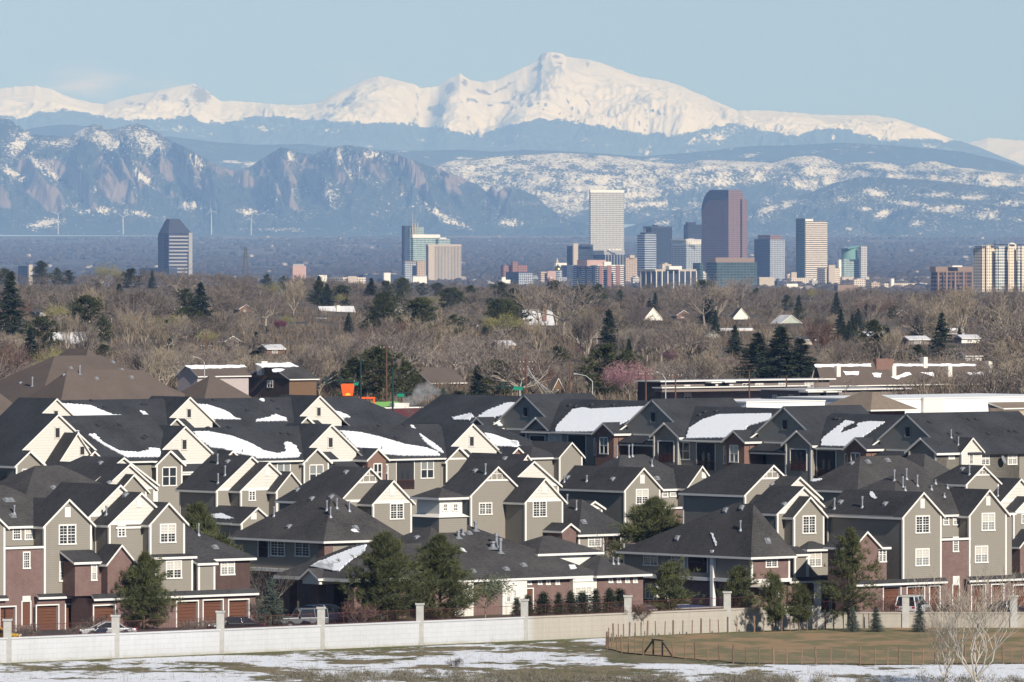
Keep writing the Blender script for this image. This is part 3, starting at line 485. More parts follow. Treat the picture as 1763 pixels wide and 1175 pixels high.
for i, (x, wl, wr, yt, D) in enumerate(((812, 5, 12, 483, 13500), (838, 4, 10, 486, 13000), (915, 6, 16, 477, 14500), (945, 4, 9, 480, 12600), (1062, 3, 8, 489, 12500), (1090, 4, 14, 478, 13500), (1140, 5, 16, 455, 15500), (1165, 5, 11, 466, 14800), (1208, 4, 8, 470, 14000), (1288, 4, 12, 470, 14000), (1338, 5, 12, 484, 13000), (1355, 4, 9, 474, 14500), (1398, 5, 10, 483, 12600), (1470, 5, 20, 482, 12500), (1500, 6, 15, 487, 12000), (1545, 6, 18, 484, 13200), (1580, 5, 14, 489, 12300), (650, 6, 14, 482, 12600), (400, 6, 12, 478, 12400))):
    c = City('office_block', 'low office block at the foot of the city towers', x, D, 'building', group='low blocks at the foot of the towers'); mt = fm[rb_.choice(['tan', 'beige', 'bluegrey', 'brick', 'navy', 'band', 'balcony'])]; c.box('wall', x - wl, x, x + wr, yt, None, mt); c.box('roof_house', x - wl * .3, x + wr * .25, x + wr * .6, yt - 2.2, yt, pm[rb_.choice(['white', 'grey', 'tan'])], dv=4, du=4)
# wind turbines, pylon
turb_m = M('turbine_white', (.55, .55, .55), .4)
for i, (x, yb, yt, lab, ang) in enumerate(((100, 402, 369, 'far left wind turbine with its blades in a wide V', 40), (212, 402, 374, 'wind turbine left of the lone dark tower, second from the left', 25), (364, 403, 363, 'tall wind turbine to the right of the lone dark tower', 100), (432.5, 403, 377, 'thin wind turbine pole farthest to the right', 70))):
    D = 39800; s_ = D / F; b = P(x, yb, D); h = (yb - yt) * s_; r = empty('wind_turbine', (b.x, b.y, b.z - 6), 0, lab, 'wind turbine', 'wind turbines on the far plain')
    MB().tube([(0, 0, 0), (0, 0, h + 6)], [2.4, 1.5], 8).build('tower', turb_m, r); MB().box(-2, -5, h + 4, 2, 5, h + 8).build('nacelle', turb_m, r)
    for k in range(3):
        a = R(ang + 120 * k); d = Vector((math.cos(a), 0, math.sin(a))); MB().tube([(0, -8, h + 6), d * 12 + Vector((0, -8, h + 6)), d * 36 + Vector((0, -8, h + 6))], [1.1, 1.4, .4], 6).build('blade', turb_m, r)
pyl = empty('power_pylon', P(423, 476, 5200), R(20), 'dark lattice power pylon on the skyline right of the lone dark tower', 'pylon')
m = MB(); H = 20; st = M('pylon_steel', (.10, .11, .12), .6)
def wdt(z): return 3.0 * (1 - z / H) + 1.0
lv = [0, 4, 7.5, 10.5, 13, 15.5, 17.5, 20]
for a, b in zip(lv[:-1], lv[1:]):
    qa = [(sx * wdt(a) / 2, sy * wdt(a) / 2, a) for sx, sy in ((-1, -1), (1, -1), (1, 1), (-1, 1))]; qb = [(sx * wdt(b) / 2, sy * wdt(b) / 2, b) for sx, sy in ((-1, -1), (1, -1), (1, 1), (-1, 1))]
    for k in range(4): m.bar(qa[k], qb[k], .22); m.bar(qa[k], qb[(k + 1) % 4], .14); m.bar(qb[k], qb[(k + 1) % 4], .14)
m.build('lattice_mast', st, pyl)
for z in (13, 15.5, 18): MB().bar((-3.2, 0, z), (3.2, 0, z + .4), .3).build('cross_arm', st, pyl)
# ================================================================ the wooded plain behind the city
rng = np.random.default_rng(5)
def blob_field(name, n, Y0, Y1, h0, h1, mat, wide=1.0, seed=1, power=1.0):
    r = np.random.default_rng(seed); Y = Y0 + (Y1 - Y0) * r.random(n) ** power; px = -300 + 2363 * r.random(n); X = (px - CX) * Y / F
    dens = fbm(px / 140.0, Y / 1500.0, 3, seed); keep = dens > np.quantile(dens, .28); X, Y = X[keep], Y[keep]; n = len(X)
    h = h0 + (h1 - h0) * r.random(n); w_ = h * wide * (.6 + .8 * r.random(n)); z = gz_far(Y)
    k = 7; ang = np.arange(k) / k * 2 * np.pi; V = []; 
    rings = [(0.0, .75), (.45, 1.0), (.8, .62)]
    for (zf, rf) in rings:
        rr = w_[:, None] * .5 * rf * (.75 + .5 * r.random((n, k))); V.append(np.stack([X[:, None] + rr * np.cos(ang), Y[:, None] + rr * np.sin(ang), (z + h * zf)[:, None] + np.zeros((n, k)) + h[:, None] * .14 * (r.random((n, k)) - .5) * (zf > 0)], -1))
    top = np.stack([X, Y, z + h], -1)[:, None, :]; V = np.concatenate(V + [top], 1); m = V.shape[1]
    fs = []
    for a in range(2):
        for j in range(k): j2 = (j + 1) % k; fs += [(a * k + j, a * k + j2, (a + 1) * k + j2), (a * k + j, (a + 1) * k + j2, (a + 1) * k + j)]
    for j in range(k): fs.append((2 * k + j, 2 * k + (j + 1) % k, 3 * k))
    Fc = (np.array(fs)[None] + (np.arange(n) * m)[:, None, None]).reshape(-1, 3)
    o = npmesh(name, V.reshape(-1, 3), Fc, mat, smooth=False); o['kind'] = 'stuff'; return o
def canopy_mat(name, a, b, s=.03):
    t = NT(name); n = t.noise(s, 5, .7); return t.out(t.mix(t.ramp(n, .3, .7), a, b), .95, .05)
blob_field('distant_woodland', 27000, 16500, 37500, 10, 17, canopy_mat('distant_canopy', (.03, .032, .032), (.085, .072, .066)), 1.7, 11, 1.25)
blob_field('wooded_suburb', 11000, 6500, 16500, 8, 16, canopy_mat('suburb_canopy', (.04, .04, .035), (.13, .105, .085)), 1.3, 12)
# roofs and walls that dot the plain: too many to count
def speck_houses(name, n, Y0, Y1, mat, seed):
    r = np.random.default_rng(seed); Y = Y0 + (Y1 - Y0) * r.random(n); px = -60 + 1883 * r.random(n); X = (px - CX) * Y / F; z = gz_far(Y) + 6
    a = .5 * (8 + 14 * r.random(n)); b = .5 * (6 + 6 * r.random(n)); h = 4 + 4 * r.random(n)
    cx = np.array([-1, 1, 1, -1, -1, 1, 1, -1]); cy = np.array([-1, -1, 1, 1, -1, -1, 1, 1]); cz = np.array([0, 0, 0, 0, 1, 1, 1, 1])
    lx = a[:, None] * cx; ly = b[:, None] * cy
    V = np.stack([X[:, None] + lx * CT - ly * ST, Y[:, None] + lx * ST + ly * CT, z[:, None] + h[:, None] * cz], -1)
    rid = np.stack([np.stack([X - a * CT, Y - a * ST, z + h + 3], -1), np.stack([X + a * CT, Y + a * ST, z + h + 3], -1)], 1)
    V = np.concatenate([V, rid], 1)
    fs = [(0, 1, 5), (0, 5, 4), (1, 2, 6), (1, 6, 5), (2, 3, 7), (2, 7, 6), (3, 0, 4), (3, 4, 7), (4, 5, 9), (4, 9, 8), (6, 7, 8), (6, 8, 9), (5, 6, 9), (7, 4, 8)]
    Fc = (np.array(fs)[None] + (np.arange(n) * 10)[:, None, None]).reshape(-1, 3); o = npmesh(name, V.reshape(-1, 3), Fc, mat); o['kind'] = 'stuff'; return o
t = NT('speck_house'); w_ = t.n('ShaderNodeTexWhiteNoise', _noise_dimensions='3D'); t.put(w_.inputs[0], t.n('ShaderNodeVectorMath', _operation='SNAP', i0=t.pos(), i1=(60, 60, 60)).outputs[0])
speck = t.out(t.mix(w_.outputs[0], (.1, .085, .08), (.34, .3, .27)), .8, .2)
speck_houses('distant_houses', 90, 17000, 38500, speck, 21)
speck_houses('suburb_houses', 50, 7000, 16500, speck, 22)
# ================================================================ estate houses: builder
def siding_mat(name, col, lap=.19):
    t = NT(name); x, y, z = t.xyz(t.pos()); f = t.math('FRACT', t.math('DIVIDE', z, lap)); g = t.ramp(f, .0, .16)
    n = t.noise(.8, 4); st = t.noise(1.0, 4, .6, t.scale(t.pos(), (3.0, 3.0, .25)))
    k = t.math('MULTIPLY_ADD', t.math('ADD', n, st), .16, .84); c = t.mix(k, (0, 0, 0), col); c = t.mix(g, sc(col, .62), c)  # lower edge of each board darkened: lap shadow painted into the colour
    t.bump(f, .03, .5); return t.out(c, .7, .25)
def brick_mat(name, a, b, mortar):
    t = NT(name); x, y, z = t.xyz(t.obj())
    br = t.n('ShaderNodeTexBrick', Scale=1.0, Mortar_Size=.012, Brick_Width=.26, Row_Height=.085, Color1=c4(a), Color2=c4(b), Mortar=c4(mortar)); t.put(br.inputs['Vector'], t.comb(t.math('ADD', x, y), z, 0))
    n = t.noise(1.5, 5, .65); c = t.mix(t.math('MULTIPLY', t.ramp(n, .35, .7), .35), br.outputs[0], sc(a, .8)); n2 = t.noise(.35, 3); c = t.mix(t.math('MULTIPLY', n2, .35), c, sc(b, .7))
    return t.out(c, .85, .2)
def shingle_mat(name, col, var=.42):
    t = NT(name); p = t.pos(); n = t.noise(.25, 5, .65); n2 = t.noise(1.0, 3, .6, t.scale(p, (3, 3, 9))); n3 = t.noise(9, 2, .6)
    k = t.math('ADD', t.math('MULTIPLY', t.math('SUBTRACT', n, .5), 1.1), t.math('MULTIPLY', t.math('SUBTRACT', n2, .5), .9)); k = t.math('ADD', k, t.math('MULTIPLY', t.math('SUBTRACT', n3, .5), .8))
    c = t.mix(t.math('MULTIPLY_ADD', k, 1.2, .5, clamp=True), sc(col, 1 - var * 1.6), sc(col, 1 + var * 1.6))
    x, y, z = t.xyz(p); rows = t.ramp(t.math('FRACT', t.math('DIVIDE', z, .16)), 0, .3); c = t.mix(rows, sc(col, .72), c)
    t.bump(n3, .02, .4); return t.out(c, .88, .25)
bm_ = dict(siding=siding_mat('taupe_siding', (.278, .252, .208)), cream=siding_mat('cream_siding', (.66, .62, .545), .3), grey=siding_mat('shaded_cream_siding', (.30, .285, .245)),  # grey is the cream siding with shade put into its colour
           brick=brick_mat('red_brown_brick', (.18, .095, .08), (.118, .062, .055), (.33, .27, .235)), brick2=brick_mat('orange_brick', (.215, .105, .08), (.16, .08, .065), (.32, .25, .2)),
           shingle=shingle_mat('charcoal_shingles', (.047, .046, .047)), shingle_b=shingle_mat('weathered_brown_shingles', (.060, .056, .054)), shingle_k=shingle_mat('blue_black_shingles', (.039, .041, .045)),
           trim=M('white_trim', (.74, .71, .65), .6, .06), soffit=M('soffit_paint', (.5, .46, .4), .7, .06), dark=M('dark_fill_and_painted_shade', (.03, .03, .032), .8), white=M('white_plaster', (.72, .68, .60), .7, .05),  # dark fill; also paints the shade inside balconies and porches
           garage=M('brown_garage_panel', (.14, .06, .036), .5, .12, 3), rail=M('dark_red_railing', (.085, .035, .03), .5), brownsh=shingle_mat('brown_shingles', (.115, .09, .076), .14), tan=M('tan_stucco', (.42, .33, .25), .8), woodroof=M('wood_shakes', (.21, .165, .125), .85, .3, 1.2))
def glass_mat(name, col, rough=.08):
    t = NT(name); n = t.noise(.5, 2); return t.out(t.mix(n, sc(col, .6), sc(col, 1.5)), rough, .5)
bm_['glass'] = glass_mat('window_glass', (.03, .035, .04)); bm_['blind'] = M('window_blind', (.50, .47, .40), .5, .1, .7); bm_['curtain'] = M('half_drawn_curtain', (.22, .23, .22), .4, .15, .7)
snow_m = NT('old_snow'); _n = snow_m.noise(1.2, 5, .6); snow_m.bump(_n, .08, .5); snow_m = snow_m.out(snow_m.mix(_n, (.76, .78, .82), (.86, .87, .88)), .7, .3)
steel_m = M('galvanised_steel', (.30, .31, .33), .4, .1, 5, .5, .4); hood_m = M('grey_vent_hood', (.22, .23, .245), .5); hood_d = M('dark_vent_hood', (.035, .036, .04), .6)
GAB = {'siding': 'siding'}
class Wing: pass
class Row: pass
class Bld:
    def __init__(s, name, label, ref, c=1, cat='townhouse', group=None, ze=9.0, D=None, zg=0.0):
        s.c = c; s.zg = zg; x, y = s.px(ref); s.D0 = D or F * (CZ - ze - zg) / (y - YH); k = P(x, y, s.D0); s.u0, s.v0 = uv(k); s.o = Vector((k.x, k.y, zg)); s.root = empty(name, s.o, TH, label, cat, group); s.W = []; s.bv = []; s.bp = []; s.bk = []; s.ix = 0
    def px(s, q): return A(*q) if len(q) == 3 else A(s.c, *q)
    def X(s, x): return A(*x, 0)[0] if isinstance(x, tuple) else A(s.c, x, 0)[0]
    def loc(s, p): u, v = uv(p); return Vector((u - s.u0, v - s.v0, p.z - s.zg))
    def onV(s, q, v):                                        # point on the plane at local depth v, seen at pixel q
        x, y = s.px(q); r = ray(x, y); t = (v + s.v0) / (-r.x * ST + r.y * CT); return s.loc(CAMPOS + r * t)
    def onU(s, q, u):
        x, y = s.px(q); r = ray(x, y); t = (u + s.u0) / (r.x * CT + r.y * ST); return s.loc(CAMPOS + r * t)
    def reg(s, polys, kind):
        for p in polys:
            n = len(s.bv); s.bv += [Vector(q) for q in p]; s.bp.append(tuple(range(n, n + len(p)))); s.bk.append(kind)
    def hit(s, q, kinds=('wall', 'roof')):
        key = tuple(kinds)
        if not hasattr(s, 'trees'): s.trees = {}
        if key not in s.trees or s.trees[key][1] != len(s.bp):
            ps = [p for p, k in zip(s.bp, s.bk) if k in kinds]; s.trees[key] = (BVHTree.FromPolygons(s.bv, ps), len(s.bp))
        x, y = s.px(q); o = s.loc(CAMPOS); d = s.loc(CAMPOS + ray(x, y)) - o
        h = s.trees[key][0].ray_cast(o, d.normalized(), 5000)
        if h[0] is None: return None
        n = h[1] if h[1].dot(d) < 0 else -h[1]; return h[0], n
    def slab(s, polys, t=.2, roofm='shingle', part='roof', trimm='trim', t2=None):
        """roof slab: top polygons, fascia round the free edges, soffit below"""
        m = MB(); idx = {}; top = []
        for p in polys:
            f = []
            for q in p:
                k = tuple(round(x, 3) for x in q)
                if k not in idx: idx[k] = len(m.v); m.v.append(k)
                f.append(idx[k])
            top.append(tuple(f))
        n = len(m.v); m.v += [(x, y, z - t) for x, y, z in m.v[:n]]; cnt = {}
        for f in top:
            m.f.append(f); m.m.append(0); m.f.append(tuple(i + n for i in reversed(f))); m.m.append(2)
            for a, b in zip(f, f[1:] + f[:1]): cnt[(a, b)] = cnt.get((a, b), 0) + 1
        for (a, b) in cnt:
            if (b, a) not in cnt: m.f.append((b, a, a + n, b + n)); m.m.append(1)
        s.reg(polys, 'roof'); return m.build(part, [bm_[roofm], bm_[trimm], bm_['soffit']], s.root)
    def facew(s, m, axis, fixed, a0, a1, z0, z1, holes, mi, sign):
        """a wall face with openings; axis 'R' runs along u at v=fixed, 'L' along v at u=fixed"""
        cu = sorted({a0, a1} | {max(a0, min(a1, x)) for h in holes for x in (h[0], h[2])}); cz = sorted({z0, z1} | {max(z0, min(z1, x)) for h in holes for x in (h[1], h[3])})
        pt = (lambda a, z, d=0: (a, fixed + d, z)) if axis == 'R' else (lambda a, z, d=0: (fixed + d, a, z))
        for i in range(len(cu) - 1):
            for j in range(len(cz) - 1):
                ca, cb = (cu[i] + cu[i + 1]) / 2, (cz[j] + cz[j + 1]) / 2
                if any(h[0] < ca < h[2] and h[1] < cb < h[3] for h in holes): continue
                q = [pt(cu[i], cz[j]), pt(cu[i + 1], cz[j]), pt(cu[i + 1], cz[j + 1]), pt(cu[i], cz[j + 1])]
                if axis == 'L': q = q[::-1]
                m.poly(q, mi); s.reg([q], 'wall')
        for h in holes:
            d = h[4]; b = [pt(h[0], h[1], d), pt(h[2], h[1], d), pt(h[2], h[3], d), pt(h[0], h[3], d)]; f = [pt(h[0], h[1]), pt(h[2], h[1]), pt(h[2], h[3]), pt(h[0], h[3])]
            for k in range(4): m.poly([f[k], b[k], b[(k + 1) % 4], f[(k + 1) % 4]], 3 if d < .6 else mi)
            m.poly(b, mi if d > .6 else 4); s.reg([b], 'wall')
    def wing(s, roof, k=None, xr=None, xl=None, w=None, L=None, ze=None, dv=None, at=None, peak=None, slope=.72, zb=0.0, R='siding', Lm=None, gable=None, oh=.32, rk=.28, sh='shingle', holes=(), lholes=(), trim=True, t=.2, back=True, rise=None, band=None, ridge=None):
        W = Wing()
        if ze is not None and at is None: pass
        if at is not None: u0, v0, ze = at
        else:
            if dv is not None: p = s.onV(k, dv)
            else:
                x, y = s.px(k); p = s.loc(P(x, y, F * (CZ - ze - s.zg) / (y - YH)))
            u0, v0, ze = p.x, p.y, p.z
        kw = Vector((s.o.x, s.o.y, 0)) + UA * u0 + VA * v0
        if w is None: w = solve(kw.x, kw.y, s.X(xr), UA)
        if L is None: L = solve(kw.x, kw.y, s.X(xl), VA)
        Lm = Lm or R; W.u0, W.v0, W.ze, W.w, W.L, W.zb = u0, v0, ze, w, L, zb
        if peak is not None:
            if isinstance(peak, (int, float)): peak = (s.c, 0, peak)
            yp = s.px(peak)[1]; h = w / 2 if roof in ('gu', 'guh') else L / 2 if roof == 'gv' else min(w, L) / 2
            q = kw + (UA * h if roof in ('gu', 'guh') else VA * h if roof == 'gv' else UA * h + VA * h); zp = CZ - (yp - YH) * q.y / F - s.zg; slope = max(.15, (zp - ze) / h)
        W.slope = slope; u1, v1 = u0 + w, v0 + L; um, vm = u0 + w / 2, v0 + L / 2
        # ---- walls
        m = MB(); mats = [bm_[R], bm_[Lm], bm_[gable or R], bm_['trim'], bm_['garage']]
        ho = [s.hole(h, 'R', v0) for h in holes]; lo = [s.hole(h, 'L', u0) for h in lholes]
        s.facew(m, 'R', v0, u0, u1, zb, ze, ho, 0, 1); s.facew(m, 'L', u0, v0, v1, zb, ze, lo, 1, 1)
        m.poly([(u1, v0, zb), (u1, v1, zb), (u1, v1, ze), (u1, v0, ze)], 1); m.poly([(u1, v1, zb), (u0, v1, zb), (u0, v1, ze), (u1, v1, ze)], 0)
        if roof in ('gu', 'guh'):
            tri = [(u0, v0, ze), (u1, v0, ze), (um, v0, ze + slope * w / 2)]; m.poly(tri, 2); s.reg([tri], 'wall')
            if roof == 'gu': m.poly([(u1, v1, ze), (u0, v1, ze), (um, v1, ze + slope * w / 2)], 2)
        if roof in ('gv', 'gvh'):
            tri = [(u0, v1, ze), (u0, v0, ze), (u0, vm, ze + slope * L / 2)]; m.poly(tri, 2); s.reg([tri], 'wall')
            m.poly([(u1, v0, ze), (u1, v1, ze), (u1, vm, ze + slope * L / 2)], 2)
        if trim:
            b, d = .15, .04
            m.box(u0 - d, v0 - d, zb, u0 + b, v0, ze, 3).box(u0 - d, v0, zb, u0, v0 + b, ze, 3).box(u1 - b, v0 - d, zb, u1 + d, v0, ze, 3).box(u0 - d, v1 - b, zb, u0, v1, ze, 3)
            if gable or band: m.box(u0 + b, v0 - d, ze - .12, u1 - b, v0, ze + .12, 3)
        W.wall = m.build('wall', mats, s.root)
        # ---- roof
        e = ze - slope * oh + t * .5; zr = ze + slope * w / 2 + t * .5
        if roof == 'gu':
            a0, a1 = v0 - rk, v1 + (rk if back else 0)
            ps = [[(u0 - oh, a0, e), (um, a0, zr), (um, a1, zr), (u0 - oh, a1, e)], [(um, a0, zr), (u1 + oh, a0, e), (u1 + oh, a1, e), (um, a1, zr)]]; ps = [p[::-1] for p in ps]
        elif roof == 'guh':
            a0, a1 = v0 - rk, v1 + oh; b1 = max(v1 - w / 2, v0 + .5)
            ps = [[(u0 - oh, a1, e), (um, b1, zr), (um, a0, zr), (u0 - oh, a0, e)], [(um, b1, zr), (u1 + oh, a1, e), (u1 + oh, a0, e), (um, a0, zr)], [(u0 - oh, a1, e), (u1 + oh, a1, e), (um, b1, zr)]]
            ps[1] = ps[1][::-1]; ps[0] = ps[0][::-1]; ps[0] = ps[0][::-1]; ps[1] = ps[1][::-1]; ps[2] = ps[2][::-1]
        elif roof == 'gv':
            zr = ze + slope * L / 2 + t * .5; a0, a1 = u0 - rk, u1 + rk
            ps = [[(a0, v0 - oh, e), (a1, v0 - oh, e), (a1, vm, zr), (a0, vm, zr)], [(a0, vm, zr), (a1, vm, zr), (a1, v1 + oh, e), (a0, v1 + oh, e)]]
        elif roof == 'hip':
            h = min(w, L) / 2 + oh; A0, A1, B0, B1 = u0 - oh, u1 + oh, v0 - oh, v1 + oh; zr = e + slope * h
            if L >= w: r0, r1 = (um, B0 + h, zr), (um, B0 + h + ridge if ridge else B1 - h, zr)
            else: r0, r1 = (A0 + h, vm, zr), (A1 - h, vm, zr)
            c0, c1, c2, c3 = (A0, B0, e), (A1, B0, e), (A1, B1, e), (A0, B1, e)
            if L > w + .01: ps = [[c0, c1, r0], [c1, c2, r1, r0], [c2, c3, r1], [c3, c0, r0, r1]]
            elif L < w - .01: ps = [[c0, c1, r1, r0], [c1, c2, r1], [c2, c3, r0, r1], [c3, c0, r0]]
            else: ps = [[c0, c1, r0], [c1, c2, r0], [c2, c3, r0], [c3, c0, r0]]
        elif roof == 'shed':
            r = rise if rise is not None else slope * L
            ps = [[(u0 - oh, v0 - oh, ze), (u1 + oh, v0 - oh, ze), (u1 + oh, v1, ze + r), (u0 - oh, v1, ze + r)]]
        elif roof == 'flat':
            ps = [[(u0 - oh, v0 - oh, ze + t), (u1 + oh, v0 - oh, ze + t), (u1 + oh, v1, ze + t), (u0 - oh, v1, ze + t)]]
        else: ps = None
        if ps: W.roof = s.slab(ps, t, sh)
        for h, q in zip(holes, ho): s.fill(h, q, 'R', v0)
        for h, q in zip(lholes, lo): s.fill(h, q, 'L', u0)
        s.W.append(W); return W
    def hole(s, h, axis, fixed):
        kind, x0, y0, x1, y1 = h[:5]; cx = h[5] if len(h) > 5 else s.c
        f = (lambda q: s.onV(q, fixed)) if axis == 'R' else (lambda q: s.onU(q, fixed)); i = 0 if axis == 'R' else 1
        p, q = f((cx, x0, y1)), f((cx, x1, y0)); a0, a1 = sorted((p[i], q[i])); z0, z1 = sorted((p.z, q.z))
        if kind == 'garage': z0 = 0.0; z1 = max(z1, 2.1)
        return (a0, z0, a1, z1, {'garage': .3, 'door': .15}.get(kind, 1.6))
    def fill(s, h, q, axis, fixed):
        kind = h[0]; a0, z0, a1, z1, d = q
        bx = (lambda m, x0, d0, zz0, x1, d1, zz1, mi=0: m.box(x0, fixed + d0, zz0, x1, fixed + d1, zz1, mi)) if axis == 'R' else (lambda m, x0, d0, zz0, x1, d1, zz1, mi=0: m.box(fixed + d0, x0, zz0, fixed + d1, x1, zz1, mi))
        fr = MB(); b = .11
        bx(fr, a0 - b, -.04, z0, a0, .02, z1 + b); bx(fr, a1, -.04, z0, a1 + b, .02, z1 + b); bx(fr, a0, -.04, z1, a1, .02, z1 + b)
        if kind == 'garage':
            o = MB(); n = 8; hh = (z1 - z0) / n
            for k in range(n): bx(o, a0 + .01, d - .05, z0 + k * hh + .02, a1 - .01, d - .01, z0 + (k + 1) * hh - .012)
            od = o.build('garage_door', bm_['garage'], s.root); fr.build('door_frame', bm_['trim'], od)
        elif kind == 'door':
            o = MB(); bx(o, a0, d - .05, z0, a1, d - .01, z1); od = o.build('entry_door', bm_['garage'], s.root); fr.build('door_frame', bm_['trim'], od)
        else:                                                # balcony: recess with rail, glazed door
            o = MB(); nn = int((a1 - a0) / .14)
            for k in range(nn + 1): x = a0 + (a1 - a0) * k / max(nn, 1); bx(o, x - .015, .02, z0, x + .015, .05, z0 + .95)
            bx(o, a0, .0, z0 + .92, a1, .07, z0 + 1.0); bx(o, a0, .0, z0 + .06, a1, .07, z0 + .12); o.build('balcony_railing', bm_['rail'], s.root)
            g = MB(); bx(g, a0 + (a1 - a0) * .35, d - .06, z0, a0 + (a1 - a0) * .8, d - .02, z0 + 2.05); gd = g.build('glass_door', bm_['glass'], s.root)
            g2 = MB(); bx(g2, a0 + (a1 - a0) * .33, d - .1, z0, a0 + (a1 - a0) * .35, d - .02, z0 + 2.1); bx(g2, a0 + (a1 - a0) * .56, d - .1, z0, a0 + (a1 - a0) * .58, d - .02, z0 + 2.1); g2.build('door_frame', bm_['trim'], gd); fr.build('opening_trim', bm_['trim'], s.root)
    def pent(s, W, z, out=.55, rise=.3, x0=0.0, x1=0.0, sh='shingle'):
        return s.slab([[(W.u0 - .1 + x0, W.v0 - out, z), (W.u0 + W.w + .1 + x1, W.v0 - out, z), (W.u0 + W.w + .1 + x1, W.v0 - .01, z + rise), (W.u0 - .1 + x0, W.v0 - .01, z + rise)]], .18, sh, 'pent_roof')
    def lattice(s, W, frac=.62):
        m = MB(); n = 5; h = W.slope * W.w / 2; z0 = W.ze + h * (1 - frac); d = -.05
        for k in range(1, 2 * n):
            x = W.u0 + W.w * k / (2 * n); zt = W.ze + W.slope * min(x - W.u0, W.u0 + W.w - x)
            if zt - z0 > .1: m.box(x - .035, W.v0 + d, z0, x + .035, W.v0, zt)
        hw = W.w / 2 * frac; um = W.u0 + W.w / 2
        m.box(um - hw, W.v0 + d - .02, z0 - .12, um + hw, W.v0, z0 + .05); m.box(um - hw * .5, W.v0 + d, z0 + h * frac * .45, um + hw * .5, W.v0, z0 + h * frac * .45 + .07)
        return m.build('gable_lattice', bm_['trim'], s.root)
    # ---- details found by looking from the camera onto the finished shell
    def win(s, x0, y0, x1, y1, c=None, cols=2, grid=(2, 3), kind=None, blind=None):
        c = c or s.c; h = s.hit((c, (x0 + x1) / 2, (y0 + y1) / 2), ('wall',))
        if h is None: return
        p, n = h; axis = 'R' if abs(n.y) > abs(n.x) else 'L'; f = (lambda q: s.onV(q, p.y)) if axis == 'R' else (lambda q: s.onU(q, p.x)); i = 0 if axis == 'R' else 1; fixed = p.y if axis == 'R' else p.x
        q0, q1 = f((c, x0, y1)), f((c, x1, y0)); a0, a1 = sorted((q0[i], q1[i])); z0, z1 = sorted((q0.z, q1.z))
        bx = (lambda m, xa, da, za, xb, db, zb, mi=0: m.box(xa, fixed - db, za, xb, fixed - da, zb, mi)) if axis == 'R' else (lambda m, xa, da, za, xb, db, zb, mi=0: m.box(fixed - db, xa, za, fixed - da, xb, zb, mi))
        if kind == 'louver':
            m = MB(); bx(m, a0, 0, z0, a1, .05, z1); nn = 6
            for k in range(nn): bx(m, a0 + .06, .05, z0 + (z1 - z0) * (k + .3) / nn, a1 - .06, .075, z0 + (z1 - z0) * (k + .75) / nn)
            return m.build('gable_vent', bm_['trim'], s.root)
        if kind == 'slot':
            m = MB(); bx(m, a0 - .07, 0, z0 - .07, a0, .05, z1 + .07); bx(m, a1, 0, z0 - .07, a1 + .07, .05, z1 + .07); bx(m, a0, 0, z0 - .07, a1, .05, z0); bx(m, a0, 0, z1, a1, .05, z1 + .07)
            o = m.build('window', bm_['cream'], s.root); g = MB(); bx(g, a0, .0, z0, a1, .012, z1); g.build('pane', bm_['dark'], o); return
        b = .13; fr = MB()
        bx(fr, a0, 0, z0, a0 + b, .06, z1); bx(fr, a1 - b, 0, z0, a1, .06, z1); bx(fr, a0 + b, 0, z1 - b, a1 - b, .06, z1); bx(fr, a0 - .04, 0, z0, a1 + .04, .09, z0 + b)
        fr_in0, fr_in1 = a0 + b, a1 - b; cw = (fr_in1 - fr_in0) / cols; zi0, zi1 = z0 + b, z1 - b; zm = (zi0 + zi1) / 2
        for k in range(1, cols): bx(fr, fr_in0 + k * cw - .06, 0, zi0, fr_in0 + k * cw + .06, .055, zi1)
        bx(fr, fr_in0, .0, zm - .035, fr_in1, .045, zm + .035)
        gx, gzn = grid
        for k in range(cols):
            for j in range(1, gx): x = fr_in0 + k * cw + cw * j / gx; bx(fr, x - .017, .0, zi0, x + .017, .03, zi1)
        for j in range(1, 2 * gzn):
            if gzn and j != gzn: z = zi0 + (zi1 - zi0) * j / (2 * gzn); bx(fr, fr_in0, .0, z - .017, fr_in1, .03, z + .017)
        o = fr.build('window', bm_['trim'], s.root); s.ix += 1
        r = random.Random(int(x0 * 7 + y0 * 13)); st = blind if blind is not None else r.choice([0, 0, 1, 1, 2])
        g = MB(); top = {0: 0, 1: 1, 2: 1}[st]; low = {0: 0, 1: 0, 2: 2}[st]
        bx(g, fr_in0, .0, zm, fr_in1, .012, zi1, top); bx(g, fr_in0, .0, zi0, fr_in1, .012, zm, low); g.build('pane', [bm_['glass'], bm_['blind'], bm_['curtain']], o)
    def vent(s, *pts, c=None):
        for x, y in pts:
            h = s.hit((c or s.c, x, y), ('roof',))
            if h is None: continue
            o = bpy.data.objects.new('roof_vent', hood_me(isinstance(s, Row))); COL.objects.link(o); o.parent = s.root; o.location = h[0]; n = h[1]
            o.rotation_euler = (math.atan2(-n.y, n.z) if abs(n.y) > abs(n.x) else 0, math.atan2(n.x, n.z) if abs(n.x) >= abs(n.y) else 0, 0)
    def pipe(s, *pts, c=None, h=.75, r=.075):
        for x, y in pts:
            q = s.hit((c or s.c, x, y), ('roof',))
            if q is None: continue
            o = bpy.data.objects.new('vent_pipe', pipe_me(h, r)); COL.objects.link(o); o.parent = s.root; o.location = q[0]
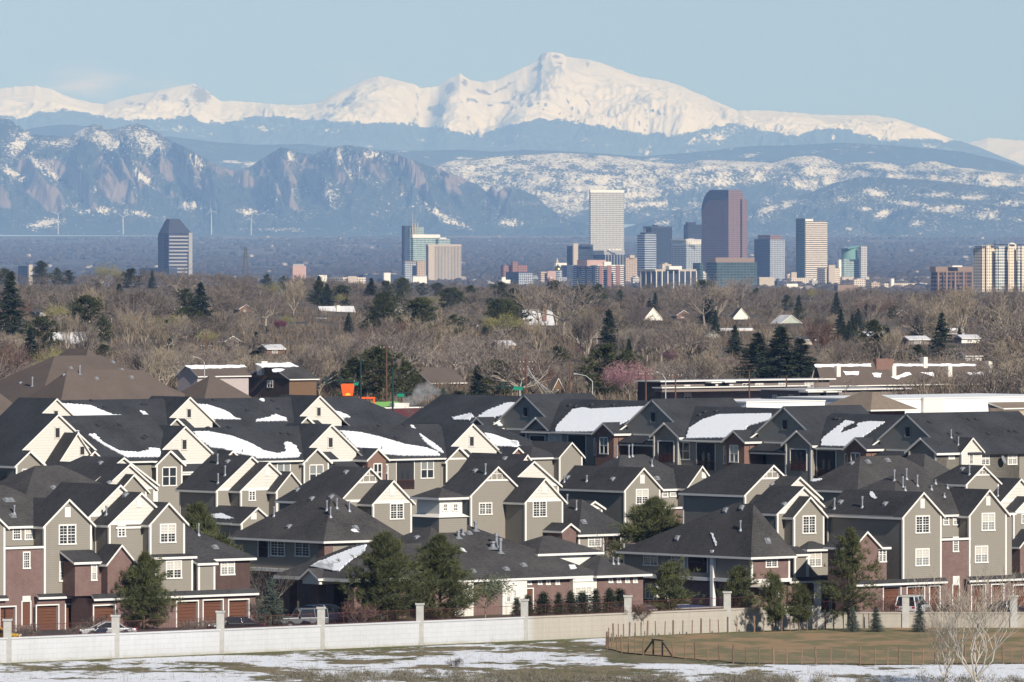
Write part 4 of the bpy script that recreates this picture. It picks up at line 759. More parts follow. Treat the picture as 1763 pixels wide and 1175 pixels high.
    def snow(s, pts, c=None, th=.12, seed=0, rag=.25):
        c = c or s.c; cx = sum(p[0] for p in pts) / len(pts); cy = sum(p[1] for p in pts) / len(pts); h = s.hit((c, cx, cy), ('roof',))
        if h is None: return
        p0, n = h; o = s.loc(CAMPOS); q = []; rr = random.Random(seed + int(cx)); N = len(pts)
        for i in range(N):
            a, b = pts[i], pts[(i + 1) % N]; m = max(2, int(math.hypot(a[0] - b[0], a[1] - b[1]) / 4)); j0 = rr.uniform(0, 9)
            for k in range(m):
                f = k / m; w1 = math.sin(k * .9 + j0) + .6 * math.sin(k * 2.3 + j0 * 2); x = a[0] + (b[0] - a[0]) * f + (rr.uniform(-1, 1) * 4 + w1 * 4) * rag * 4; y = a[1] + (b[1] - a[1]) * f + (rr.uniform(-1, 1) * 1.6 + w1 * 1.5) * rag * 4
                px_, py_ = A(c, x, y); d = s.loc(CAMPOS + ray(px_, py_)) - o; t = (p0 - o).dot(n) / d.dot(n); q.append(o + d * t)
        bm = bmesh.new(); vs = [bm.verts.new(p + n * .012) for p in q]
        try: f = bm.faces.new(vs)
        except Exception: bm.free(); return
        f.normal_update()
        if f.normal.dot(n) < 0: f.normal_flip()
        r = bmesh.ops.inset_region(bm, faces=[f], thickness=.07, depth=th) if 0 else bmesh.ops.extrude_face_region(bm, geom=[f])
        for v in [g for g in r['geom'] if isinstance(g, bmesh.types.BMVert)]: v.co += n * th
        bmesh.ops.delete(bm, geom=[f], context='FACES_ONLY') if f.is_valid else None
        bmesh.ops.triangulate(bm, faces=[x for x in bm.faces if len(x.verts) > 4]); bmesh.ops.recalc_face_normals(bm, faces=bm.faces)
        me = bpy.data.meshes.new('snow_patch'); bm.to_mesh(me); bm.free(); link('snow_patch', me, s.root, snow_m)
_hm = {}
def hood_me(dark=False):
    hk = 'd' if dark else 'h'
    if hk not in _hm:
        m = MB(); m.add([(-.24, -.22, 0), (.24, -.22, 0), (.24, .22, 0), (-.24, .22, 0), (-.2, -.18, .16), (.2, -.18, .16), (.2, .18, .16), (-.2, .18, .16)], [(4, 5, 6, 7), (0, 1, 5, 4), (1, 2, 6, 5), (2, 3, 7, 6), (3, 0, 4, 7)]); m.box(-.30, -.28, -.02, .30, .28, .02); _hm[hk] = m.mesh('roof_vent'); _hm[hk].materials.append(hood_d if dark else hood_m)
    return _hm[hk]
def pipe_me(h, r):
    k = (h, r)
    if k not in _hm:
        m = MB(); m.tube([(0, 0, -.3), (0, 0, h * .8)], r, 8).tube([(0, 0, h * .78), (0, 0, h)], r * 1.45, 8); m.lathe([(r * 3, -.12), (r * 1.2, .12)], n=8); _hm[k] = m.mesh('vent_pipe'); _hm[k].materials.append(steel_m)
    return _hm[k]
# ================================================================ front row
TG = 'townhouse blocks of the estate'
# ---- F1 left front block
b = Bld('townhouse', 'front row townhouses at the left frame edge, with a flat topped brick stair bay', (297, 955), 1, group=TG)
g = b.wing('gu', (297, 955), xr=615, ze=9.0, peak=787, L=6, zb=2.85)
bay = 4.15
g0 = b.wing('gu', at=(g.u0 - bay - g.w, g.v0, g.ze), w=g.w, L=6, slope=g.slope, zb=2.85)
mn = b.wing('hip', at=(g0.u0 - 1, g.v0 + 1.5, g.ze - .02), w=2 * g.w + bay + 2, L=10.5, slope=.6, sh='shingle_b', trim=False)
by = b.wing('flat', at=(g.u0 - bay + .02, g.v0 + .15, 7.0), w=bay - .04, L=1.4, R='brick', trim=False, oh=.18, zb=0, holes=[('door', 150, 632, 203, 795, 5)])
gb = b.wing('none', at=(g.u0 - .9, g.v0 - .25, 2.85), w=g.w + 1.0, L=2, R='brick', trim=False, holes=[('garage', 247, 655, 392, 812, 5), ('garage', 443, 650, 588, 810, 5)])
b.pent(gb, 2.85, .35, .28); gb2 = b.wing('none', at=(g0.u0, g.v0 - .25, 2.85), w=g.w - .1, L=2, R='brick', trim=False, holes=[('garage', 0, 668, 103, 815, 5)]); b.pent(gb2, 2.85, .35, .28)
b.win(393, 108, 512, 250, 5, blind=0); b.win(397, 355, 512, 498, 5, blind=2); b.win(152, 292, 203, 412, 5, cols=1, grid=(3, 3), blind=0); b.win(82, 128, 142, 218, 5, cols=1, grid=(3, 2), blind=0); b.win(163, 128, 222, 218, 5, cols=1, grid=(3, 2), blind=2); b.win(150, 592, 204, 628, 5, kind='louver'); b.win(436, 836, 474, 905, kind='louver')
b.vent((45, 790), (75, 790), (85, 895)); b.pipe((95, 880), (560, 850)); b.snow([(75, 240), (100, 232), (180, 232), (220, 243), (180, 255), (100, 255)], 5, th=.25)
# ---- F2 stepped gables
b = Bld('townhouse', 'front row townhouses with three stepped gables behind the lone dark pine', (1010, 942), 1, group=TG)
g3 = b.wing('gu', (1010, 942), xr=1243, xl=880, ze=9.0, peak=810, zb=6.1)
g2 = b.wing('gu', (735, 947), dv=1.0, xr=1150, xl=640, peak=742, gable='cream', zb=0)
g1 = b.wing('gu', (600, 892), dv=3.2, xr=1000, L=8, peak=690, gable='cream', zb=0)
core = b.wing('hip', at=(g2.u0 + 1, g3.v0 + 1.2, 8.8), w=g3.u0 + g3.w - g2.u0 - 2.2, L=9, slope=.6, trim=False)
lw = b.wing('shed', at=(g3.u0 + .1, g3.v0 - .55, 6.05), w=g3.w + .35, L=.8, rise=.3, zb=2.9, oh=.3)
bp = b.wing('shed', (5, 1337, 372), dv=lw.v0 - .45, xr=(5, 1447), L=1.4, rise=.6, zb=2.9, oh=.25)
br = b.wing('none', (5, 1452, 330), dv=lw.v0 + .5, xr=(5, 1686), L=8, R='brick', zb=2.9, trim=False)
b.wing('hip', at=(br.u0 - 4.2, br.v0, br.ze), w=br.w + 4.2, L=8, slope=.62, R='brick', zb=3.0, trim=False, oh=.42)
sg = b.wing('gu', (5, 725, 362), dv=-.6, xr=(5, 895), xl=(5, 640), peak=(5, 0, 252), R='brick', zb=2.9, trim=False)
b.wing('shed', at=(sg.u0 - 2.8, sg.v0 + .9, sg.ze), w=2.8, L=3, slope=.5, R='brick', zb=2.9, trim=False)
gb = b.wing('none', (5, 622, 612), dv=-1.35, xr=(5, 1722), L=3, R='brick', trim=False, holes=[('garage', 633, 657, 774, 800, 5), ('garage', 1192, 628, 1333, 770, 5), ('garage', 1371, 620, 1500, 752, 5), ('garage', 1543, 618, 1674, 745, 5)]); b.pent(gb, gb.ze, .4, .4)
b.win(1075, 945, 1185, 1080); b.win(790, 955, 846, 1040, cols=2, grid=(1, 2), blind=0); b.win(1115, 350, 1224, 480, 5); b.win(1484, 338, 1582, 456, 5, blind=2); b.win(612, 378, 653, 492, 5, cols=1, blind=2); b.win(918, 780, 950, 838, kind='louver')
b.vent((845, 755), (1265, 800), c=1); b.vent((1450, 265), c=5); b.pipe((718, 885), (1215, 835), (1240, 830)); b.pipe((1338, 180), c=5, h=1.0)
# ---- F3 hip block, centre left
b = Bld('townhouse', 'two storey hip roofed block with a brick corner pier, left of the two big pines', (465, 1042), 2, group=TG, ze=6.0)
h = b.wing('hip', (465, 1042), ze=6.0, xl=-140, xr=985, peak=742, ridge=2.4, zb=2.9, trim=False, oh=.5, sh='shingle_b', lholes=[('balcony', 20, 200, 85, 330, 6)])
b.wing('none', at=(h.u0 - .05, h.v0 - .05, h.ze - .02), w=1.0, L=.9, R='brick', zb=0, trim=False)
lo = b.wing('none', at=(h.u0 + .25, h.v0 + .3, 2.9), w=h.w - .5, L=h.L - .5, R='brick', zb=0, trim=False); b.slab([[(h.u0 - .3, h.v0 - .3, 2.95), (h.u0 + h.w, h.v0 - .3, 2.95), (h.u0 + h.w, h.v0 + h.L, 2.95), (h.u0 - .3, h.v0 + h.L, 2.95)]], .3, 'trim', 'storey_band')
f = b.wing('gu', (790, 805), dv=2.6, xr=1050, xl=600, peak=660, gable='cream', zb=4)
bigw = b.wing('guh', (561, 797), dv=4.6, xr=969, xl=160, peak=575, zb=4, gable='siding'); b.lattice(bigw, .42)
b.win(903, 806, 998, 921, blind=0); b.win(903, 700, 935, 760, kind='louver'); b.win(102, 205, 200, 325, 6); b.win(267, 207, 367, 327, 6); b.win(680, 205, 775, 260, 6, blind=2)
b.wing('none', (6, 540, 210), dv=.6, xr=(6, 655), L=.5, zb=3.0, R='cream', trim=False)
b.vent((225, 968), (380, 780), (510, 768), (675, 975), (280, 720), (610, 602)); b.pipe((480, 855), (505, 900), (125, 895), (548, 840), (632, 860), h=.9); b.snow([(638, 990), (665, 985), (695, 1003), (670, 1008)], th=.06)
# ---- F5 hip block, right of centre
b = Bld('townhouse', 'two storey hip roofed block with a white balcony post, beside the pool', (3, 1620, 1118), 3, group=TG, ze=5.4)
h = b.wing('hip', (1620, 1118), ze=5.4, xl=757, xr=1876, peak=822, ridge=2.6, zb=2.6, trim=True, R='brick', Lm='siding', oh=.5, sh='shingle_b', lholes=[('balcony', 1192, 300, 1322, 432, 7)])
b.slab([[(h.u0 - .3, h.v0 - .3, 2.65), (h.u0 + h.w, h.v0 - .3, 2.65), (h.u0 + h.w, h.v0 + h.L, 2.65), (h.u0 - .3, h.v0 + h.L, 2.65)]], .32, 'trim', 'storey_band'); b.wing('none', at=(h.u0 + .3, h.v0 + .3, 2.4), w=h.w - .4, L=h.L - .6, R='brick', zb=0, trim=False)
q = b.onU((7, 1350, 300), h.u0 - .35); m = MB(); m.box(q.x, q.y - .2, 0, q.x + .35, q.y + .2, 5.15); m.build('balcony_post', bm_['trim'], b.root)
b.win(893, 282, 992, 388, 7, blind=1); b.win(1080, 288, 1172, 402, 7, blind=0); b.win(1714, 300, 1795, 404, 7, blind=0); b.win(905, 510, 965, 612, 7, blind=0); b.win(1120, 520, 1160, 600, 7, cols=1, blind=0)
b.vent((1120, 1045), (1555, 840), (1445, 857), (1730, 1062), (1290, 695)); b.pipe((1545, 990), (1258, 890), h=.9); b.snow([(1348, 1010), (1360, 1015), (1390, 1090), (1382, 1100)], th=.07, rag=.15)
# ---- M6 gables behind F5
b = Bld('townhouse', 'townhouses with four nested gables directly behind the hip roofed block by the pool', (4, 210, 892), 4, group=TG, ze=8.85, zg=-.7)
f = b.wing('gu', (210, 892), ze=8.85, xr=412, xl=-130, peak=770, zb=0)
b.wing('gu', (98, 872), dv=1.3, xr=438, L=4, peak=702, gable='cream', zb=3); b.wing('gu', (100, 775), dv=5, xr=380, L=5, peak=636, gable='cream', zb=3)
lt = b.wing('guh', (-120, 745), dv=7.5, xr=245, xl=-538, peak=556, zb=3); b.lattice(lt, .45)
l2 = b.wing('hip', (8, 303, 272), dv=-1.1, xr=(8, 452), L=4, slope=.45, zb=2.9, oh=.4); b.wing('shed', (8, 215, 312), dv=-1.6, xr=(8, 300), L=2, slope=.4, zb=2.9, oh=.25)
gb = b.wing('none', (8, 170, 495), dv=-1.9, xr=(8, 780), L=2.5, R='brick', trim=False, holes=[('garage', 380, 600, 460, 690, 8)]); b.pent(gb, gb.ze, .4, .35)
b.win(266, 890, 357, 1018); b.win(308, 285, 396, 400, 8, blind=2)
b.vent((58, 685), (145, 818), (30, 1060)); b.pipe((475, 640), (445, 690), h=.9)
# ---- F7 right front block
b = Bld('townhouse', 'front row townhouses on the right with a flat topped brick stair bay between two gables', (4, 945, 893), 4, group=TG, zg=-.7, ze=9.0)
g = b.wing('gu', (945, 893), ze=9.0, xr=1203, xl=435, peak=740, zb=2.85); g2 = b.wing('gu', (1392, 882), dv=0.0, xr=1642, L=5, peak=722, zb=2.9)
bw = g2.u0 - g.u0 - g.w
mn = b.wing('hip', at=(g.u0 + .05, g.v0 + 1.4, g.ze - .02), w=g.w + bw + g2.w + 2, L=g.L + 2, slope=.56, sh='shingle_b', trim=False)
by = b.wing('flat', at=(g.u0 + g.w + .02, g.v0 + .15, 6.6), w=bw - .04, L=1.4, R='brick', trim=False, oh=.2, zb=0, holes=[('door', 1283, 520, 1322, 655, 8)])
gb = b.wing('none', at=(g.u0 - 6.3, g.v0 - .3, 2.9), w=g.w + 6.4, L=2.5, R='brick', trim=False, holes=[('garage', 815, 532, 928, 690, 8), ('garage', 975, 530, 1088, 690, 8), ('garage', 1127, 526, 1192, 685, 8)]); b.pent(gb, gb.ze, .4, .35)
gb2 = b.wing('none', at=(g2.u0 - .5, g2.v0 - .3, 2.9), w=g2.w + 6, L=2.5, R='brick', trim=False, holes=[('garage', 1410, 518, 1500, 670, 8), ('garage', 1545, 516, 1622, 665, 8), ('garage', 1690, 520, 1790, 660, 8)]); b.pent(gb2, gb2.ze, .4, .35)
sg = b.wing('gu', (8, 612, 258), dv=-.1, xr=(8, 778), xl=(8, 440), peak=(8, 0, 162), R='brick', zb=2.9, trim=False); b.wing('shed', at=(sg.u0 + sg.w, sg.v0 + .7, sg.ze - .2), w=1.7, L=2, slope=.4, R='brick', zb=2.9, trim=False)
b.win(1028, 890, 1125, 1015, blind=0); b.win(1473, 872, 1565, 998, blind=2); b.win(1027, 270, 1123, 394, 8, blind=2); b.win(1428, 252, 1518, 373, 8, blind=2); b.win(1280, 192, 1320, 298, 8, cols=1, grid=(3, 3), blind=0); b.win(1281, 458, 1325, 515, 8, kind='louver'); b.win(779, 262, 833, 368, 8, blind=0)
b.win(1215, 890, 1255, 960, cols=1, grid=(3, 2), blind=0); b.win(1280, 890, 1330, 960, cols=1, grid=(2, 2), blind=2); b.win(1062, 780, 1090, 845, kind='louver'); b.win(1505, 764, 1533, 826, kind='louver')
b.vent((700, 622), (820, 622), (825, 815), (525, 803), (975, 610)); b.pipe((888, 655), (970, 645), (945, 700), (1042, 690), (1060, 610), (1105, 600), (485, 845), (672, 835), h=1.0); b.pipe((1138, 715), (960, 720), (1225, 765), (1165, 675), (1245, 705), h=.35)
b.snow([(1210, 985), (1240, 975), (1330, 975), (1350, 988), (1310, 1000), (1240, 1000)], th=.3); b.snow([(725, 735), (745, 735), (770, 775), (755, 783), (728, 765)], th=.08, rag=.15); b.snow([(365, 770), (560, 695), (580, 700), (540, 730), (400, 790), (375, 795)], th=.08, rag=.15)
# ---- M8 block behind F7 on the right
b = Bld('townhouse', 'townhouses with lattice and cream gables, cut by the right frame edge below the dish', (4, 1372, 675), 4, group=TG, ze=9.0)
lt = b.wing('guh', (1372, 675), ze=9.0, xr=1590, xl=1120, peak=560, zb=0); b.lattice(lt, .5)
b.wing('gu', (1602, 795), dv=-2.0, xr=1862, L=6, peak=648, gable='cream', zb=0, R='cream'); f = b.wing('gu', (1690, 872), dv=-3.5, xr=1880, L=5, peak=770, gable='cream', zb=0)
b.wing('gu', (8, 1735, 250), dv=-5.0, xr=(8, 1890), xl=(8, 1600), peak=(8, 0, 150), R='brick', zb=0, trim=False)
b.win(1742, 880, 1800, 950, blind=0); b.win(1645, 270, 1662, 375, 8, cols=1, blind=2); b.vent((1347, 580), (1585, 665)); b.pipe((1395, 615), (1470, 715), (1585, 760), h=.9)
# ---- M7 brownish hip roofs behind F7
b = Bld('townhouse', 'block showing only its wide weathered hip roof, behind the right front townhouses', (4, 640, 720), 4, group=TG, ze=8.3)
b.wing('hip', (640, 720), ze=8.3, xr=1330, xl=250, peak=500, zb=0, sh='shingle_b', trim=False); b.wing('hip', (1085, 640), dv=5.0, xr=1330, L=7, peak=482, zb=0, sh='shingle_b', trim=False)
b.vent((600, 542), (712, 530), (843, 520), (1185, 505)); b.snow([(325, 660), (350, 648), (400, 645), (395, 655), (340, 668)], th=.07, rag=.15)
# ---- M5 block, centre
b = Bld('townhouse', 'townhouses with a high hip roof and two gables behind the pine between the centre roofs', (3, 765, 714), 3, group=TG)
g = b.wing('gu', (765, 714), ze=9.0, xr=1003, xl=322, peak=575, zb=0); g2 = b.wing('gu', (1185, 695), dv=0.0, xr=1372, L=5, peak=562, zb=0); bw = g2.u0 - g.u0 - g.w
b.wing('hip', at=(g.u0 + .05, g.v0 + 1.4, g.ze - .02), w=g.w + bw + g2.w, L=g.L - 1.4, slope=.72, zb=0, trim=False)
b.wing('flat', at=(g.u0 + g.w + .02, g.v0 + .1, 6.9), w=bw - .04, L=1.4, R='brick', trim=False, oh=.2)
b.win(838, 712, 924, 818); b.win(1016, 712, 1056, 772, cols=1, blind=0); b.win(1068, 708, 1114, 768, cols=1, blind=2); b.win(868, 618, 898, 678, kind='louver'); b.win(1283, 600, 1312, 642, kind='louver')
b.vent((550, 470), (380, 637), (685, 648), (655, 465), (985, 642)); b.pipe((690, 495), (715, 500), (795, 495), (818, 490), h=1.2); b.pipe((358, 665), (510, 660), (948, 555), (390, 575), h=.6)
b.snow([(240, 600), (330, 570), (345, 572), (300, 595), (255, 615)], th=.07, rag=.15); b.snow([(1005, 795), (1040, 782), (1120, 785), (1145, 800), (1100, 808), (1040, 808)], th=.3)
# ---- M4 block, centre left
b = Bld('townhouse', 'townhouses with a lattice gable and a cream gable just right of the white clubhouse tower', (2, 1450, 750), 2, group=TG)
lt = b.wing('guh', (1450, 750), ze=9.0, xr=1800, xl=1195, peak=566, zb=0); b.lattice(lt, .48)
f = b.wing('gu', (3, 95, 794), dv=-3.0, xr=(3, 347), L=6, peak=(3, 0, 646), gable='cream', zb=0, xl=(2, 1640)); b.wing('gu', (3, -28, 692), dv=2.5, xr=(3, 318), L=9, peak=(3, 0, 530), gable='cream', zb=0); b.wing('gu', (3, -10, 640), dv=5.5, xr=(3, 210), L=8, peak=(3, 0, 486), gable='cream', zb=0)
lw = b.wing('hip', (3, 455, 1000), dv=-4.5, xr=(3, 790), L=8, zb=0, peak=(3, 0, 790), oh=.45, holes=[('balcony', 625, 160, 735, 290, 7)]); b.wing('gu', (3, 345, 990), dv=-5.6, xr=(3, 438), L=3, peak=(3, 0, 950), R='brick', zb=0, trim=False); b.wing('gu', (3, 497, 842), dv=-1.0, xr=(3, 612), L=4, peak=(3, 0, 800), zb=0, gable='cream')
b.win(1503, 803, 1594, 890, 2, blind=0); b.win(143, 790, 238, 906, 3, blind=0); b.win(515, 1003, 606, 1106, 3, blind=2); b.win(905, 700 - 20, 935, 745 - 15, 2, kind='louver'); b.win(207, 690, 238, 745, 3, kind='louver')
b.vent((1480, 592), (1090, 835), (1680, 510), c=2); b.vent((490, 935), c=3); b.pipe((1550, 610), c=2, h=1.0); b.pipe((440, 850), (378, 810), c=3, h=.9)
# ---- M2 stepped gables, upper left centre
b = Bld('townhouse', 'taupe townhouse block with three stepped gables seen over the hip roofed block left of centre', (1, 1460, 718), 1, group=TG)
w1 = b.wing('gu', (1460, 718), ze=9.0, xr=1915, xl=1210, peak=497, gable='cream', zb=0); w2 = b.wing('gu', (1622, 718), dv=-1.6, xr=1985, L=4, peak=537, gable='cream', zb=0); w3 = b.wing('gu', (2, 140, 718), dv=-2.8, xr=(2, 322), L=3.5, peak=(2, 0, 602), zb=0)
lw = b.wing('gu', (1627, 938), dv=-6.5, xr=1830, xl=1480, peak=842, zb=0, R='siding'); b.wing('hip', at=(w1.u0 - 2, lw.v0 + 1.5, lw.ze), w=4.5, L=8, slope=.6, zb=0, trim=False)
b.win(1674, 722, 1722, 796, cols=2, grid=(1, 2), blind=0); b.win(1690, 875, 1728, 920, kind='louver'); b.win(63, 575, 92, 625, 2, kind='louver')
b.vent((1535, 530),); b.pipe((1468, 540), (1518, 620), (1470, 672), h=.95); b.snow([(1425, 888), (1500, 880), (1530, 895), (1575, 912), (1540, 918), (1430, 912)], th=.08)
# ---- M1 block, left
b = Bld('townhouse', 'townhouses with nested cream gables directly above the three stepped front gables', (1, 690, 715), 1, group=TG)
g = b.wing('gu', (690, 715), ze=9.0, xr=1040, xl=180, peak=550, gable='cream', zb=0); b.wing('guh', (600, 690), dv=2.5, xr=1050, xl=170, peak=505, gable='cream', zb=0); b.wing('gu', (800, 727), dv=-1.1, xr=985, L=3, peak=620, zb=0)
b.wing('hip', (170, 770), dv=-4, xr=840, L=9, slope=.62, zb=0, trim=False, sh='shingle_b')
b.vent((675, 540), (360, 705), (465, 692), (655, 710), (735, 672)); b.pipe((525, 765), h=1.0)
# ================================================================ back rows: repeated units
class Row(Bld):
    """one unit of the back rows; a runs along the facade, d into the building; kind 'R' faces right (sunlit), 'L' faces left"""
    def __init__(s, label, kq, D, kind, sa=1.0, sl=.78, cream='cream', side='siding', cmap=None, full=20.9, cc=5.2, name='townhouse', parts=('grey', 'cream', 'brick', 'main'), a0=0.0, hipend=False, zdown=10.5, sh='shingle_k', rail=True):
        super().__init__(name, label, (kq[0], kq[1]), c=0, group='townhouse blocks of the estate', D=D) if False else None
        s.c = 1; x, y = kq; s.D0 = D; k = P(x, y, D); s.zg = 0.0; s.u0, s.v0 = uv(k); s.o = Vector((k.x, k.y, 0)); zK = k.z
        s.root = empty(name, s.o, TH, label, 'townhouse', 'townhouse blocks of the estate'); s.W = []; s.bv = []; s.bp = []; s.bk = []; s.ix = 0
        s.T = (lambda a, d, z: (a * sa, d, zK + z)) if kind == 'R' else (lambda a, d, z: (d, a * sa, zK + z))
        s.kind, s.sl, s.sa = kind, sl / sa, sa; T = s.T; zb = -zK + 0.0
        flip = kind == 'L'
        def wall(part, polys, mat):
            m = MB(); qs = [[T(*p) for p in q] for q in polys]
            for q in qs: m.poly(q[::-1] if flip else q)
            s.reg(qs, 'wall'); return m.build(part, bm_[mat], s.root)
        def roof(polys, t=.2, part='roof', tm='trim'):
            qs = [[T(*p) for p in q] for q in polys]; qs = [q[::-1] for q in qs] if flip else qs
            # orient upward
            o = []
            for q in qs:
                n = (Vector(q[1]) - Vector(q[0])).cross(Vector(q[2]) - Vector(q[1])); o.append(q if n.z > 0 else q[::-1])
            return s.slab(o, t, sh, part, tm)
        def board(part, a0, d0, z0, a1, d1, z1, mat='trim'):
            p, q = T(a0, d0, z0), T(a1, d1, z1); lo = [min(x) for x in zip(p, q)]; hi = [max(x) for x in zip(p, q)]; return MB().box(*lo, *hi).build(part, bm_[mat], s.root)
        s.board = board; s.wallp = wall; s.roofp = roof
        g = 3.6; z_gp = s.sl * sa * (g / 2); zc = z_gp + s.sl * sa * (cc - g / 2); zm = .25    # ridge heights over the small gable's eave
        sl_ = s.sl * sa; rd = 6.5; zr = zc - .25; oh = .35
        if 'main' in parts:
            e0 = zm - .2; ks = (zr - e0) / (rd + .4); A1 = full + (0 if not hipend else -3)
            aL = cc if 'cream' in parts else a0
            z2 = e0 + ks * 2.15; aF = 9.0 if 'brick' in parts else 2 * cc - 1.3; ff = [(aF, -.4, e0)]; bb_ = [(aL, rd, zr), (aL, 1.75, z2), (aF, 1.75, z2)]
            if hipend: roof([ff + [(A1 + 5, -.4, e0), (A1 - 1.5, rd, zr)] + bb_, [(A1 + 5, -.4, e0), (A1 + 5, 13.4, e0), (A1 - 1.5, rd, zr)], [(A1 + 5, 13.4, e0), (aL, 13.4, e0), (aL, rd, zr), (A1 - 1.5, rd, zr)]])
            else: roof([ff + [(A1 + 5, -.4, e0), (A1 + 5, rd, zr)] + bb_, [(A1 + 5, 13.4, e0), (aL, 13.4, e0), (aL, rd, zr), (A1 + 5, rd, zr)]])
            wall('wall', [[(cc + 3.5, 0.02, zb), (full + .4, 0.02, zb), (full + .4, 0.02, zm - .1), (cc + 3.5, .02, zm - .1)], [(full, 0, zb), (full, 13, zb), (full, 13, zm), (full, 0, zm)], [(0, 13, zb), (0, 1.7, zb), (0, 1.7, zm - 1), (0, 13, zm - 1)], [(full, 13, zb), (0, 13, zb), (0, 13, zm), (full, 13, zm)]], side)
            board('gutter', cc + 3.6, -.5, e0 - .16, full + .3, -.36, e0 + .02, 'trim')
        if 'cream' in parts:
            ar = 2 * cc - 1.4; zl = z_gp - .1; d = 1.65
            wall('gable_wall', [[(1.4, d, zl - 1.5), (ar, d, zl - 1.5), (ar, d, zc - sl_ * (ar - cc)), (cc, d, zc), (1.4, d, zc - sl_ * (cc - 1.4))], [(1.4, d, zl - 1.5), (1.4, d + 4, zl - 1.5), (1.4, d + 4, zc - sl_ * (cc - 1.4)), (1.4, d, zc - sl_ * (cc - 1.4))]], cream)
            # big gable: its left slope runs on down to the small gable's eave
            zl2 = zc - sl_ * (cc - g / 2); t0 = .12
            roof([[(cc, d - .3, zc + t0), (cc, rd + 3, zc + t0), (-.4, rd + 3, zc - sl_ * (cc + .4) + t0), (-.4, -.3, zc - sl_ * (cc + .4) + t0), (g / 2, -.3, zl2 + t0), (g / 2, d - .3, zl2 + t0)],
                  [(cc, d - .3, zc + t0), (ar + .35, d - .3, zc - sl_ * (ar + .35 - cc) + t0), (ar + .35, rd + 3, zc - sl_ * (ar + .35 - cc) + t0), (cc, rd + 3, zc + t0)]], .24)
            board('belt_trim', 4.2, d - .05, -.25, ar - .9, d, .02); s.cc, s.zc, s.d = cc, zc, d
        if 'grey' in parts:
            wall('bay_wall', [[(0, 0, zb), (g, 0, zb), (g, 0, 0), (g / 2, 0, z_gp), (0, 0, 0)], [(0, 5, zb), (0, 0, zb), (0, 0, 0), (0, 5, 0)], [(g, 0, zb), (g, 3, zb), (g, 3, 0), (g, 0, 0)]], side)
            if 'cream' in parts: roof([[(g / 2, -.3, z_gp + .12), (g + .35, -.3, -sl_ * .35 + .12), (g + 1.2, 1.6, -.25), (g / 2, 1.6, z_gp + .1)]], .24, 'roof', sh); MB().bar(T(g / 2, -.33, z_gp), T(g + .35, -.33, -sl_ * .35), .05, .24).build('rake_board', bm_['trim'], s.root)
            else: roof([[(g / 2, -.3, z_gp + .12), (g + .35, -.3, -sl_ * .35 + .12), (g + .35, 5, -sl_ * .35 + .12), (g / 2, 5, z_gp + .12)], [(g / 2, -.3, z_gp + .12), (g / 2, 5, z_gp + .12), (-.35, 5, -sl_ * .35 + .12), (-.35, -.3, -sl_ * .35 + .12)]], .24)
            board('corner_board', -.05, -.05, zb, .16, 0, -.05); board('corner_board', g - .16, -.05, zb, g + .05, 0, -.05)
        if 'brick' in parts:
            b0, b1 = 8.8, 11.5; bz = zm - .05; bp = bz + sl_ * (b1 - b0) / 2; d = -.7
            wall('brick_wall', [[(b0, d, zb), (b1, d, zb), (b1, d, bz), ((b0 + b1) / 2, d, bp), (b0, d, bz)], [(b0, 2, zb), (b0, d, zb), (b0, d, bz), (b0, 2, bz)], [(b1, d, zb), (b1, 1, zb), (b1, 1, bz), (b1, d, bz)]], 'brick2')
            bm2 = (b0 + b1) / 2
            roof([[(bm2, d - .3, bp + .12), (bm2, 4, bp + .12), (b0 - .35, 4, bz - sl_ * .35 + .12), (b0 - .35, d - .3, bz - sl_ * .35 + .12)], [(bm2, d - .3, bp + .12), (b1 + .35, d - .3, bz - sl_ * .35 + .12), (b1 + .35, 4, bz - sl_ * .35 + .12), (bm2, 4, bp + .12)]], .24, 'dormer_roof')
            # low roof over the porch between bay and brick gable, with the porch under it
            roof([[(g - .1, -.05, -.95), (b0, -.05, -.95), (b0 + .2, 1.62, -.12), (g - .1, 1.62, -.12)]], .2, 'porch_roof', 'trim' if kind == 'R' else sh)
            board('porch_beam', g + .05, .05, -1.35, b0, .25, -1.02); wall('porch_back', [[(g, 2.6, zb), (b0, 2.6, zb), (b0, 2.6, -.3), (g, 2.6, -.3)]], side); board('porch_floor', g + .02, .1, -3.9, b0, 2.6, -3.7, 'soffit')
            m = MB(); p0 = T(g + .05, .1, -3.7); p1 = T(b0, .1, -3.7)
            for k in range(30): f_ = k / 29; x = p0[0] + (p1[0] - p0[0]) * f_; yy = p0[1] + (p1[1] - p0[1]) * f_; m.box(x - .02, yy - .02, p0[2], x + .02, yy + .02, p0[2] + 1)
            m.bar((p0[0], p0[1], p0[2] + 1), (p1[0], p1[1], p1[2] + 1), .07); m.build('porch_railing', bm_['rail'], s.root)
        s.zm, s.zr, s.full = zm, zr, full
    def W4(s, a0, z0, a1, z1, d=0.0, **kw):
        """window given in unit coordinates"""
        p, q = s.T(a0, d, z0), s.T(a1, d, z1); a, b = sorted((p[0], q[0])) if s.kind == 'R' else sorted((p[1], q[1])); fx = p[1] if s.kind == 'R' else p[0]
        W = s; zl, zh = p[2], q[2]
        bx = (lambda m, xa, da, za, xb, db, zb, mi=0: m.box(xa, fx - db, za, xb, fx - da, zb, mi)) if s.kind == 'R' else (lambda m, xa, da, za, xb, db, zb, mi=0: m.box(fx - db, xa, za, fx - da, xb, zb, mi))
        fr = MB(); t = .13; bx(fr, a, 0, zl, a + t, .06, zh); bx(fr, b - t, 0, zl, b, .06, zh); bx(fr, a, 0, zh - t, b, .06, zh); bx(fr, a - .04, 0, zl, b + .04, .08, zl + t)
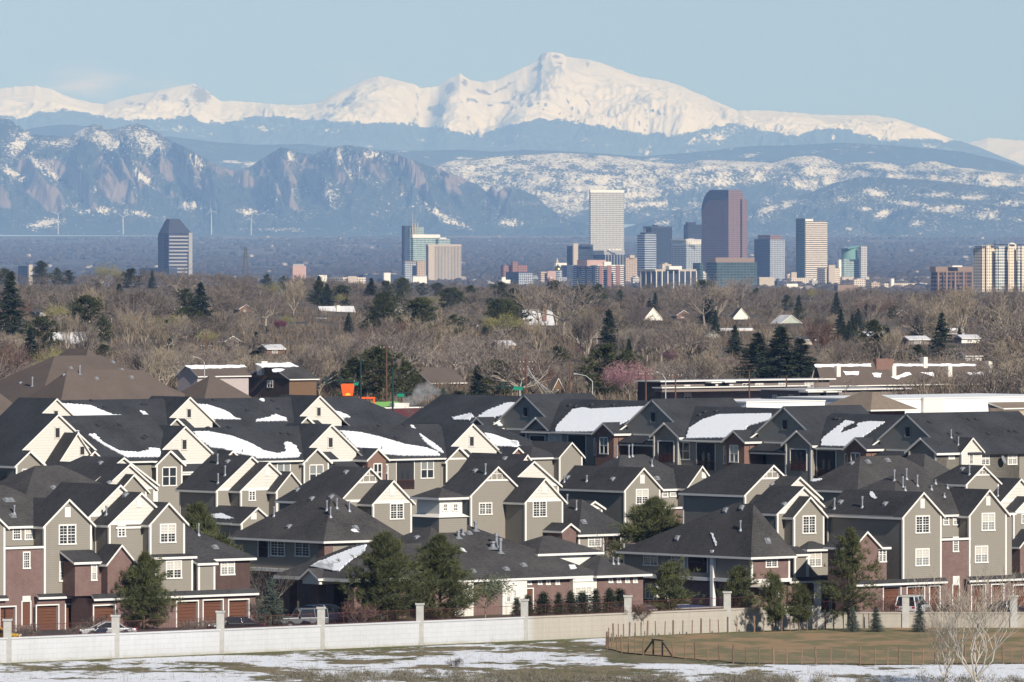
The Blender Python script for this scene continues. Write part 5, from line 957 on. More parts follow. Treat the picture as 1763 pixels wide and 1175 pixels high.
        if kw.get('slot'): 
            o = fr.build('window', bm_[kw.get('fm', 'cream')], s.root); g = MB(); bx(g, a + t, 0, zl + t, b - t, .012, zh - t); g.build('pane', bm_['dark'], o); return
        mid = (a + b) / 2; zm = (zl + zh) / 2
        if b - a > 1.2: bx(fr, mid - .07, 0, zl, mid + .07, .055, zh)
        bx(fr, a + t, 0, zm - .04, b - t, .045, zm + .04); o = fr.build('window', bm_['trim'], s.root); r = random.Random(int(a0 * 10 + s.o.x)); st = r.choice([0, 1, 2]); g = MB(); top = {0: 0, 1: 2, 2: 1}[st]; low = {0: 0, 1: 0, 2: 2}[st]
        bx(g, a + t, 0, zm, b - t, .012, zh - t, top); bx(g, a + t, 0, zl + t, b - t, .012, zm, low); g.build('pane', [bm_['glass'], bm_['blind'], bm_['curtain']], o)
    def balc(s, a0, z0, a1, z1):
        """a shaded balcony opening: flat panel painted dark as its shade, white frame, glass doors, rail"""
        p, q = s.T(a0, -.02, z0), s.T(a1, -.02, z1); s.board('recess_shade_panel', a0, -.012, z0, a1, .01, z1, 'dark')  # flat dark panel paints the shade of a recess
        m = MB()
        for (x0, zz0, x1, zz1) in ((a0 - .1, z0, a0, z1 + .1), (a1, z0, a1 + .1, z1 + .1), (a0, z1, a1, z1 + .1)):
            u, v = s.T(x0, -.06, zz0), s.T(x1, .0, zz1); lo = [min(t) for t in zip(u, v)]; hi = [max(t) for t in zip(u, v)]; m.box(*lo, *hi)
        m.build('opening_trim', bm_['trim'], s.root); m = MB(); n = int((a1 - a0) / .15)
        for k in range(n + 1): u = s.T(a0 + (a1 - a0) * k / n, -.12, z0); m.box(u[0] - .018, u[1] - .018, u[2], u[0] + .018, u[1] + .018, u[2] + 1)
        m.bar(s.T(a0, -.12, z0 + 1), s.T(a1, -.12, z0 + 1), .08); m.bar(s.T(a0, -.12, z0 + .08), s.T(a1, -.12, z0 + .08), .07); m.build('balcony_railing', bm_['rail'], s.root)
        for f0, f1 in ((.28, .42), (.58, .72)): s.board('glass_door', a0 + (a1 - a0) * f0, -.02, z0, a0 + (a1 - a0) * f1, -.013, z0 + 2.1, 'glass')
    def dress(s, facade=True):
        s.W4(s.cc - .42, s.zc - 2.65, s.cc + .42, s.zc - 1.35, s.d, slot=True, fm='cream' if s.kind == 'R' else 'grey')
        if facade:
            s.W4(.75, -2.55, 2.85, -.35) if s.kind == 'R' else s.balc(.7, -3.1, 2.9, -.7)
            s.W4(9.6, -2.4, 10.9, -.35, -.7); s.W4(11.7, -2.6, 12.4, -.5, .02); s.balc(13.6, -3.4, 16.2, -.25); s.W4(17.2, -2.3, 19.2, -.2, .02)
# ---- left middle row
def P4(c, x, y): return A(c, x, y)
u1 = Row('tall block of cream gables over dark roof planes at the left frame edge, third row', (27.6, 800), 836, 'R', cc=6.9, full=18.5); u1.dress(False); u1.W4(.75, -2.9, 2.85, -.5)
e = u1.wing('gu', (1, 385, 545), dv=-.6, xr=645, peak=340, L=6, R='cream', zb=0) ; u1.win(540, 428, 567, 482, 1, kind='slot')
r2 = Row('third row block whose cream gable stands second from the left, above a grey bay', (269.3, 799), 848, 'R', full=21.0); r2.dress()
r3 = Row('cream gable with a red brick dormer, balcony and the longest roof snow, third row', (523, 795), 861, 'R', full=20.2); r3.dress()
r4 = Row('third row block at its right end, with a small lone gable beside it', (768, 792.5), 874, 'R', full=17, hipend=True); r4.dress(False)
u1.snow([(600, 350), (640, 345), (690, 400), (800, 460), (930, 470), (1000, 455), (1010, 440), (1070, 445), (1092, 480), (1075, 500), (850, 500), (700, 420)], 1)
u1.snow([(492, 318), (530, 318), (535, 332), (500, 332)], 1)
r2.snow([(1300, 330), (1400, 330), (1560, 360), (1680, 405), (1762, 450), (1762, 508), (1690, 490), (1560, 470), (1500, 440), (1420, 435), (1400, 420), (1340, 380)], 1); r2.snow([(150, 480), (200, 465), (195, 400), (235, 405), (270, 430), (300, 480), (290, 500), (180, 507), (0, 507), (0, 445)], 2)
r3.snow([(570, 325), (700, 335), (850, 370), (1000, 415), (1150, 440), (1230, 470), (1235, 490), (1000, 490), (860, 480), (830, 450), (680, 435), (640, 400)], 2); r3.snow([(1040, 283), (1065, 288), (1075, 305), (1050, 300)], 2, th=.06)
r3.snow([(1105, 345), (1140, 370), (1200, 410), (1250, 450), (1265, 475), (1240, 465), (1180, 430), (1130, 390)], 2)
r4.snow([(1540, 340), (1600, 350), (1700, 385), (1762, 400), (1762, 428), (1620, 424), (1590, 400)], 2)
for r, pts, c in ((u1, ((660, 285), (805, 283), (985, 360), (970, 372)), 1), (r2, ((1405, 305), (1540, 300)), 1), (r2, ((30, 290), (60, 275), (175, 340), (225, 345)), 2), (r3, ((595, 298), (830, 290), (1005, 285), (945, 370)), 2)): r.vent(*pts, c=c)
for r, pts, c in ((r2, ((1635, 475),), 1), (r3, ((850, 455),), 2)): r.pipe(*pts, c=c, h=.5, r=.06)
g = r4.wing('gu', (3, 325, 492), dv=-4.0, xr=(3, 478), L=8, peak=(3, 0, 402), zb=0); r4.wing('hip', (3, 130, 500), dv=-3.0, xr=(3, 330), L=7, slope=.5, zb=0, trim=False); r4.snow([(0, 390), (40, 395), (60, 430), (40, 445), (0, 430)], 3)
# ---- left far row
f1 = Row('cream gable at the left end of the far row, snow to the right of it', (52, 744.5), 946, 'R', full=20.9, parts=('grey', 'cream', 'main')); f1.dress(False)
f2 = Row('far row cream gable, middle one of three, in front of the brown roofs', (283, 741), 960, 'R', full=20.9, parts=('grey', 'cream', 'main')); f2.dress(False)
f3 = Row('cream gable at the right end of the far row, beside the orange sign', (508, 738), 973, 'R', full=20, parts=('grey', 'cream', 'main'), hipend=True); f3.dress(False)
f1.snow([(395, 140), (500, 145), (620, 155), (680, 185), (760, 215), (850, 222), (940, 232), (985, 262), (620, 262), (490, 248)], 1); f1.snow([(945, 190), (975, 195), (1010, 225), (1030, 250), (1000, 245), (965, 220)], 1)
f2.snow([(1315, 145), (1400, 150), (1480, 175), (1540, 200), (1580, 235), (1620, 245), (1400, 242), (1370, 215)], 1); f2.snow([(0, 250), (100, 230), (130, 212), (165, 225), (200, 235), (210, 255), (0, 258)], 2); f2.snow([(20, 110), (50, 108), (62, 120), (40, 125)], 2)
f3.snow([(515, 185), (560, 195), (610, 215), (640, 235), (560, 236), (540, 215)], 2)
for r, pts, c in ((f1, ((480, 128), (615, 120), (835, 108), (705, 165), (960, 145), (980, 145)), 1), (f2, ((1440, 115), (1665, 185)), 1), (f2, ((115, 120), (150, 175)), 2)): r.vent(*pts, c=c)
# ---- right row (gables face left; cream siding painted grey as in shade)
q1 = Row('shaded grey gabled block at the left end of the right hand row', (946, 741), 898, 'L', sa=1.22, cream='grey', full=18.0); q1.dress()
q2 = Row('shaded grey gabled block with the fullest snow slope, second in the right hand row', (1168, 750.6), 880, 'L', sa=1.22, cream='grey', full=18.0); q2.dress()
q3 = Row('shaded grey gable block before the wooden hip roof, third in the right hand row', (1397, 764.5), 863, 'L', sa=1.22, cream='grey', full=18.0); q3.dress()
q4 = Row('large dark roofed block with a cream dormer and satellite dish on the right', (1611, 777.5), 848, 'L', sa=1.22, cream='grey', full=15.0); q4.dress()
for q, x1 in ((q1, 12), (q2, 14), (q3, 13.5), (q4, 19)):
    # long side roof that runs back from the gable, falling to the right
    zc = q.zc; m = [q.T(q.cc, 1.3, zc + .14), q.T(q.cc, x1, zc + .14), q.T(-.5, x1, zc - q.sl * q.sa * (q.cc + .5) + .14), q.T(-.5, 4.5, zc - q.sl * q.sa * (q.cc + .5) + .14)]
    n = (Vector(m[1]) - Vector(m[0])).cross(Vector(m[2]) - Vector(m[1])); q.slab([m if n.z > 0 else m[::-1]], .22, 'shingle_k', 'side_roof', 'shingle_k')
w_ = q4.wallp('side_wall', [[(0, 0.05, -11), (0, 19, -11), (0, 19, .1), (0, .05, .1)]], 'siding')
d = q4.wing('gu', (4, 1342, 455), dv=-.5, xr=(4, 1475), L=5, peak=(4, 0, 372), R='cream', zb=0); q4.win(1390, 475, 1420, 550, 4, cols=1, blind=0); q4.win(1472, 470, 1528, 555, 4); q4.win(1650, 465, 1715, 552, 4); q4.win(1252, 476, 1292, 515, 4, cols=1, blind=2)
m = MB(); hq = q4.hit((4, 1600, 530), ('wall',))
if hq: p = hq[0]; m.tube([p, p + Vector((0, -.5, .1))], .05); m.tube([p + Vector((0, -.5, .2)), p + Vector((.05, -.62, .26))], [.1, .5], 14); m.build('satellite_dish', hood_m, q4.root)
q1.snow([(-90, 270), (-50, 215), (20, 195), (60, 120), (0, 140), (-120, 250)], 3) if 0 else None
q2.snow([(300, 330), (310, 290), (420, 180), (490, 168), (540, 178), (910, 160), (860, 215), (760, 270), (640, 330)], 3, rag=.12)
q3.snow([(1180, 375), (1200, 310), (1290, 250), (1400, 215), (1750, 208), (1762, 245), (1600, 290), (1560, 330), (1480, 370)], 3, rag=.15)
q4.snow([(395, 425), (405, 375), (560, 255), (625, 265), (545, 300), (520, 345), (640, 300), (640, 275), (720, 262), (825, 265), (740, 320), (650, 385), (570, 430)], 4, rag=.15)
q1.snow([(1330, 235), (1460, 205), (1470, 230), (1440, 250), (1340, 250)], 2); q1.snow([(1480, 245), (1560, 190), (1700, 135), (1750, 135), (1690, 215), (1600, 235), (1520, 258)], 2); q1.snow([(1610, 270), (1640, 245), (1690, 265), (1735, 290), (1640, 290)], 2)
for q, pts, c in ((q2, ((395, 150), (435, 158), (690, 148), (545, 148)), 3), (q3, ((1270, 215), (1305, 195), (1380, 190)), 3), (q4, ((500, 190), (545, 190), (490, 240), (512, 242)), 4), (q4, ((1125, 265), (1390, 247), (1440, 247), (1320, 340), (1520, 345), (1665, 328), (1705, 328)), 4)): q.vent(*pts, c=c)
q4.pipe((1272, 365), (1320, 415), c=4, h=.9)
# ================================================================ clubhouse
b = Bld('clubhouse', 'low brick clubhouse with a wide grey hip roof and white window bays behind the pines', (6, 1100, 480), 6, 'clubhouse', ze=3.4)
mn = b.wing('hip', (1100, 480), ze=3.4, xr=(7, 585), L=17, slope=.5, R='brick', Lm='brick', trim=False, oh=.6, sh='shingle_b', holes=[('door', 98, 545, 145, 690, 7)])
rw = b.wing('hip', (7, 582, 440), dv=-.5, xr=(7, 890), L=10, slope=.5, R='brick', trim=False, oh=.6, sh='shingle_b')
cl = b.wing('hip', (7, 185, 302), dv=3.2, xr=(7, 582), L=6, slope=.42, R='white', zb=2.5, trim=False, oh=.45, sh='shingle_b')
tw = b.wing('hip', (2, 1240, 764), dv=7.5, xr=(2, 1393), L=3.2, peak=(2, 0, 712), R='white', zb=5, trim=False, oh=.45, sh='shingle_b')
q = b.onV((2, 1240, 905), tw.v0).z; m = MB(); m.add([(tw.u0 - .5, tw.v0 - .5, q), (tw.u0 + tw.w + .5, tw.v0 - .5, q), (tw.u0 + tw.w + .5, tw.v0 + tw.L + .5, q), (tw.u0 - .5, tw.v0 + tw.L + .5, q), (tw.u0, tw.v0, q + .3), (tw.u0 + tw.w, tw.v0, q + .3), (tw.u0 + tw.w, tw.v0 + tw.L, q + .3), (tw.u0, tw.v0 + tw.L, q + .3)], [(0, 1, 5, 4), (1, 2, 6, 5), (2, 3, 7, 6), (3, 0, 4, 7), (3, 2, 1, 0)]).build('flared_skirt', bm_['white'], b.root)
MB().box(tw.u0 - .3, tw.v0 - .3, 3, tw.u0 + tw.w + .3, tw.v0 + tw.L + .3, q - .02).build('tower_base', bm_['siding'], b.root)
b.win(1258, 808, 1297, 866, 2, cols=1, grid=(2, 2), blind=0); b.win(1326, 808, 1366, 866, 2, cols=1, grid=(2, 2), blind=0)
pc = b.wing('none', at=(mn.u0, mn.v0, 3.0), w=.1, L=.1, trim=False, zb=2.9)
k = b.onV((6, 660, 478), mn.v0 + 1.0); kk = Vector((b.o.x, b.o.y, 0)) + UA * k.x + VA * k.y; Lp = solve(kk.x, kk.y, b.X((6, 150)), VA); zp = k.z; h = 9.5
ca, cb, cc_, cd = (k.x - .5, k.y - .5, zp), (k.x + h, k.y - .5, zp), (k.x + h, k.y + Lp, zp), (k.x - .5, k.y + Lp, zp); r0 = (k.x + h * .5, k.y + 4, zp + 2.9); r1 = (k.x + h, k.y + Lp * .55, zp + 3.4); r0 = (k.x + 4.0, k.y + Lp * .5, zp + 2.7); r1 = (k.x + h + 3, k.y + Lp * .5, zp + 2.7)
b.slab([[ca, (k.x + h + 3, k.y - .5, zp), r1, r0], [ca, r0, cd], [cd, r0, r1, (k.x + h + 3, k.y + Lp, zp)]], .3, 'shingle_b', 'canopy_roof')
for fx, fy in ((.4, .4), (.4, Lp * .5), (.4, Lp - 1.2), (5.5, .4), (5.5, Lp - 1.2)):
    m = MB().box(k.x + fx - .1, k.y + fy - .1, 0, k.x + fx + .75, k.y + fy + .75, zp - .3); m.build('brick_column', bm_['brick'], b.root)
gd = b.wing('gv', at=(k.x - .75, k.y + Lp * .36, zp - .05), w=3.4, L=2.4, slope=.62, R='white', zb=zp - .6, trim=False, oh=.2, sh='shingle_b')
b.snow([(375, 398), (520, 330), (680, 270), (748, 252), (735, 300), (650, 350), (560, 430), (525, 428), (530, 365), (440, 358)], 6, rag=.15)
b.snow([(1372, 268), (1400, 275), (1422, 298), (1380, 294)], 6, th=.06, rag=.1); b.snow([(385, 388), (430, 388), (440, 410), (400, 415)], 7, th=.08, rag=.1)
for x in (655, 710, 767, 820): b.win(x, 463, x + 29, 507, 7, cols=1, grid=(2, 1), blind=2)
for x in (108, 178, 234, 297): b.win(x, 478, x + 28, 520, 7, cols=1, grid=(2, 1), blind=2)
def bay(x0, x1, c, ytop, ysplit, ybot):
    p = b.onV((c, x0, ytop), mn.v0 - .5); q = b.onV((c, x1, ytop), mn.v0 - .5); m = MB().box(p.x, mn.v0 - .5, 0, q.x, mn.v0 + .2, min(p.z, 3.2)); o = m.build('window_bay', bm_['white'], b.root)
    b.reg([[(p.x, mn.v0 - .5, 0), (q.x, mn.v0 - .5, 0), (q.x, mn.v0 - .5, 3.2), (p.x, mn.v0 - .5, 3.2)]], 'wall')
bay(418, 578, 7, 458, 0, 640); b.win(425, 470, 548, 498, 7, cols=4, grid=(2, 1), blind=1); b.win(425, 525, 545, 640, 7, cols=3, grid=(2, 3), blind=1)
bay(1665, 1830, 6, 498, 0, 720); b.win(1685, 498, 1760, 524, 6, cols=2, grid=(2, 1), blind=0); b.win(1685, 550, 1722, 640, 6, cols=1, grid=(3, 4), blind=1); b.win(1726, 550, 1762, 640, 6, cols=1, grid=(3, 4), blind=0); b.win(8, 548, 46, 640, 7, cols=1, grid=(3, 4), blind=2)
bay(1345, 1470, 6, 510, 0, 660); b.win(1350, 518, 1404, 655, 6, cols=2, grid=(3, 4), blind=0); b.win(1408, 518, 1465, 655, 6, cols=2, grid=(3, 4), blind=2)
b.vent((1085, 200), (1545, 150), (1690, 412), (1465, 425), (1440, 170), c=6); b.vent((85, 385), c=7)
for x, y, h_, r_ in ((1485, 150, .8, .14), (1355, 150, .5, .1), (1398, 175, .5, .1), (1368, 200, .6, .14), (1625, 260, 1.2, .15), (1650, 300, 1.3, .14), (1600, 270, .6, .24)): b.pipe((x, y), c=6, h=h_, r=r_)
b.pipe((690, 375), (722, 375), c=7, h=.6)
# ================================================================ brown roofed condominium block, far left
b = Bld('condominium_block', 'big block with sprawling brown hip roofs at the left, beyond the black roofed rows', (60, 720), 0, 'condominium', D=1040, zg=3)
w0 = b.wing('hip', (60, 720), dv=0, xr=395, xl=-130, R='tan', peak=614, zb=0, trim=False, sh='brownsh', oh=.6)
b.wing('hip', (100, 716), dv=-4, xr=350, L=12, R='tan', peak=640, zb=0, trim=False, sh='brownsh', oh=.6); b.wing('hip', (-120, 716), dv=-5, xr=46, L=26, R='tan', peak=607, zb=0, trim=False, sh='brownsh', oh=.6); b.wing('hip', (352, 688), dv=-1, xr=436, L=8, R='tan', peak=648, zb=0, trim=False, sh='brownsh', oh=.6)
b.wing('hip', (140, 660), dv=14, xr=230, L=14, R='tan', peak=602, zb=0, trim=False, sh='brownsh', oh=.6)
for x, y in ((110, 646), (167, 652), (227, 650), (290, 662), (35, 660), (122, 634), (210, 637), (205, 618), (195, 624), (247, 619), (237, 635)): b.vent((x, y))
b.pipe((137, 645), (56, 665), (203, 618), h=1.3, r=.12)
# ================================================================ houses and shops between the estate and the wood
def house(name, label, k, D, xl, xr, rooft='gu', R='tan', Lm=None, sh='shingle_b', peak=None, slope=.45, zg=None, oh=.5, cat='house', wins=(), snows=(), chim=None, group=None, sth=.07, extra=()):
    b = Bld(name, label, k, 0, cat, D=D, zg=float(gz_far(D)) if zg is None else zg, group=group)
    W = b.wing(rooft, k, dv=0.0, xr=xr, xl=xl, R=R, Lm=Lm, peak=peak, slope=slope, sh=sh, oh=oh, trim=False, zb=0.0)
    for e in extra: b.wing(**e)
    for w_ in wins: b.win(*w_, 0, cols=1 if w_[2] - w_[0] < 6 else 2, grid=(1, 1))
    for s_ in snows: b.snow(s_, 0, th=sth, rag=.06)
    if chim:
        h = b.hit((0, chim[0], chim[1]), ('roof', 'wall'))
        if h: p = h[0]; a = chim[2] / 2; MB().box(p.x - a, p.y - a, p.z - 1.5, p.x + a, p.y + a, p.z + chim[3]).build('chimney', bm_[chim[4]], b.root)
    return b, W
HG = 'houses among the trees beyond the estate'
bm_['pinkw'] = M('pale_pink_stucco', (.42, .36, .34)); bm_['brownw'] = M('dark_brown_boards', (.085, .058, .042)); bm_['wood'] = M('honey_wood_boards', (.15, .09, .05)); bm_['greyw'] = M('grey_brown_stucco', (.20, .165, .145)); bm_['greenroof'] = M('lime_green_metal_roof', (.20, .42, .10), .4); bm_['orange'] = M('orange_sign_paint', (.85, .10, .01), .5, .05); bm_['solar'] = M('solar_panel_glass', (.02, .03, .07), .15); bm_['darkred'] = M('dark_red_parapet', (.10, .03, .035), .6); bm_['membrane'] = M('white_roof_membrane', (.80, .80, .80), .6, .04); bm_['snowroof'] = snow_m; bm_['greenw'] = M('pale_green_boards', (.4, .43, .37))
snowy = shingle_mat('thin_snow_on_shingles', (.5, .5, .52), .2); bm_['snowsh'] = snowy
b, W = house('house', 'pale pink house with solar panels on its snowy roof beyond the brown hip roofs', (340, 646), 1330, 306, 428, 'gv', 'pinkw', sh='brownsh', peak=628, zg=5, snows=[[(318, 630), (420, 629), (425, 633), (330, 636)]], group=HG)
p = [b.hit((0, x, y), ('roof',)) for x, y in ((322, 637), (372, 637), (360, 644), (312, 644))]
if all(p): n = p[0][1]; m = MB(); q = [h[0] + n * .2 for h in p]; m.add(q + [x - n * .08 for x in q], [(0, 1, 2, 3), (0, 4, 5, 1), (1, 5, 6, 2), (2, 6, 7, 3), (3, 7, 4, 0)]).build('solar_panel', bm_['solar'], b.root)
house('house', 'dark brown house with a white chimney and snowy ridge beside the pale pink house', (498, 652), 1350, 425, 545, 'gv', 'wood', 'brownw', 'shingle_b', 626, zg=4, snows=[[(440, 627), (500, 625), (515, 632), (450, 633)], [(467, 637), (480, 635), (492, 637), (485, 641), (470, 641)]], chim=(452, 632, 1.4, 1.0, 'white'), wins=((460, 655, 470, 668),), group=HG)
house('house', 'dark brown house with a low wide gable left of the traffic lights', (550, 664), 1420, 540, 620, 'gu', 'brownw', 'brownw', 'shingle_b', 640, zg=4, group=HG)
house('house', 'low brown house with a snow rimmed roof right of the big roadside pine', (740, 658), 1480, 690, 800, 'gv', 'wood', 'brownw', 'brownsh', 634, zg=5, snows=[[(712, 630), (745, 629), (748, 635), (715, 635)], [(775, 628), (800, 628), (803, 634), (780, 634)]], group=HG)
house('apartment_block', 'two storey grey brown apartment block with white framed balconies right of the pink tree', (1138, 658), 1250, 1098, 1428, 'flat', 'greyw', 'brownw', 'snowsh', zg=4, oh=.8, cat='apartment block', wins=((1178, 663, 1188, 670), (1278, 660, 1290, 669), (1300, 660, 1314, 669), (1232, 662, 1243, 672), (1252, 662, 1262, 672), (1340, 658, 1352, 666), (1385, 657, 1400, 668), (1178, 676, 1190, 690)), extra=[dict(roof='flat', k=(1140, 669), dv=-2.2, xr=1390, L=2.1, R='greyw', trim=False, zb=5.4, oh=.4, sh='shingle_b'), dict(roof='flat', k=(1225, 660), dv=-1.6, xr=1240, L=1.5, R='white', trim=False, zb=6.9, oh=.2, sh='white'), dict(roof='flat', k=(1248, 659), dv=-1.6, xr=1264, L=1.5, R='white', trim=False, zb=6.9, oh=.2, sh='white')])
house('apartment_block', 'long low flat roofed apartment wing with white porches before the wooden hip roof', (1388, 673), 1180, 1310, 1560, 'flat', 'greyw', 'greyw', 'snowsh', zg=4, oh=.6, cat='apartment block', wins=((1330, 680, 1338, 692), (1358, 680, 1366, 692)), extra=[dict(roof='flat', k=(1391, 676), dv=-2.0, xr=1412, L=1.8, R='dark', trim=False, zb=2, oh=.35, sh='white'), dict(roof='flat', k=(1423, 676), dv=-2.0, xr=1444, L=1.8, R='dark', trim=False, zb=2, oh=.35, sh='white'), dict(roof='flat', k=(1500, 671), dv=2, xr=1562, L=6, R='greyw', trim=False, zb=2, oh=.3, sh='shingle_b')])
b, W = house('apartment_block', 'long dark brown roofed block with many white chimneys and broken snow on the right', (1415, 655), 1420, 1398, 1712, 'gv', 'brownw', 'brownw', 'brownsh', 626, zg=5, cat='apartment block', snows=[[(1402, 628), (1500, 627), (1498, 631), (1405, 633)], [(1535, 627), (1680, 627), (1682, 631), (1540, 631)], [(1452, 640), (1480, 640), (1478, 646), (1455, 646)], [(1502, 643), (1518, 643), (1515, 650), (1505, 650)], [(1535, 650), (1565, 641), (1568, 645), (1545, 654)], [(1585, 642), (1606, 641), (1607, 648)], [(1665, 642), (1710, 640), (1700, 646), (1668, 646)]])
for x, y, mt in ((1441, 640, 'white'), (1537, 640, 'white'), (1591, 625, 'white'), (1633, 640, 'white'), (1702, 632, 'white'), (1521, 628, 'brick2')):
    h = b.hit((0, x, y), ('roof',))
    if h: p = h[0]; a = 2.2 if mt == 'brick2' else .5; MB().box(p.x - a, p.y - .5, p.z - 1, p.x + a, p.y + .5, p.z + 1.1).build('chimney', bm_[mt], b.root)
b = Bld('pavilion', 'brick pavilion under a wide wooden shake hip roof, behind the third right hand roof', (1500, 697), 0, 'pavilion', D=1010, zg=2); b.wing('hip', (1500, 698), dv=0, xr=1558, xl=1428, R='brick2', peak=676, zb=0, trim=False, oh=1.3, sh='woodroof')
b = Bld('store_building', 'long white walled flat roofed store along the right edge, behind the dark roofs', (1550, 690), 0, 'store', D=1080, zg=2); b.wing('flat', (1500, 689), dv=0, xr=1850, L=20, R='membrane', zb=0, trim=False, oh=.1, sh='membrane'); b.wing('flat', (1590, 687.5), dv=-.6, xr=1625, L=3, R='white', zb=0, trim=False, oh=.05, sh='membrane'); b.wing('shed', (1728, 703), dv=-3, xr=1830, L=3, rise=.8, R='tan', zb=0, trim=False, sh='woodroof')
b = Bld('store_building', 'low flat building with a white edge between the second and third right hand roofs', (1300, 700), 0, 'store', D=1060, zg=2); b.wing('flat', (1285, 694), dv=0, xr=1420, L=14, R='membrane', zb=0, trim=False, oh=.1, sh='membrane')
# diner with the orange sign
b = Bld('diner', 'low diner with a lime green metal roof and dark red parapets behind the black roofs', (625, 706), 0, 'restaurant', D=1180, zg=3); b.wing('gv', (625, 706), dv=0, xr=702, L=6, R='darkred', peak=694, zb=0, trim=False, sh='greenroof', oh=.3); b.wing('flat', (650, 704), dv=-2, xr=815, L=10, R='darkred', zb=0, trim=False, sh='dark', oh=.1)
for x in (697, 703): 
    h = b.hit((0, x, 700), ('roof',))
    if h: n = h[1]; a = h[0]; s1 = Vector((0, n.z, -n.y)).normalized(); u_ = Vector((1, 0, 0)); m = MB(); m.poly([a + n * .03 + s1 * j * 1.4 + u_ * i * .22 for i, j in ((-1, -1), (1, -1), (1, 1), (-1, 1))]); m.build('orange_stripe', bm_['orange'], b.root)
MB().box(5.5, -1.0, b.W[0].ze - .4, 8.5, .2, b.W[0].ze + 1.0).build('roof_unit', bm_['white'], b.root)
o = P(598, 690, 1180); r = empty('sign', (o.x, o.y, 3), R(8), 'orange bucket shaped sign with a small yellow half sun, on an orange beam', 'sign')
def sz(y): return CZ - (y - YH) * 1180 / F - 3
def sx(x): return (x - 598) * 1180 / F
m = MB(); a = [(sx(586), sz(661)), (sx(610.5), sz(661)), (sx(607), sz(682)), (sx(590), sz(682))]; m.add([(x, -.25, z) for x, z in a] + [(x, .25, z) for x, z in a], [(3, 2, 1, 0), (4, 5, 6, 7), (0, 1, 5, 4), (1, 2, 6, 5), (2, 3, 7, 6), (3, 0, 4, 7)]).build('sign_panel', bm_['orange'], r)
m = MB(); pts = [(sx(598.5) + .42 * math.cos(t), -.28, sz(681) + .36 * math.sin(t)) for t in [math.pi * k / 10 for k in range(11)]]; m.poly(pts[::-1]).build('sun_emblem', M('yellow_emblem', (.8, .5, .03), .5), r)
m = MB(); m.box(sx(588), -.2, sz(687), sx(646), .2, sz(684)).build('beam', bm_['orange'], r)
for x in (589.5, 644): MB().box(sx(x) - .15, -.15, 0, sx(x) + .15, .15, sz(686)).build('post', bm_['orange'], r)
MB().box(sx(590), -.1, sz(684), sx(607), .1, sz(682)).build('panel_foot', bm_['darkred'], r)
# steam over the diner
sm = bpy.data.materials.new('steam_air'); sm.use_nodes = True; sm.node_tree.nodes.remove(sm.node_tree.nodes['Principled BSDF']); pv2 = sm.node_tree.nodes.new('ShaderNodeVolumePrincipled'); sm.node_tree.links.new(pv2.outputs[0], sm.node_tree.nodes['Material Output'].inputs['Volume']); pv2.inputs['Density'].default_value = .30; pv2.inputs['Color'].default_value = (.95, .96, 1, 1)
V_, F_ = [], []; rr = random.Random(4); base = bmesh.new(); bmesh.ops.create_icosphere(base, subdivisions=3, radius=1.0)
bv = np.array([v.co for v in base.verts]); bf = np.array([[v.index for v in f.verts] for f in base.faces]); base.free()
for x, y, rad in ((698, 694, .5), (703, 692, .75), (709, 691, .8), (716, 690, .75), (720, 684, .8), (722, 679, .95), (728, 672, 1.0), (735, 668, .9), (738, 676, .7), (745, 672, .6), (752, 675, .6), (731, 686, .6), (741, 684, .45)):
    c_ = np.array(P(x, y, 1150 + rr.uniform(-2, 2))); nz = .55 + .9 * fbm(bv[:, 0] * 1.7 + x, bv[:, 1] * 1.7 + bv[:, 2] * 1.9 + y, 3, int(x)); V_.append(bv * nz[:, None] * rad * np.array([1.25, 1, 1]) + c_); F_.append(bf + len(bv) * (len(V_) - 1))
npmesh('steam', np.concatenate(V_), np.concatenate(F_), sm)['kind'] = 'stuff'
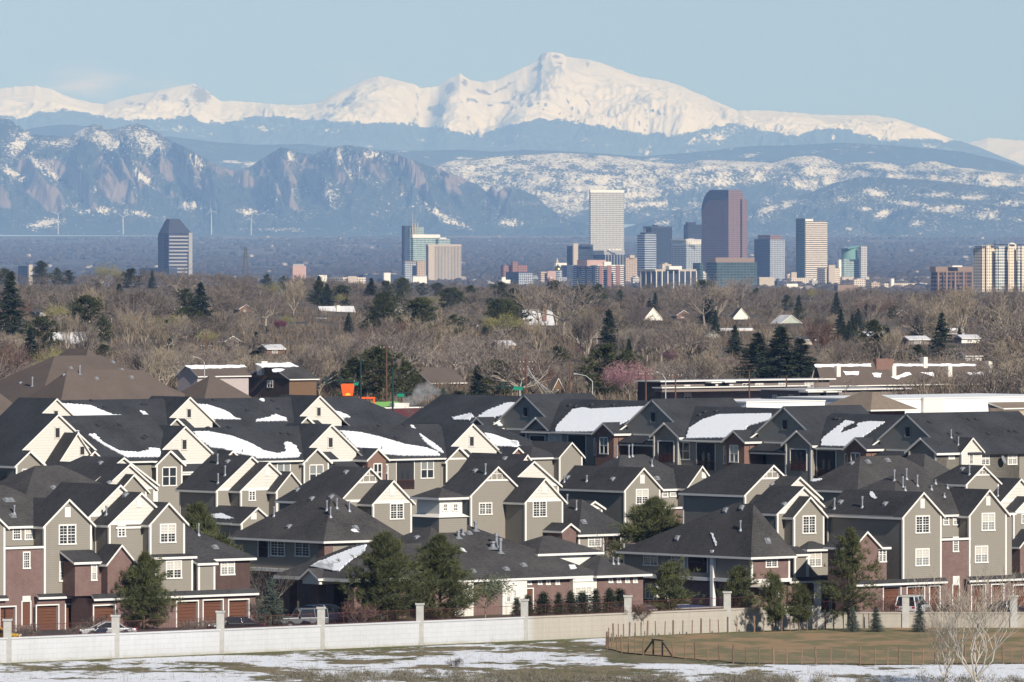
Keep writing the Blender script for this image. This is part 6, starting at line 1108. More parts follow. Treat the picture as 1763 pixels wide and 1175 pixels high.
# houses that show among the trees
HL = [('house', 'snow roofed house with a white rooftop box high among the bare trees', (553, 541), 2700, 545, 612, 'gv', 'brownw', 'brownw', 'snowsh', 528, (582, 532, 1.5, 1.2, 'white')),
      ('house', 'tan gabled house with a snowy roof below the white rooftop box house', (535, 566), 2450, 512, 585, 'gu', 'tan', 'tan', 'snowsh', 548, None),
      ('house', 'pale green house with a dark green roof beside the purple shrub tree', (503, 570), 2300, 494, 532, 'gv', 'greenw', 'greenw', 'shingle_k', 555, None),
      ('house', 'white gabled house with snow on its eaves below the pale green house', (487, 585), 2250, 475, 522, 'gu', 'white', 'greyw', 'snowsh', 571, None),
      ('house', 'grey roofed house with a white side wall left of the yellow green tree', (812, 575), 2350, 800, 830, 'gu', 'white', 'greyw', 'shingle', 560, None),
      ('house', 'house with two snow covered roof slopes and a tall brick chimney', (905, 566), 2400, 893, 955, 'gv', 'brownw', 'greyw', 'snowsh', 533, (935, 545, 1.6, 4.0, 'brick2')),
      ('house', 'small tan house with a snowy roof below the snow covered double roof', (903, 585), 2200, 897, 935, 'gu', 'wood', 'tan', 'snowsh', 573, None),
      ('house', 'white walled house with a brown roof in the middle of the wood', (1107, 551), 2600, 1078, 1141, 'gu', 'white', 'greyw', 'brownsh', 530, None),
      ('house', 'white gabled house with a tall brick chimney on the right of the wood', (1263, 546), 2650, 1258, 1288, 'gu', 'white', 'white', 'shingle', 531, (1286, 541, 1.5, 3.0, 'brick2')),
      ('house', 'low snow roofed house under the white gabled house with chimney', (1245, 578), 2300, 1235, 1300, 'gv', 'tan', 'greyw', 'snowsh', 566, None),
      ('house', 'white gabled pair roof house at the left of the right hand dark spruces', (1345, 556), 2500, 1328, 1378, 'gu', 'greenw', 'greyw', 'snowsh', 543, None),
      ('house', 'flat snow roofed house among trees at the far left', (95, 590), 1900, 84, 150, 'gv', 'brownw', 'brownw', 'snowsh', 573, None),
      ('house', 'low house with an orange tiled roof end left of the pale poplars', (155, 580), 2000, 140, 183, 'gu', 'wood', 'wood', 'brownsh', 568, None),
      ('house', 'snowy roof with a tan chimney stack behind the pink tree', (1130, 602), 2000, 1125, 1150, 'gu', 'tan', 'greyw', 'snowsh', 592, (1131, 597, 1.4, 2.4, 'brick2')),
      ('house', 'grey snow dusted roof deep in the bare wood on the right', (1625, 575), 2300, 1618, 1660, 'gv', 'greyw', 'greyw', 'snowsh', 566, None),
      ('house', 'small brown house with honey wood gable behind the utility pole', (952, 668), 1450, 945, 968, 'gu', 'wood', 'brownw', 'brownsh', 652, None),
      ('house', 'snow streaked low roof left of the tall left spruce top', (10, 600), 1900, 0, 40, 'gv', 'brownw', 'greyw', 'snowsh', 586, None),
      ('house', 'white end wall of a house behind the left hand bare trees', (182, 551), 2700, 176, 204, 'gu', 'white', 'greyw', 'snowsh', 538, None)]
for nm, lb, k, D, xl, xr, rt, Rm, Lm_, sh_, pk, ch in HL:
    bb, W = house(nm, lb, k, D, xl, xr, rt, Rm, Lm_, sh_, pk, chim=ch, group=HG); xa, xb = k[0] + (xr - k[0]) * .3, k[0] + (xr - k[0]) * .62; bb.win(xa, k[1] + 3, xb, k[1] + 10, 0, cols=2, grid=(1, 1), blind=0)
# ================================================================ trees
def norm(a): return a / np.maximum(np.linalg.norm(a, axis=-1, keepdims=True), 1e-9)
def ribbons(p, q, w0, w1, r):
    """thin blades from p to q, random roll"""
    d = norm(q - p); s = norm(np.cross(d, r.normal(size=p.shape)));
    V = np.stack([p - s * w0[:, None] / 2, p + s * w0[:, None] / 2, q + s * w1[:, None] / 2, q - s * w1[:, None] / 2], 1); n = len(p)
    F1 = np.arange(n)[:, None] * 4 + np.array([0, 1, 2, 3])[None]; return V.reshape(-1, 3), F1
def sticks(p, q, w0, w1):
    """three sided tapering prisms"""
    d = norm(q - p); a = norm(np.cross(d, np.array([.31, .77, .11]))); b = np.cross(d, a); V = []
    for (c, w) in ((p, w0), (q, w1)):
        for k in range(3): t = 2 * np.pi * k / 3; V.append(c + (a * np.cos(t) + b * np.sin(t)) * w[:, None] / 2)
    V = np.stack(V, 1); n = len(p); f = np.array([[0, 1, 4, 3], [1, 2, 5, 4], [2, 0, 3, 5]]); return V.reshape(-1, 3), (np.arange(n)[:, None, None] * 6 + f[None]).reshape(-1, 4)
def cat(parts):
    V, Fs, n = [], [], 0
    for v, f in parts: V.append(v); Fs.append(f + n); n += len(v)
    return np.concatenate(V), np.concatenate(Fs)
def bare_tree(seed, H=12.0, up=.55, spread=1.0, kids=(6, 4, 4, 4, 3), tw=.045, clear=.2, thick=.34, droop=0.0):
    r = np.random.default_rng(seed); wood = []; twig = []
    z0 = H * clear; P0 = np.array([[0, 0, -.4], [.05 * H * r.normal() * .3, .0, z0]]); wood.append(sticks(P0[:1], P0[1:], np.array([thick]), np.array([thick * .8])))
    tips = P0[1:]; dirs = np.array([[0, 0, 1.0]]); ln = H * .30; wd = thick * .6
    for lv, k in enumerate(kids):
        n = len(tips); T = np.repeat(tips, k, 0); Dn = np.repeat(dirs, k, 0); rnd = r.normal(size=(n * k, 3)) * np.array([1, 1, .55])
        if lv == 0:
            a = np.arange(n * k) / (n * k) * 2 * np.pi + r.random(n * k); rnd = np.stack([np.cos(a), np.sin(a), r.random(n * k) * .9 + up * .8], 1); nd = norm(rnd * np.array([spread, spread, 1]))
        else: nd = norm(Dn + rnd * (.55 + .07 * lv) * spread + np.array([0, 0, up * .42 - droop * lv * .1]))
        L = ln * (.62 + .7 * r.random(n * k)); start = T - np.repeat(dirs, k, 0) * (ln / .74 * .55 * r.random(n * k) if lv else 0 * r.random(n * k))[:, None]
        mid = start + nd * L[:, None] * .5 + r.normal(size=nd.shape) * L[:, None] * .05; end = start + nd * L[:, None] + np.array([0, 0, 1]) * (L * .1 * up)[:, None] + r.normal(size=nd.shape) * L[:, None] * .07
        w0 = np.full(n * k, wd); w1 = w0 * .6
        if lv < 2: wood += [sticks(start, mid, w0, w0 * .8), sticks(mid, end, w0 * .8, w1)]
        else: w0 = np.maximum(w0, tw); w1 = np.maximum(w1, tw * .6); twig += [ribbons(start, mid, w0, w0 * .85, r), ribbons(mid, end, w0 * .85, w1, r)]
        tips = end; dirs = norm(end - mid); ln *= .70; wd *= .5
    return cat(wood), cat(twig), tips
def blades(c, d, l, w, r):
    s = norm(np.cross(d, r.normal(size=c.shape))); V = np.stack([c - s * w[:, None] / 2, c + s * w[:, None] / 2, c + d * l[:, None]], 1); return V.reshape(-1, 3), np.arange(len(c) * 3).reshape(-1, 3)
def pine(seed, H=8.0, Rr=2.4, limbs=60, tufts=16, per=9, bl=.42, bw=.07, base=.08, peak=.2, gap=.12, rough=.5, expo=.72):
    """irregular pine: rising limbs that carry tufts of needles towards their ends"""
    r = np.random.default_rng(seed); C, O, st, en = [], [], [], []; side = r.normal() * .12
    for k in range(limbs):
        f = min(.985, (k // 5 * 5 + 2.2 * r.random()) / limbs)
        if r.random() < gap: continue
        env = (.62 + .38 * f / peak) if f < peak else ((1 - f) / (1 - peak)) ** expo
        a = k * 2.399 + r.normal() * .5; L = (Rr * env + .14) * (1 - rough * .5 + rough * r.random()) * (1 + side * np.cos(a)); el = R(2 + 52 * f + 9 * r.normal()); z0 = H * (base + (.97 - base) * f)
        d = np.array([np.cos(a) * np.cos(el), np.sin(a) * np.cos(el), np.sin(el)]); q = .25 + .75 * r.random(tufts) ** .7
        p = d[None] * (L * q)[:, None] + np.array([0, 0, z0]); p[:, 2] += L * .16 * q ** 2; p += r.normal(size=p.shape) * (.05 + .16 * L * (.35 + q))[:, None] * np.array([.75, .75, .45])
        C.append(p); O.append(np.repeat((d * .8 + np.array([0, 0, .45]))[None], tufts, 0)); st.append([0, 0, z0 - .08 * L]); en.append(d * L * .9 + np.array([0, 0, z0 + L * .12]))
    c = np.concatenate(C); o = norm(np.concatenate(O)); m = len(c); Cc = np.repeat(c, per, 0); D_ = norm(np.repeat(o, per, 0) * .85 + r.normal(size=(m * per, 3)) * .6)
    fol = blades(Cc + r.normal(size=Cc.shape) * .05, D_, bl * (.55 + .75 * r.random(m * per)), np.full(m * per, bw), r); st, en = np.array(st), np.array(en)
    wood = [sticks(np.array([[0, 0, -.4]]), np.array([[0.05, 0, H * .5]]), np.array([Rr * .11 + .05]), np.array([Rr * .07 + .03])), sticks(np.array([[.05, 0, H * .5]]), np.array([[0, 0, H * .97]]), np.array([Rr * .07 + .03]), np.array([.03])), sticks(st, en, np.full(len(st), .035 * Rr + .01), np.full(len(st), .02))]
    return cat(wood), fol, None
def spruce(seed, H=10.0, Rr=2.6, whorls=26, arms=10, per=16, bl=.34, bw=.10, gap=.25, power=.9):
    """conical spruce: layered drooping boughs hung with short blades"""
    r = np.random.default_rng(seed); Ps, Ds, W = [], [], []; st, en = [], []
    for k in range(whorls):
        f = k / (whorls - 1); z = H * (.06 + .93 * f); L0 = Rr * (1 - f) ** power + .12
        for j in range(max(4, int(arms * (1 - .45 * f)))):
            if r.random() < gap * .5: continue
            a = r.random() * 2 * np.pi; L = L0 * (.62 + .5 * r.random()); q = np.linspace(.15, 1, per); dz = -L * .30 * q + L * .20 * q ** 2.4
            p = np.stack([np.cos(a) * L * q, np.sin(a) * L * q, z + dz + .12 * r.normal()], 1); Ps.append(p); t = np.array([np.cos(a), np.sin(a), -.15]); side = np.array([-np.sin(a), np.cos(a), 0]) * np.where(np.arange(per) % 2, 1, -1)[:, None]
            Ds.append(norm(t[None] * .75 + side * .75 + np.array([0, 0, -.25]) + r.normal(size=(per, 3)) * .3)); W.append(np.full(per, 1.0) * (.45 + .55 * (1 - .6 * q))); st.append([0, 0, z]); en.append(p[-1])
    c = np.concatenate(Ps); d = np.concatenate(Ds); w_ = np.concatenate(W); n = len(c); C = np.concatenate([c, c + r.normal(size=c.shape) * .08]); D2 = np.concatenate([d, norm(d + r.normal(size=d.shape) * .7)]); ww = np.concatenate([w_, w_]); fol = blades(C, D2, bl * (.7 + .6 * r.random(2 * n)) * (.6 + .6 * ww) * (H / 10) ** .3, bw * (.7 + .6 * ww), r)
    st, en = np.array(st), np.array(en); return cat([sticks(np.array([[0, 0, -.4]]), np.array([[0, 0, H]]), np.array([.12 * Rr]), np.array([.03])), sticks(st, en, np.full(len(st), .05), np.full(len(st), .015))]), fol, None
def leafy(seed, tips, n, spread, size, r=None):
    r = np.random.default_rng(seed); j = r.integers(0, len(tips), n); c = tips[j] + r.normal(size=(n, 3)) * spread; d = norm(r.normal(size=(n, 3))); return blades(c, d, size * (.6 + .8 * r.random(n)), size * (.6 + .5 * r.random(n)), r)
def leaf_mat(name, a, b, objrand=.18, rough=.75, scale=.8):
    t = NT(name); w_ = t.n('ShaderNodeNewGeometry').outputs['Random Per Island']; n = t.noise(scale, 3, .6, t.obj()); f = t.math('ADD', t.math('MULTIPLY', w_, .55), t.math('MULTIPLY', n, .55)); c = t.mix(f, a, b)
    k = t.math('MULTIPLY_ADD', t.rnd(), 2 * objrand, 1 - objrand); nd = t.n('ShaderNodeVectorMath', _operation='SCALE'); t.put(nd.inputs[0], c); t.put(nd.inputs['Scale'], k); return t.out(nd.outputs[0], rough, .15)
LM = dict(npine=leaf_mat('near_pine_needles', (.028, .038, .016), (.14, .146, .06)), pine=leaf_mat('pine_needles', (.022, .032, .013), (.088, .096, .035)), spruce=leaf_mat('spruce_needles', (.015, .026, .017), (.052, .07, .038)), blue=leaf_mat('blue_spruce_needles', (.035, .055, .045), (.12, .15, .12)),
          twig=leaf_mat('grey_brown_twigs', (.095, .078, .068), (.25, .212, .18), .5), pale=leaf_mat('pale_straw_twigs', (.22, .18, .13), (.36, .30, .22), .15), red=leaf_mat('red_brown_twigs', (.10, .058, .048), (.19, .115, .09), .12), willow=leaf_mat('yellow_green_buds', (.17, .16, .065), (.32, .29, .12), .12),
          pink=leaf_mat('pink_blossom', (.22, .105, .125), (.42, .25, .26), .05), plum=leaf_mat('purple_plum_leaves', (.08, .02, .04), (.2, .06, .09), .05), white=leaf_mat('white_blossom', (.45, .42, .33), (.75, .72, .62), .05), oak=leaf_mat('silver_green_leaves', (.07, .085, .05), (.17, .19, .12), .05),
          bark=M('grey_brown_bark', (.32, .275, .23), .9, .3, 3, .1, objrand=.25), barkpale=M('pale_bark', (.42, .36, .28), .85, .25, 3, .15), barkdark=M('dark_conifer_bark', (.11, .08, .06), .9, .3, 3, .1))
PROTO = {}
def proto(key, gen, leafm, barkm):
    (wv, wf), (cv, cf), _ = gen; a = npmesh('trunk', wv, wf, LM[barkm]); b = npmesh('crown', cv, cf, LM[leafm]); PROTO[key] = (a.data, b.data, float(cv[:, 2].max()), float(np.percentile(np.hypot(cv[:, 0], cv[:, 1]), 97)))
    bpy.data.objects.remove(a); bpy.data.objects.remove(b)
BT = [bare_tree(100 + i, 12, up=u, spread=sp, kids=kd, tw=.055, clear=cl, thick=.52) for i, (u, sp, kd, cl) in enumerate(((.5, 1.0, (6, 4, 4, 3, 3), .18), (.62, .9, (5, 4, 4, 4, 2), .22), (.42, 1.15, (7, 4, 3, 3, 3), .16), (.55, 1.0, (6, 4, 4, 4, 2), .2), (.85, .62, (7, 4, 4, 4, 3), .12), (1.0, .5, (8, 4, 4, 4, 2), .1)))]
for i, g in enumerate(BT): proto('bare%d' % i, g, 'twig', 'bark')
proto('pale0', BT[4], 'pale', 'barkpale'); proto('pale1', BT[5], 'pale', 'barkpale'); proto('pale2', BT[1], 'pale', 'barkpale'); proto('red0', BT[4], 'red', 'bark'); proto('red1', BT[0], 'red', 'bark')
for nm, g, lm, n_, sp, sz_ in (('willow0', BT[0], 'willow', 3000, .35, .16), ('willow1', BT[3], 'willow', 2600, .4, .16), ('pink', BT[0], 'pink', 7000, .4, .20), ('plum', BT[0], 'plum', 5000, .4, .25), ('white', BT[2], 'white', 5000, .4, .2)):
    lf = leafy(7, g[2], n_, sp, sz_); tq = g[1]; tri = np.concatenate([tq[1][:, [0, 1, 2]], tq[1][:, [0, 2, 3]]]); proto(nm, (g[0], cat([(tq[0], tri), lf]), None), lm, 'bark')
for i in range(4): proto('pine%d' % i, pine(200 + i, 10, 3.3 + .5 * (i % 2), 46, 18, 8, .72, .15, .05, .22 + .14 * (i % 3), .14, .6), 'pine', 'barkdark')
for i in range(3): proto('spruce%d' % i, spruce(220 + i, 12, (3.4, 2.7, 3.9)[i], 26, 11, 13, .5, .2, .2), 'spruce', 'barkdark')
def plant(key, x, y, z, h, label, cat, group=None, name=None, wide=1.0, rot=None, rr=random.Random(3)):
    t, c, H, Rr = PROTO[key]; s = h / H; o = empty(name or ('conifer' if key[:4] in ('pine', 'spru') else 'tree'), (x, y, z), rr.random() * 6.28 if rot is None else rot, label, cat, group); o.scale = (s * wide, s * wide, s)
    for nm, me in (('trunk', t), ('crown', c)):
        q = bpy.data.objects.new(nm, me); COL.objects.link(q); q.parent = o
    return o
_Ds = np.linspace(1250, 4600, 700)
def D_at(px, yb):
    ys = YH + F * (CZ - (gz_far(_Ds) + ghill((px - CX) * _Ds / F, _Ds))) / _Ds; return float(np.interp(-yb, -ys, _Ds))
MARK = ((360, 'the lone dark tower'), (640, 'the power pylon'), (900, 'the tan ribbed tower'), (1140, 'the white gridded tower'), (1330, 'the pink curved tower'), (1560, 'the striped tower'), (9999, 'the cream condominium tower'))
def mark(px): return next(m for x, m in MARK if px < x)
# ---- evergreens and coloured trees one can tell apart: (kind, x, top, bottom, widen, label)
TL = [('spruce0', 18, 462, 587, .8, 'tallest dark spruce at the left edge of the wood'), ('spruce1', 53, 562, 624, 1.0, 'small dark spruce right of the tallest left spruce, near the brown roofs'), ('pine0', 72, 447, 490, 1.0, 'dark pine crown rising highest on the left skyline'), ('pine1', 118, 464, 492, 1.1, 'low dark pine on the skyline between the left pine crown and the green willow'),
      ('pine2', 8, 461, 492, 1.0, 'dark pine crown cut by the left frame edge on the skyline'), ('pine0', 98, 458, 488, .8, 'slim pine crown beside the highest left skyline pine'), ('willow0', 188, 449, 495, 1.1, 'yellow green budding tree left of the lone dark tower'), ('pine3', 226, 461, 497, 1.1, 'dark green round crown touching the yellow green tree left of the lone dark tower'), ('spruce2', 262, 465, 497, .7, 'pointed dark spruce at the foot of the lone dark tower'),
      ('pine1', 178, 545, 592, .8, 'small wind shaped pine over the left bare trees'), ('pine2', 150, 584, 616, 1.3, 'round dark shrub tree behind the brown roofs'), ('pine3', 178, 592, 618, 1.3, 'round green juniper behind the brown roofs beside the pale poplars'), ('pine0', 90, 505, 548, .8, 'dark pine half hidden by bare trees right of the tallest left spruce'), ('willow1', 100, 520, 560, 1.2, 'pale yellow green tree in the left bare wood'), ('pine1', 320, 495, 545, 1.0, 'dim green crown among bare trees under the lone dark tower'), ('willow0', 360, 565, 600, 1.2, 'olive green tree left of the utility pole with cross arms'),
      ('pine0', 460, 466, 494, .9, 'round dark pine on the skyline right of the power pylon'), ('pine1', 488, 468, 494, .8, 'round dark pine just left of the lone pink block'), ('spruce0', 549, 473, 524, .9, 'dark spruce on the skyline right of the lone pink block'), ('spruce1', 563, 488, 530, 1.3, 'broad dark spruce beside the skyline spruce right of the pink block'), ('pine2', 590, 490, 526, 1.2, 'dark pine behind the house with the white rooftop box'), ('willow1', 583, 503, 528, 1.0, 'yellow budded tree before the dark pine by the rooftop box house'), ('willow0', 468, 480, 520, 1.1, 'olive tinted tree left of the white birch like bare tree'), ('willow1', 495, 540, 565, 1.0, 'olive bush tree above the purple shrub tree'),
      ('pine3', 664, 482, 518, 1.0, 'left one of the two dark pines under the tan ribbed tower'), ('pine0', 693, 479, 518, 1.0, 'right one of the two dark pines under the tan ribbed tower'), ('pine1', 727, 486, 510, 1.0, 'small dark pine between two pairs of skyline pines'), ('pine2', 755, 486, 512, 1.1, 'dark pine under the right side of the tan ribbed tower'), ('pine3', 782, 494, 522, 1.0, 'round dark pine right of the tan ribbed tower foot'), ('pine1', 780, 540, 577, 1.2, 'dark bushy pine left of the grey roofed house'), ('spruce0', 835, 555, 578, 1.1, 'small dark spruce right of the grey roofed house'), ('willow0', 870, 533, 588, 1.4, 'broad yellow green tree left of the snowy double roof house'), ('pine0', 885, 494, 530, 1.1, 'dark pine left of the snowy double roof house'), ('willow1', 748, 505, 535, 1.2, 'yellow green tree among the skyline pines'), ('pine2', 845, 512, 535, 1.0, 'small olive pine among bare trees right of the ribbed tower'),
      ('white', 690, 525, 548, 1.5, 'white blossoming tree high in the wood'), ('pine1', 630, 548, 575, 1.0, 'dark pine right of the tan gabled house'), ('spruce2', 600, 538, 575, .8, 'dark spruce beside the tan gabled house'), ('plum', 483, 548, 572, 1.0, 'purple leaved shrub tree beside the pale green house'),
      ('pine0', 612, 612, 692, 1.15, 'left one of the two big roadside pines behind the diner'), ('pine3', 655, 592, 692, 1.05, 'right one of the two big roadside pines behind the diner'), ('pine1', 700, 618, 690, .8, 'thin pine to the right of the two big roadside pines'), ('pine2', 858, 616, 690, 1.0, 'pine with an open crown left of the leaning utility pole'), ('spruce1', 822, 628, 695, 1.0, 'dark spruce right of the steam over the diner'), ('white', 818, 688, 706, 1.3, 'white blossoming shrub tree at the roof edge right of the diner'), ('pine3', 790, 672, 702, 1.4, 'low juniper like pine right of the steam plume'),
      ('pine2', 1003, 489, 528, 1.1, 'left half of the dark pine clump under the white gridded tower'), ('pine0', 1030, 487, 528, 1.1, 'right half of the dark pine clump under the white gridded tower'), ('pine1', 1068, 498, 522, .9, 'small dark pine right of the pine clump under the white gridded tower'), ('spruce1', 1128, 503, 535, 1.0, 'dark spruce before the low block with white columns'), ('spruce0', 1118, 512, 535, 1.0, 'short spruce left of the spruce before the column block'),
      ('pine1', 1042, 588, 686, 1.0, 'big dark pine left of the pink blossoming tree'), ('spruce1', 1083, 583, 640, .8, 'spruce tip behind the pink blossoming tree'), ('pink', 1085, 610, 696, 1.05, 'large pink blossoming tree behind the right hand dark roofs'), ('pink', 1152, 598, 630, .9, 'small pink blossoming tree beyond the large one'), ('pine3', 960, 595, 625, 1.4, 'low dark pine shrub left of the big pine by the pink tree'),
      ('spruce1', 1232, 533, 580, .75, 'narrow spruce left of the white gabled house with the chimney'), ('spruce0', 1265, 558, 615, 1.0, 'spruce before the white gabled house with the chimney'), ('spruce2', 1303, 572, 658, 1.5, 'left one of the group of large dark spruces on the right'), ('spruce0', 1345, 558, 662, 1.5, 'tallest of the group of large dark spruces on the right'), ('spruce2', 1378, 582, 662, 1.5, 'right one of the group of large dark spruces on the right'),
      ('spruce0', 1440, 502, 545, .9, 'dark spruce on the skyline under the striped tower'), ('spruce2', 1447, 532, 585, .85, 'dark spruce below the skyline spruce under the striped tower'), ('spruce1', 1468, 540, 590, .8, 'slender spruce beside the tan chimney under the striped tower'), ('pine0', 1355, 506, 535, .9, 'dark pine left of the skyline spruce under the striped tower'), ('pine1', 1376, 527, 552, .9, 'small dark pine right of the white gabled pair roof'), ('pine2', 1536, 525, 550, 1.0, 'small dark pine high in the wood left of the brown office block'), ('spruce0', 1528, 562, 625, .95, 'dark spruce with a leaning top under the brown office block'), ('pine3', 1505, 548, 620, .8, 'dark pine left of the spruce with the leaning top'), ('pine0', 1580, 592, 625, 1.1, 'small olive pine left of the snow dusted grey roof'), ('spruce1', 1652, 560, 590, .9, 'small spruce right of the snow dusted grey roof'), ('pine1', 1713, 540, 575, .7, 'slim dark pine below the cream condominium tower'), ('red0', 1412, 545, 625, 1.2, 'red brown budding tree of upright shape right of the dark spruces'), ('willow0', 1395, 495, 520, 1.2, 'yellow green tree below the striped tower foot'), ('pine2', 1445, 640, 670, 1.2, 'dark juniper clump before the brown block with many chimneys'), ('white', 1228, 568, 590, .9, 'white blossoming shrub by the low snow roofed house'),
      ('pale1', 116, 530, 612, .75, 'pale upright poplar left of the round dark shrub trees'), ('pale1', 222, 522, 612, .7, 'pale upright poplar, left of a pair'), ('pale0', 248, 528, 612, .7, 'pale upright poplar, right of a pair'), ('pale0', 275, 548, 615, 1.1, 'pale fan shaped bare tree beside the pair of poplars'), ('bare4', 1270, 472, 530, 1.5, 'wide pale crowned bare tree before the dark green glass block'), ('bare2', 415, 545, 632, 1.1, 'large bare tree with a dark forked trunk beside the utility pole'), ('pale2', 1000, 540, 610, 1.3, 'pale bare tree with wide spreading limbs under the white gridded tower'), ('pale0', 505, 474, 545, 1.0, 'white stemmed bare tree under the lone pink block'), ('bare0', 560, 560, 632, 1.2, 'bare tree with a dark forked trunk left of the roadside pines'), ('pale0', 1620, 520, 600, 1.4, 'pale bare tree with thick white limbs under the brown office block'), ('bare2', 320, 452, 520, 1.5, 'wide bare crown rising before the foot of the lone dark tower'), ('pale1', 925, 540, 620, .9, 'pale leaning bare tree right of the snowy double roof'), ('pale2', 1735, 600, 690, 1.3, 'pale bare tree at the right edge behind the white store')]
for key, x, yt, yb, wd, lab in TL:
    wd *= 1.45 if key[:4] in ('pine', 'spru') else 1.0
    D = D_at(x, yb); X = (x - CX) * D / F; h = (yb - yt) * D / F; k = key[:4]; nm = {'pine': 'pine_tree', 'spru': 'spruce_tree', 'pink': 'blossoming_tree', 'whit': 'blossoming_tree', 'plum': 'plum_tree', 'will': 'budding_tree'}.get(k, 'bare_tree')
    plant(key, X, D, gnd(X, D), h, lab, 'tree', name=nm, wide=wd, group='evergreens of the wood' if k in ('pine', 'spru') else 'deciduous trees of the wood')
# ---- bare trees of the wood
BOX = [(545, 524, 612, 545, 2700), (512, 545, 585, 567, 2450), (494, 552, 532, 572, 2300), (475, 568, 522, 588, 2250), (800, 556, 832, 578, 2350), (893, 530, 957, 590, 2200), (1078, 526, 1142, 560, 2600), (1256, 528, 1292, 560, 2650), (1235, 564, 1300, 580, 2300), (1328, 542, 1378, 560, 2500), (84, 570, 150, 592, 1900), (425, 620, 548, 676, 1350), (306, 624, 430, 660, 1330), (690, 628, 800, 660, 1480), (1135, 648, 1430, 692, 1250), (1400, 620, 1714, 668, 1420), (582, 656, 720, 706, 1180), (945, 650, 968, 672, 1450)]
rh = random.Random(31)
for k in range(22):
    px = rh.uniform(40, 1740); yb = rh.uniform(535, 640); D = D_at(px, yb); wl, wr = 12 * 2200 / D, rh.uniform(18, 34) * 2200 / D
    if any(abs(px - (q[0] + q[2]) / 2) < 45 and abs(yb - q[3]) < 22 for q in BOX): continue
    hb_, hw_ = house('house', 'snow dusted house half hidden among bare trees below %s' % mark(px), (px, yb - 9 * 2200 / D), D, px - wl, px + wr, rh.choice(['gv', 'gu', 'gv']), rh.choice(['tan', 'white', 'greyw', 'brownw', 'brick2']), 'greyw', rh.choice(['snowsh', 'shingle_b', 'snowsh', 'brownsh']), None, slope=.5, zg=gnd((px - CX) * D / F, D), group='half hidden houses of the wood')
    hb_.win(px + wr * .3, yb - 6 * 2200 / D, px + wr * .6, yb - 2 * 2200 / D, 0, cols=2, grid=(1, 1), blind=0); BOX.append((px - wl * .5, yb - 18 * 2200 / D, px + wr * .8, yb - 3, D))
for key, x, yt, yb, wd, lab in TL:
    if key[:4] in ('pine', 'spru', 'pink', 'plum', 'whit', 'will', 'red0', 'pale'): hw = (yb - yt) * .3; BOX.append((x - hw, yt, x + hw, yb - (yb - yt) * (.15 if key[:4] in ('pine', 'spru') else .35), D_at(x, yb)))
NTL = len(TL)
rg = random.Random(11); nplaced = 0; npr = np.random.default_rng(77)
pts = []; tries = 0
while len(pts) < 300 and tries < 20000:
    tries += 1; px = rg.uniform(-40, 1803); yb = rg.uniform(548, 700); D = D_at(px, yb); h = rg.uniform(10.5, 18.5) * (.8 if yb > 660 else 1); hp = h * F / D; wp = hp * .38
    if yb > 640 and px < 430 and yb > 690: continue
    if any(D < b[4] + 10 and px + wp * .75 > b[0] and px - wp * .75 < b[2] and yb > b[1] and yb - hp < b[3] for b in BOX) and rg.random() < .985:
        h = max(3.2, min([(yb - b[3] + 2) * D / F for b in BOX if D < b[4] + 10 and px + wp * .75 > b[0] and px - wp * .75 < b[2] and yb > b[1] and yb - hp < b[3]]))
        if h < 3.3 or (h < 5 and tries % 3 == 0): continue
    if any(abs(px - q[0]) < 16 and abs(yb - q[1]) < 5 for q in pts): continue
    pts.append((px, yb, D, h))
ROWN = ('nearest belt', 'middle belt', 'upper belt')
for px, yb, D, h in pts:
    key = rg.choice(['bare0', 'bare1', 'bare2', 'bare3', 'bare0', 'bare1', 'bare3', 'bare4', 'bare5', 'pale0', 'pale2', 'pale0', 'pale1', 'red1', 'willow1' if rg.random() < .25 else 'bare2']); X = (px - CX) * D / F
    row = ROWN[0] if yb > 650 else ROWN[1] if yb > 595 else ROWN[2]; kd = {'bare': 'grey brown', 'pale': 'pale straw coloured', 'red1': 'red brown', 'will': 'yellow green budding'}[key[:4]]
    plant(key, X, D, gnd(X, D) - .2, h, '%s tree, %s, below %s' % (kd, row, mark(px)), 'tree', name='bare_tree', wide=rg.uniform(.95, 1.35), group='bare trees of the wood', rr=rg)
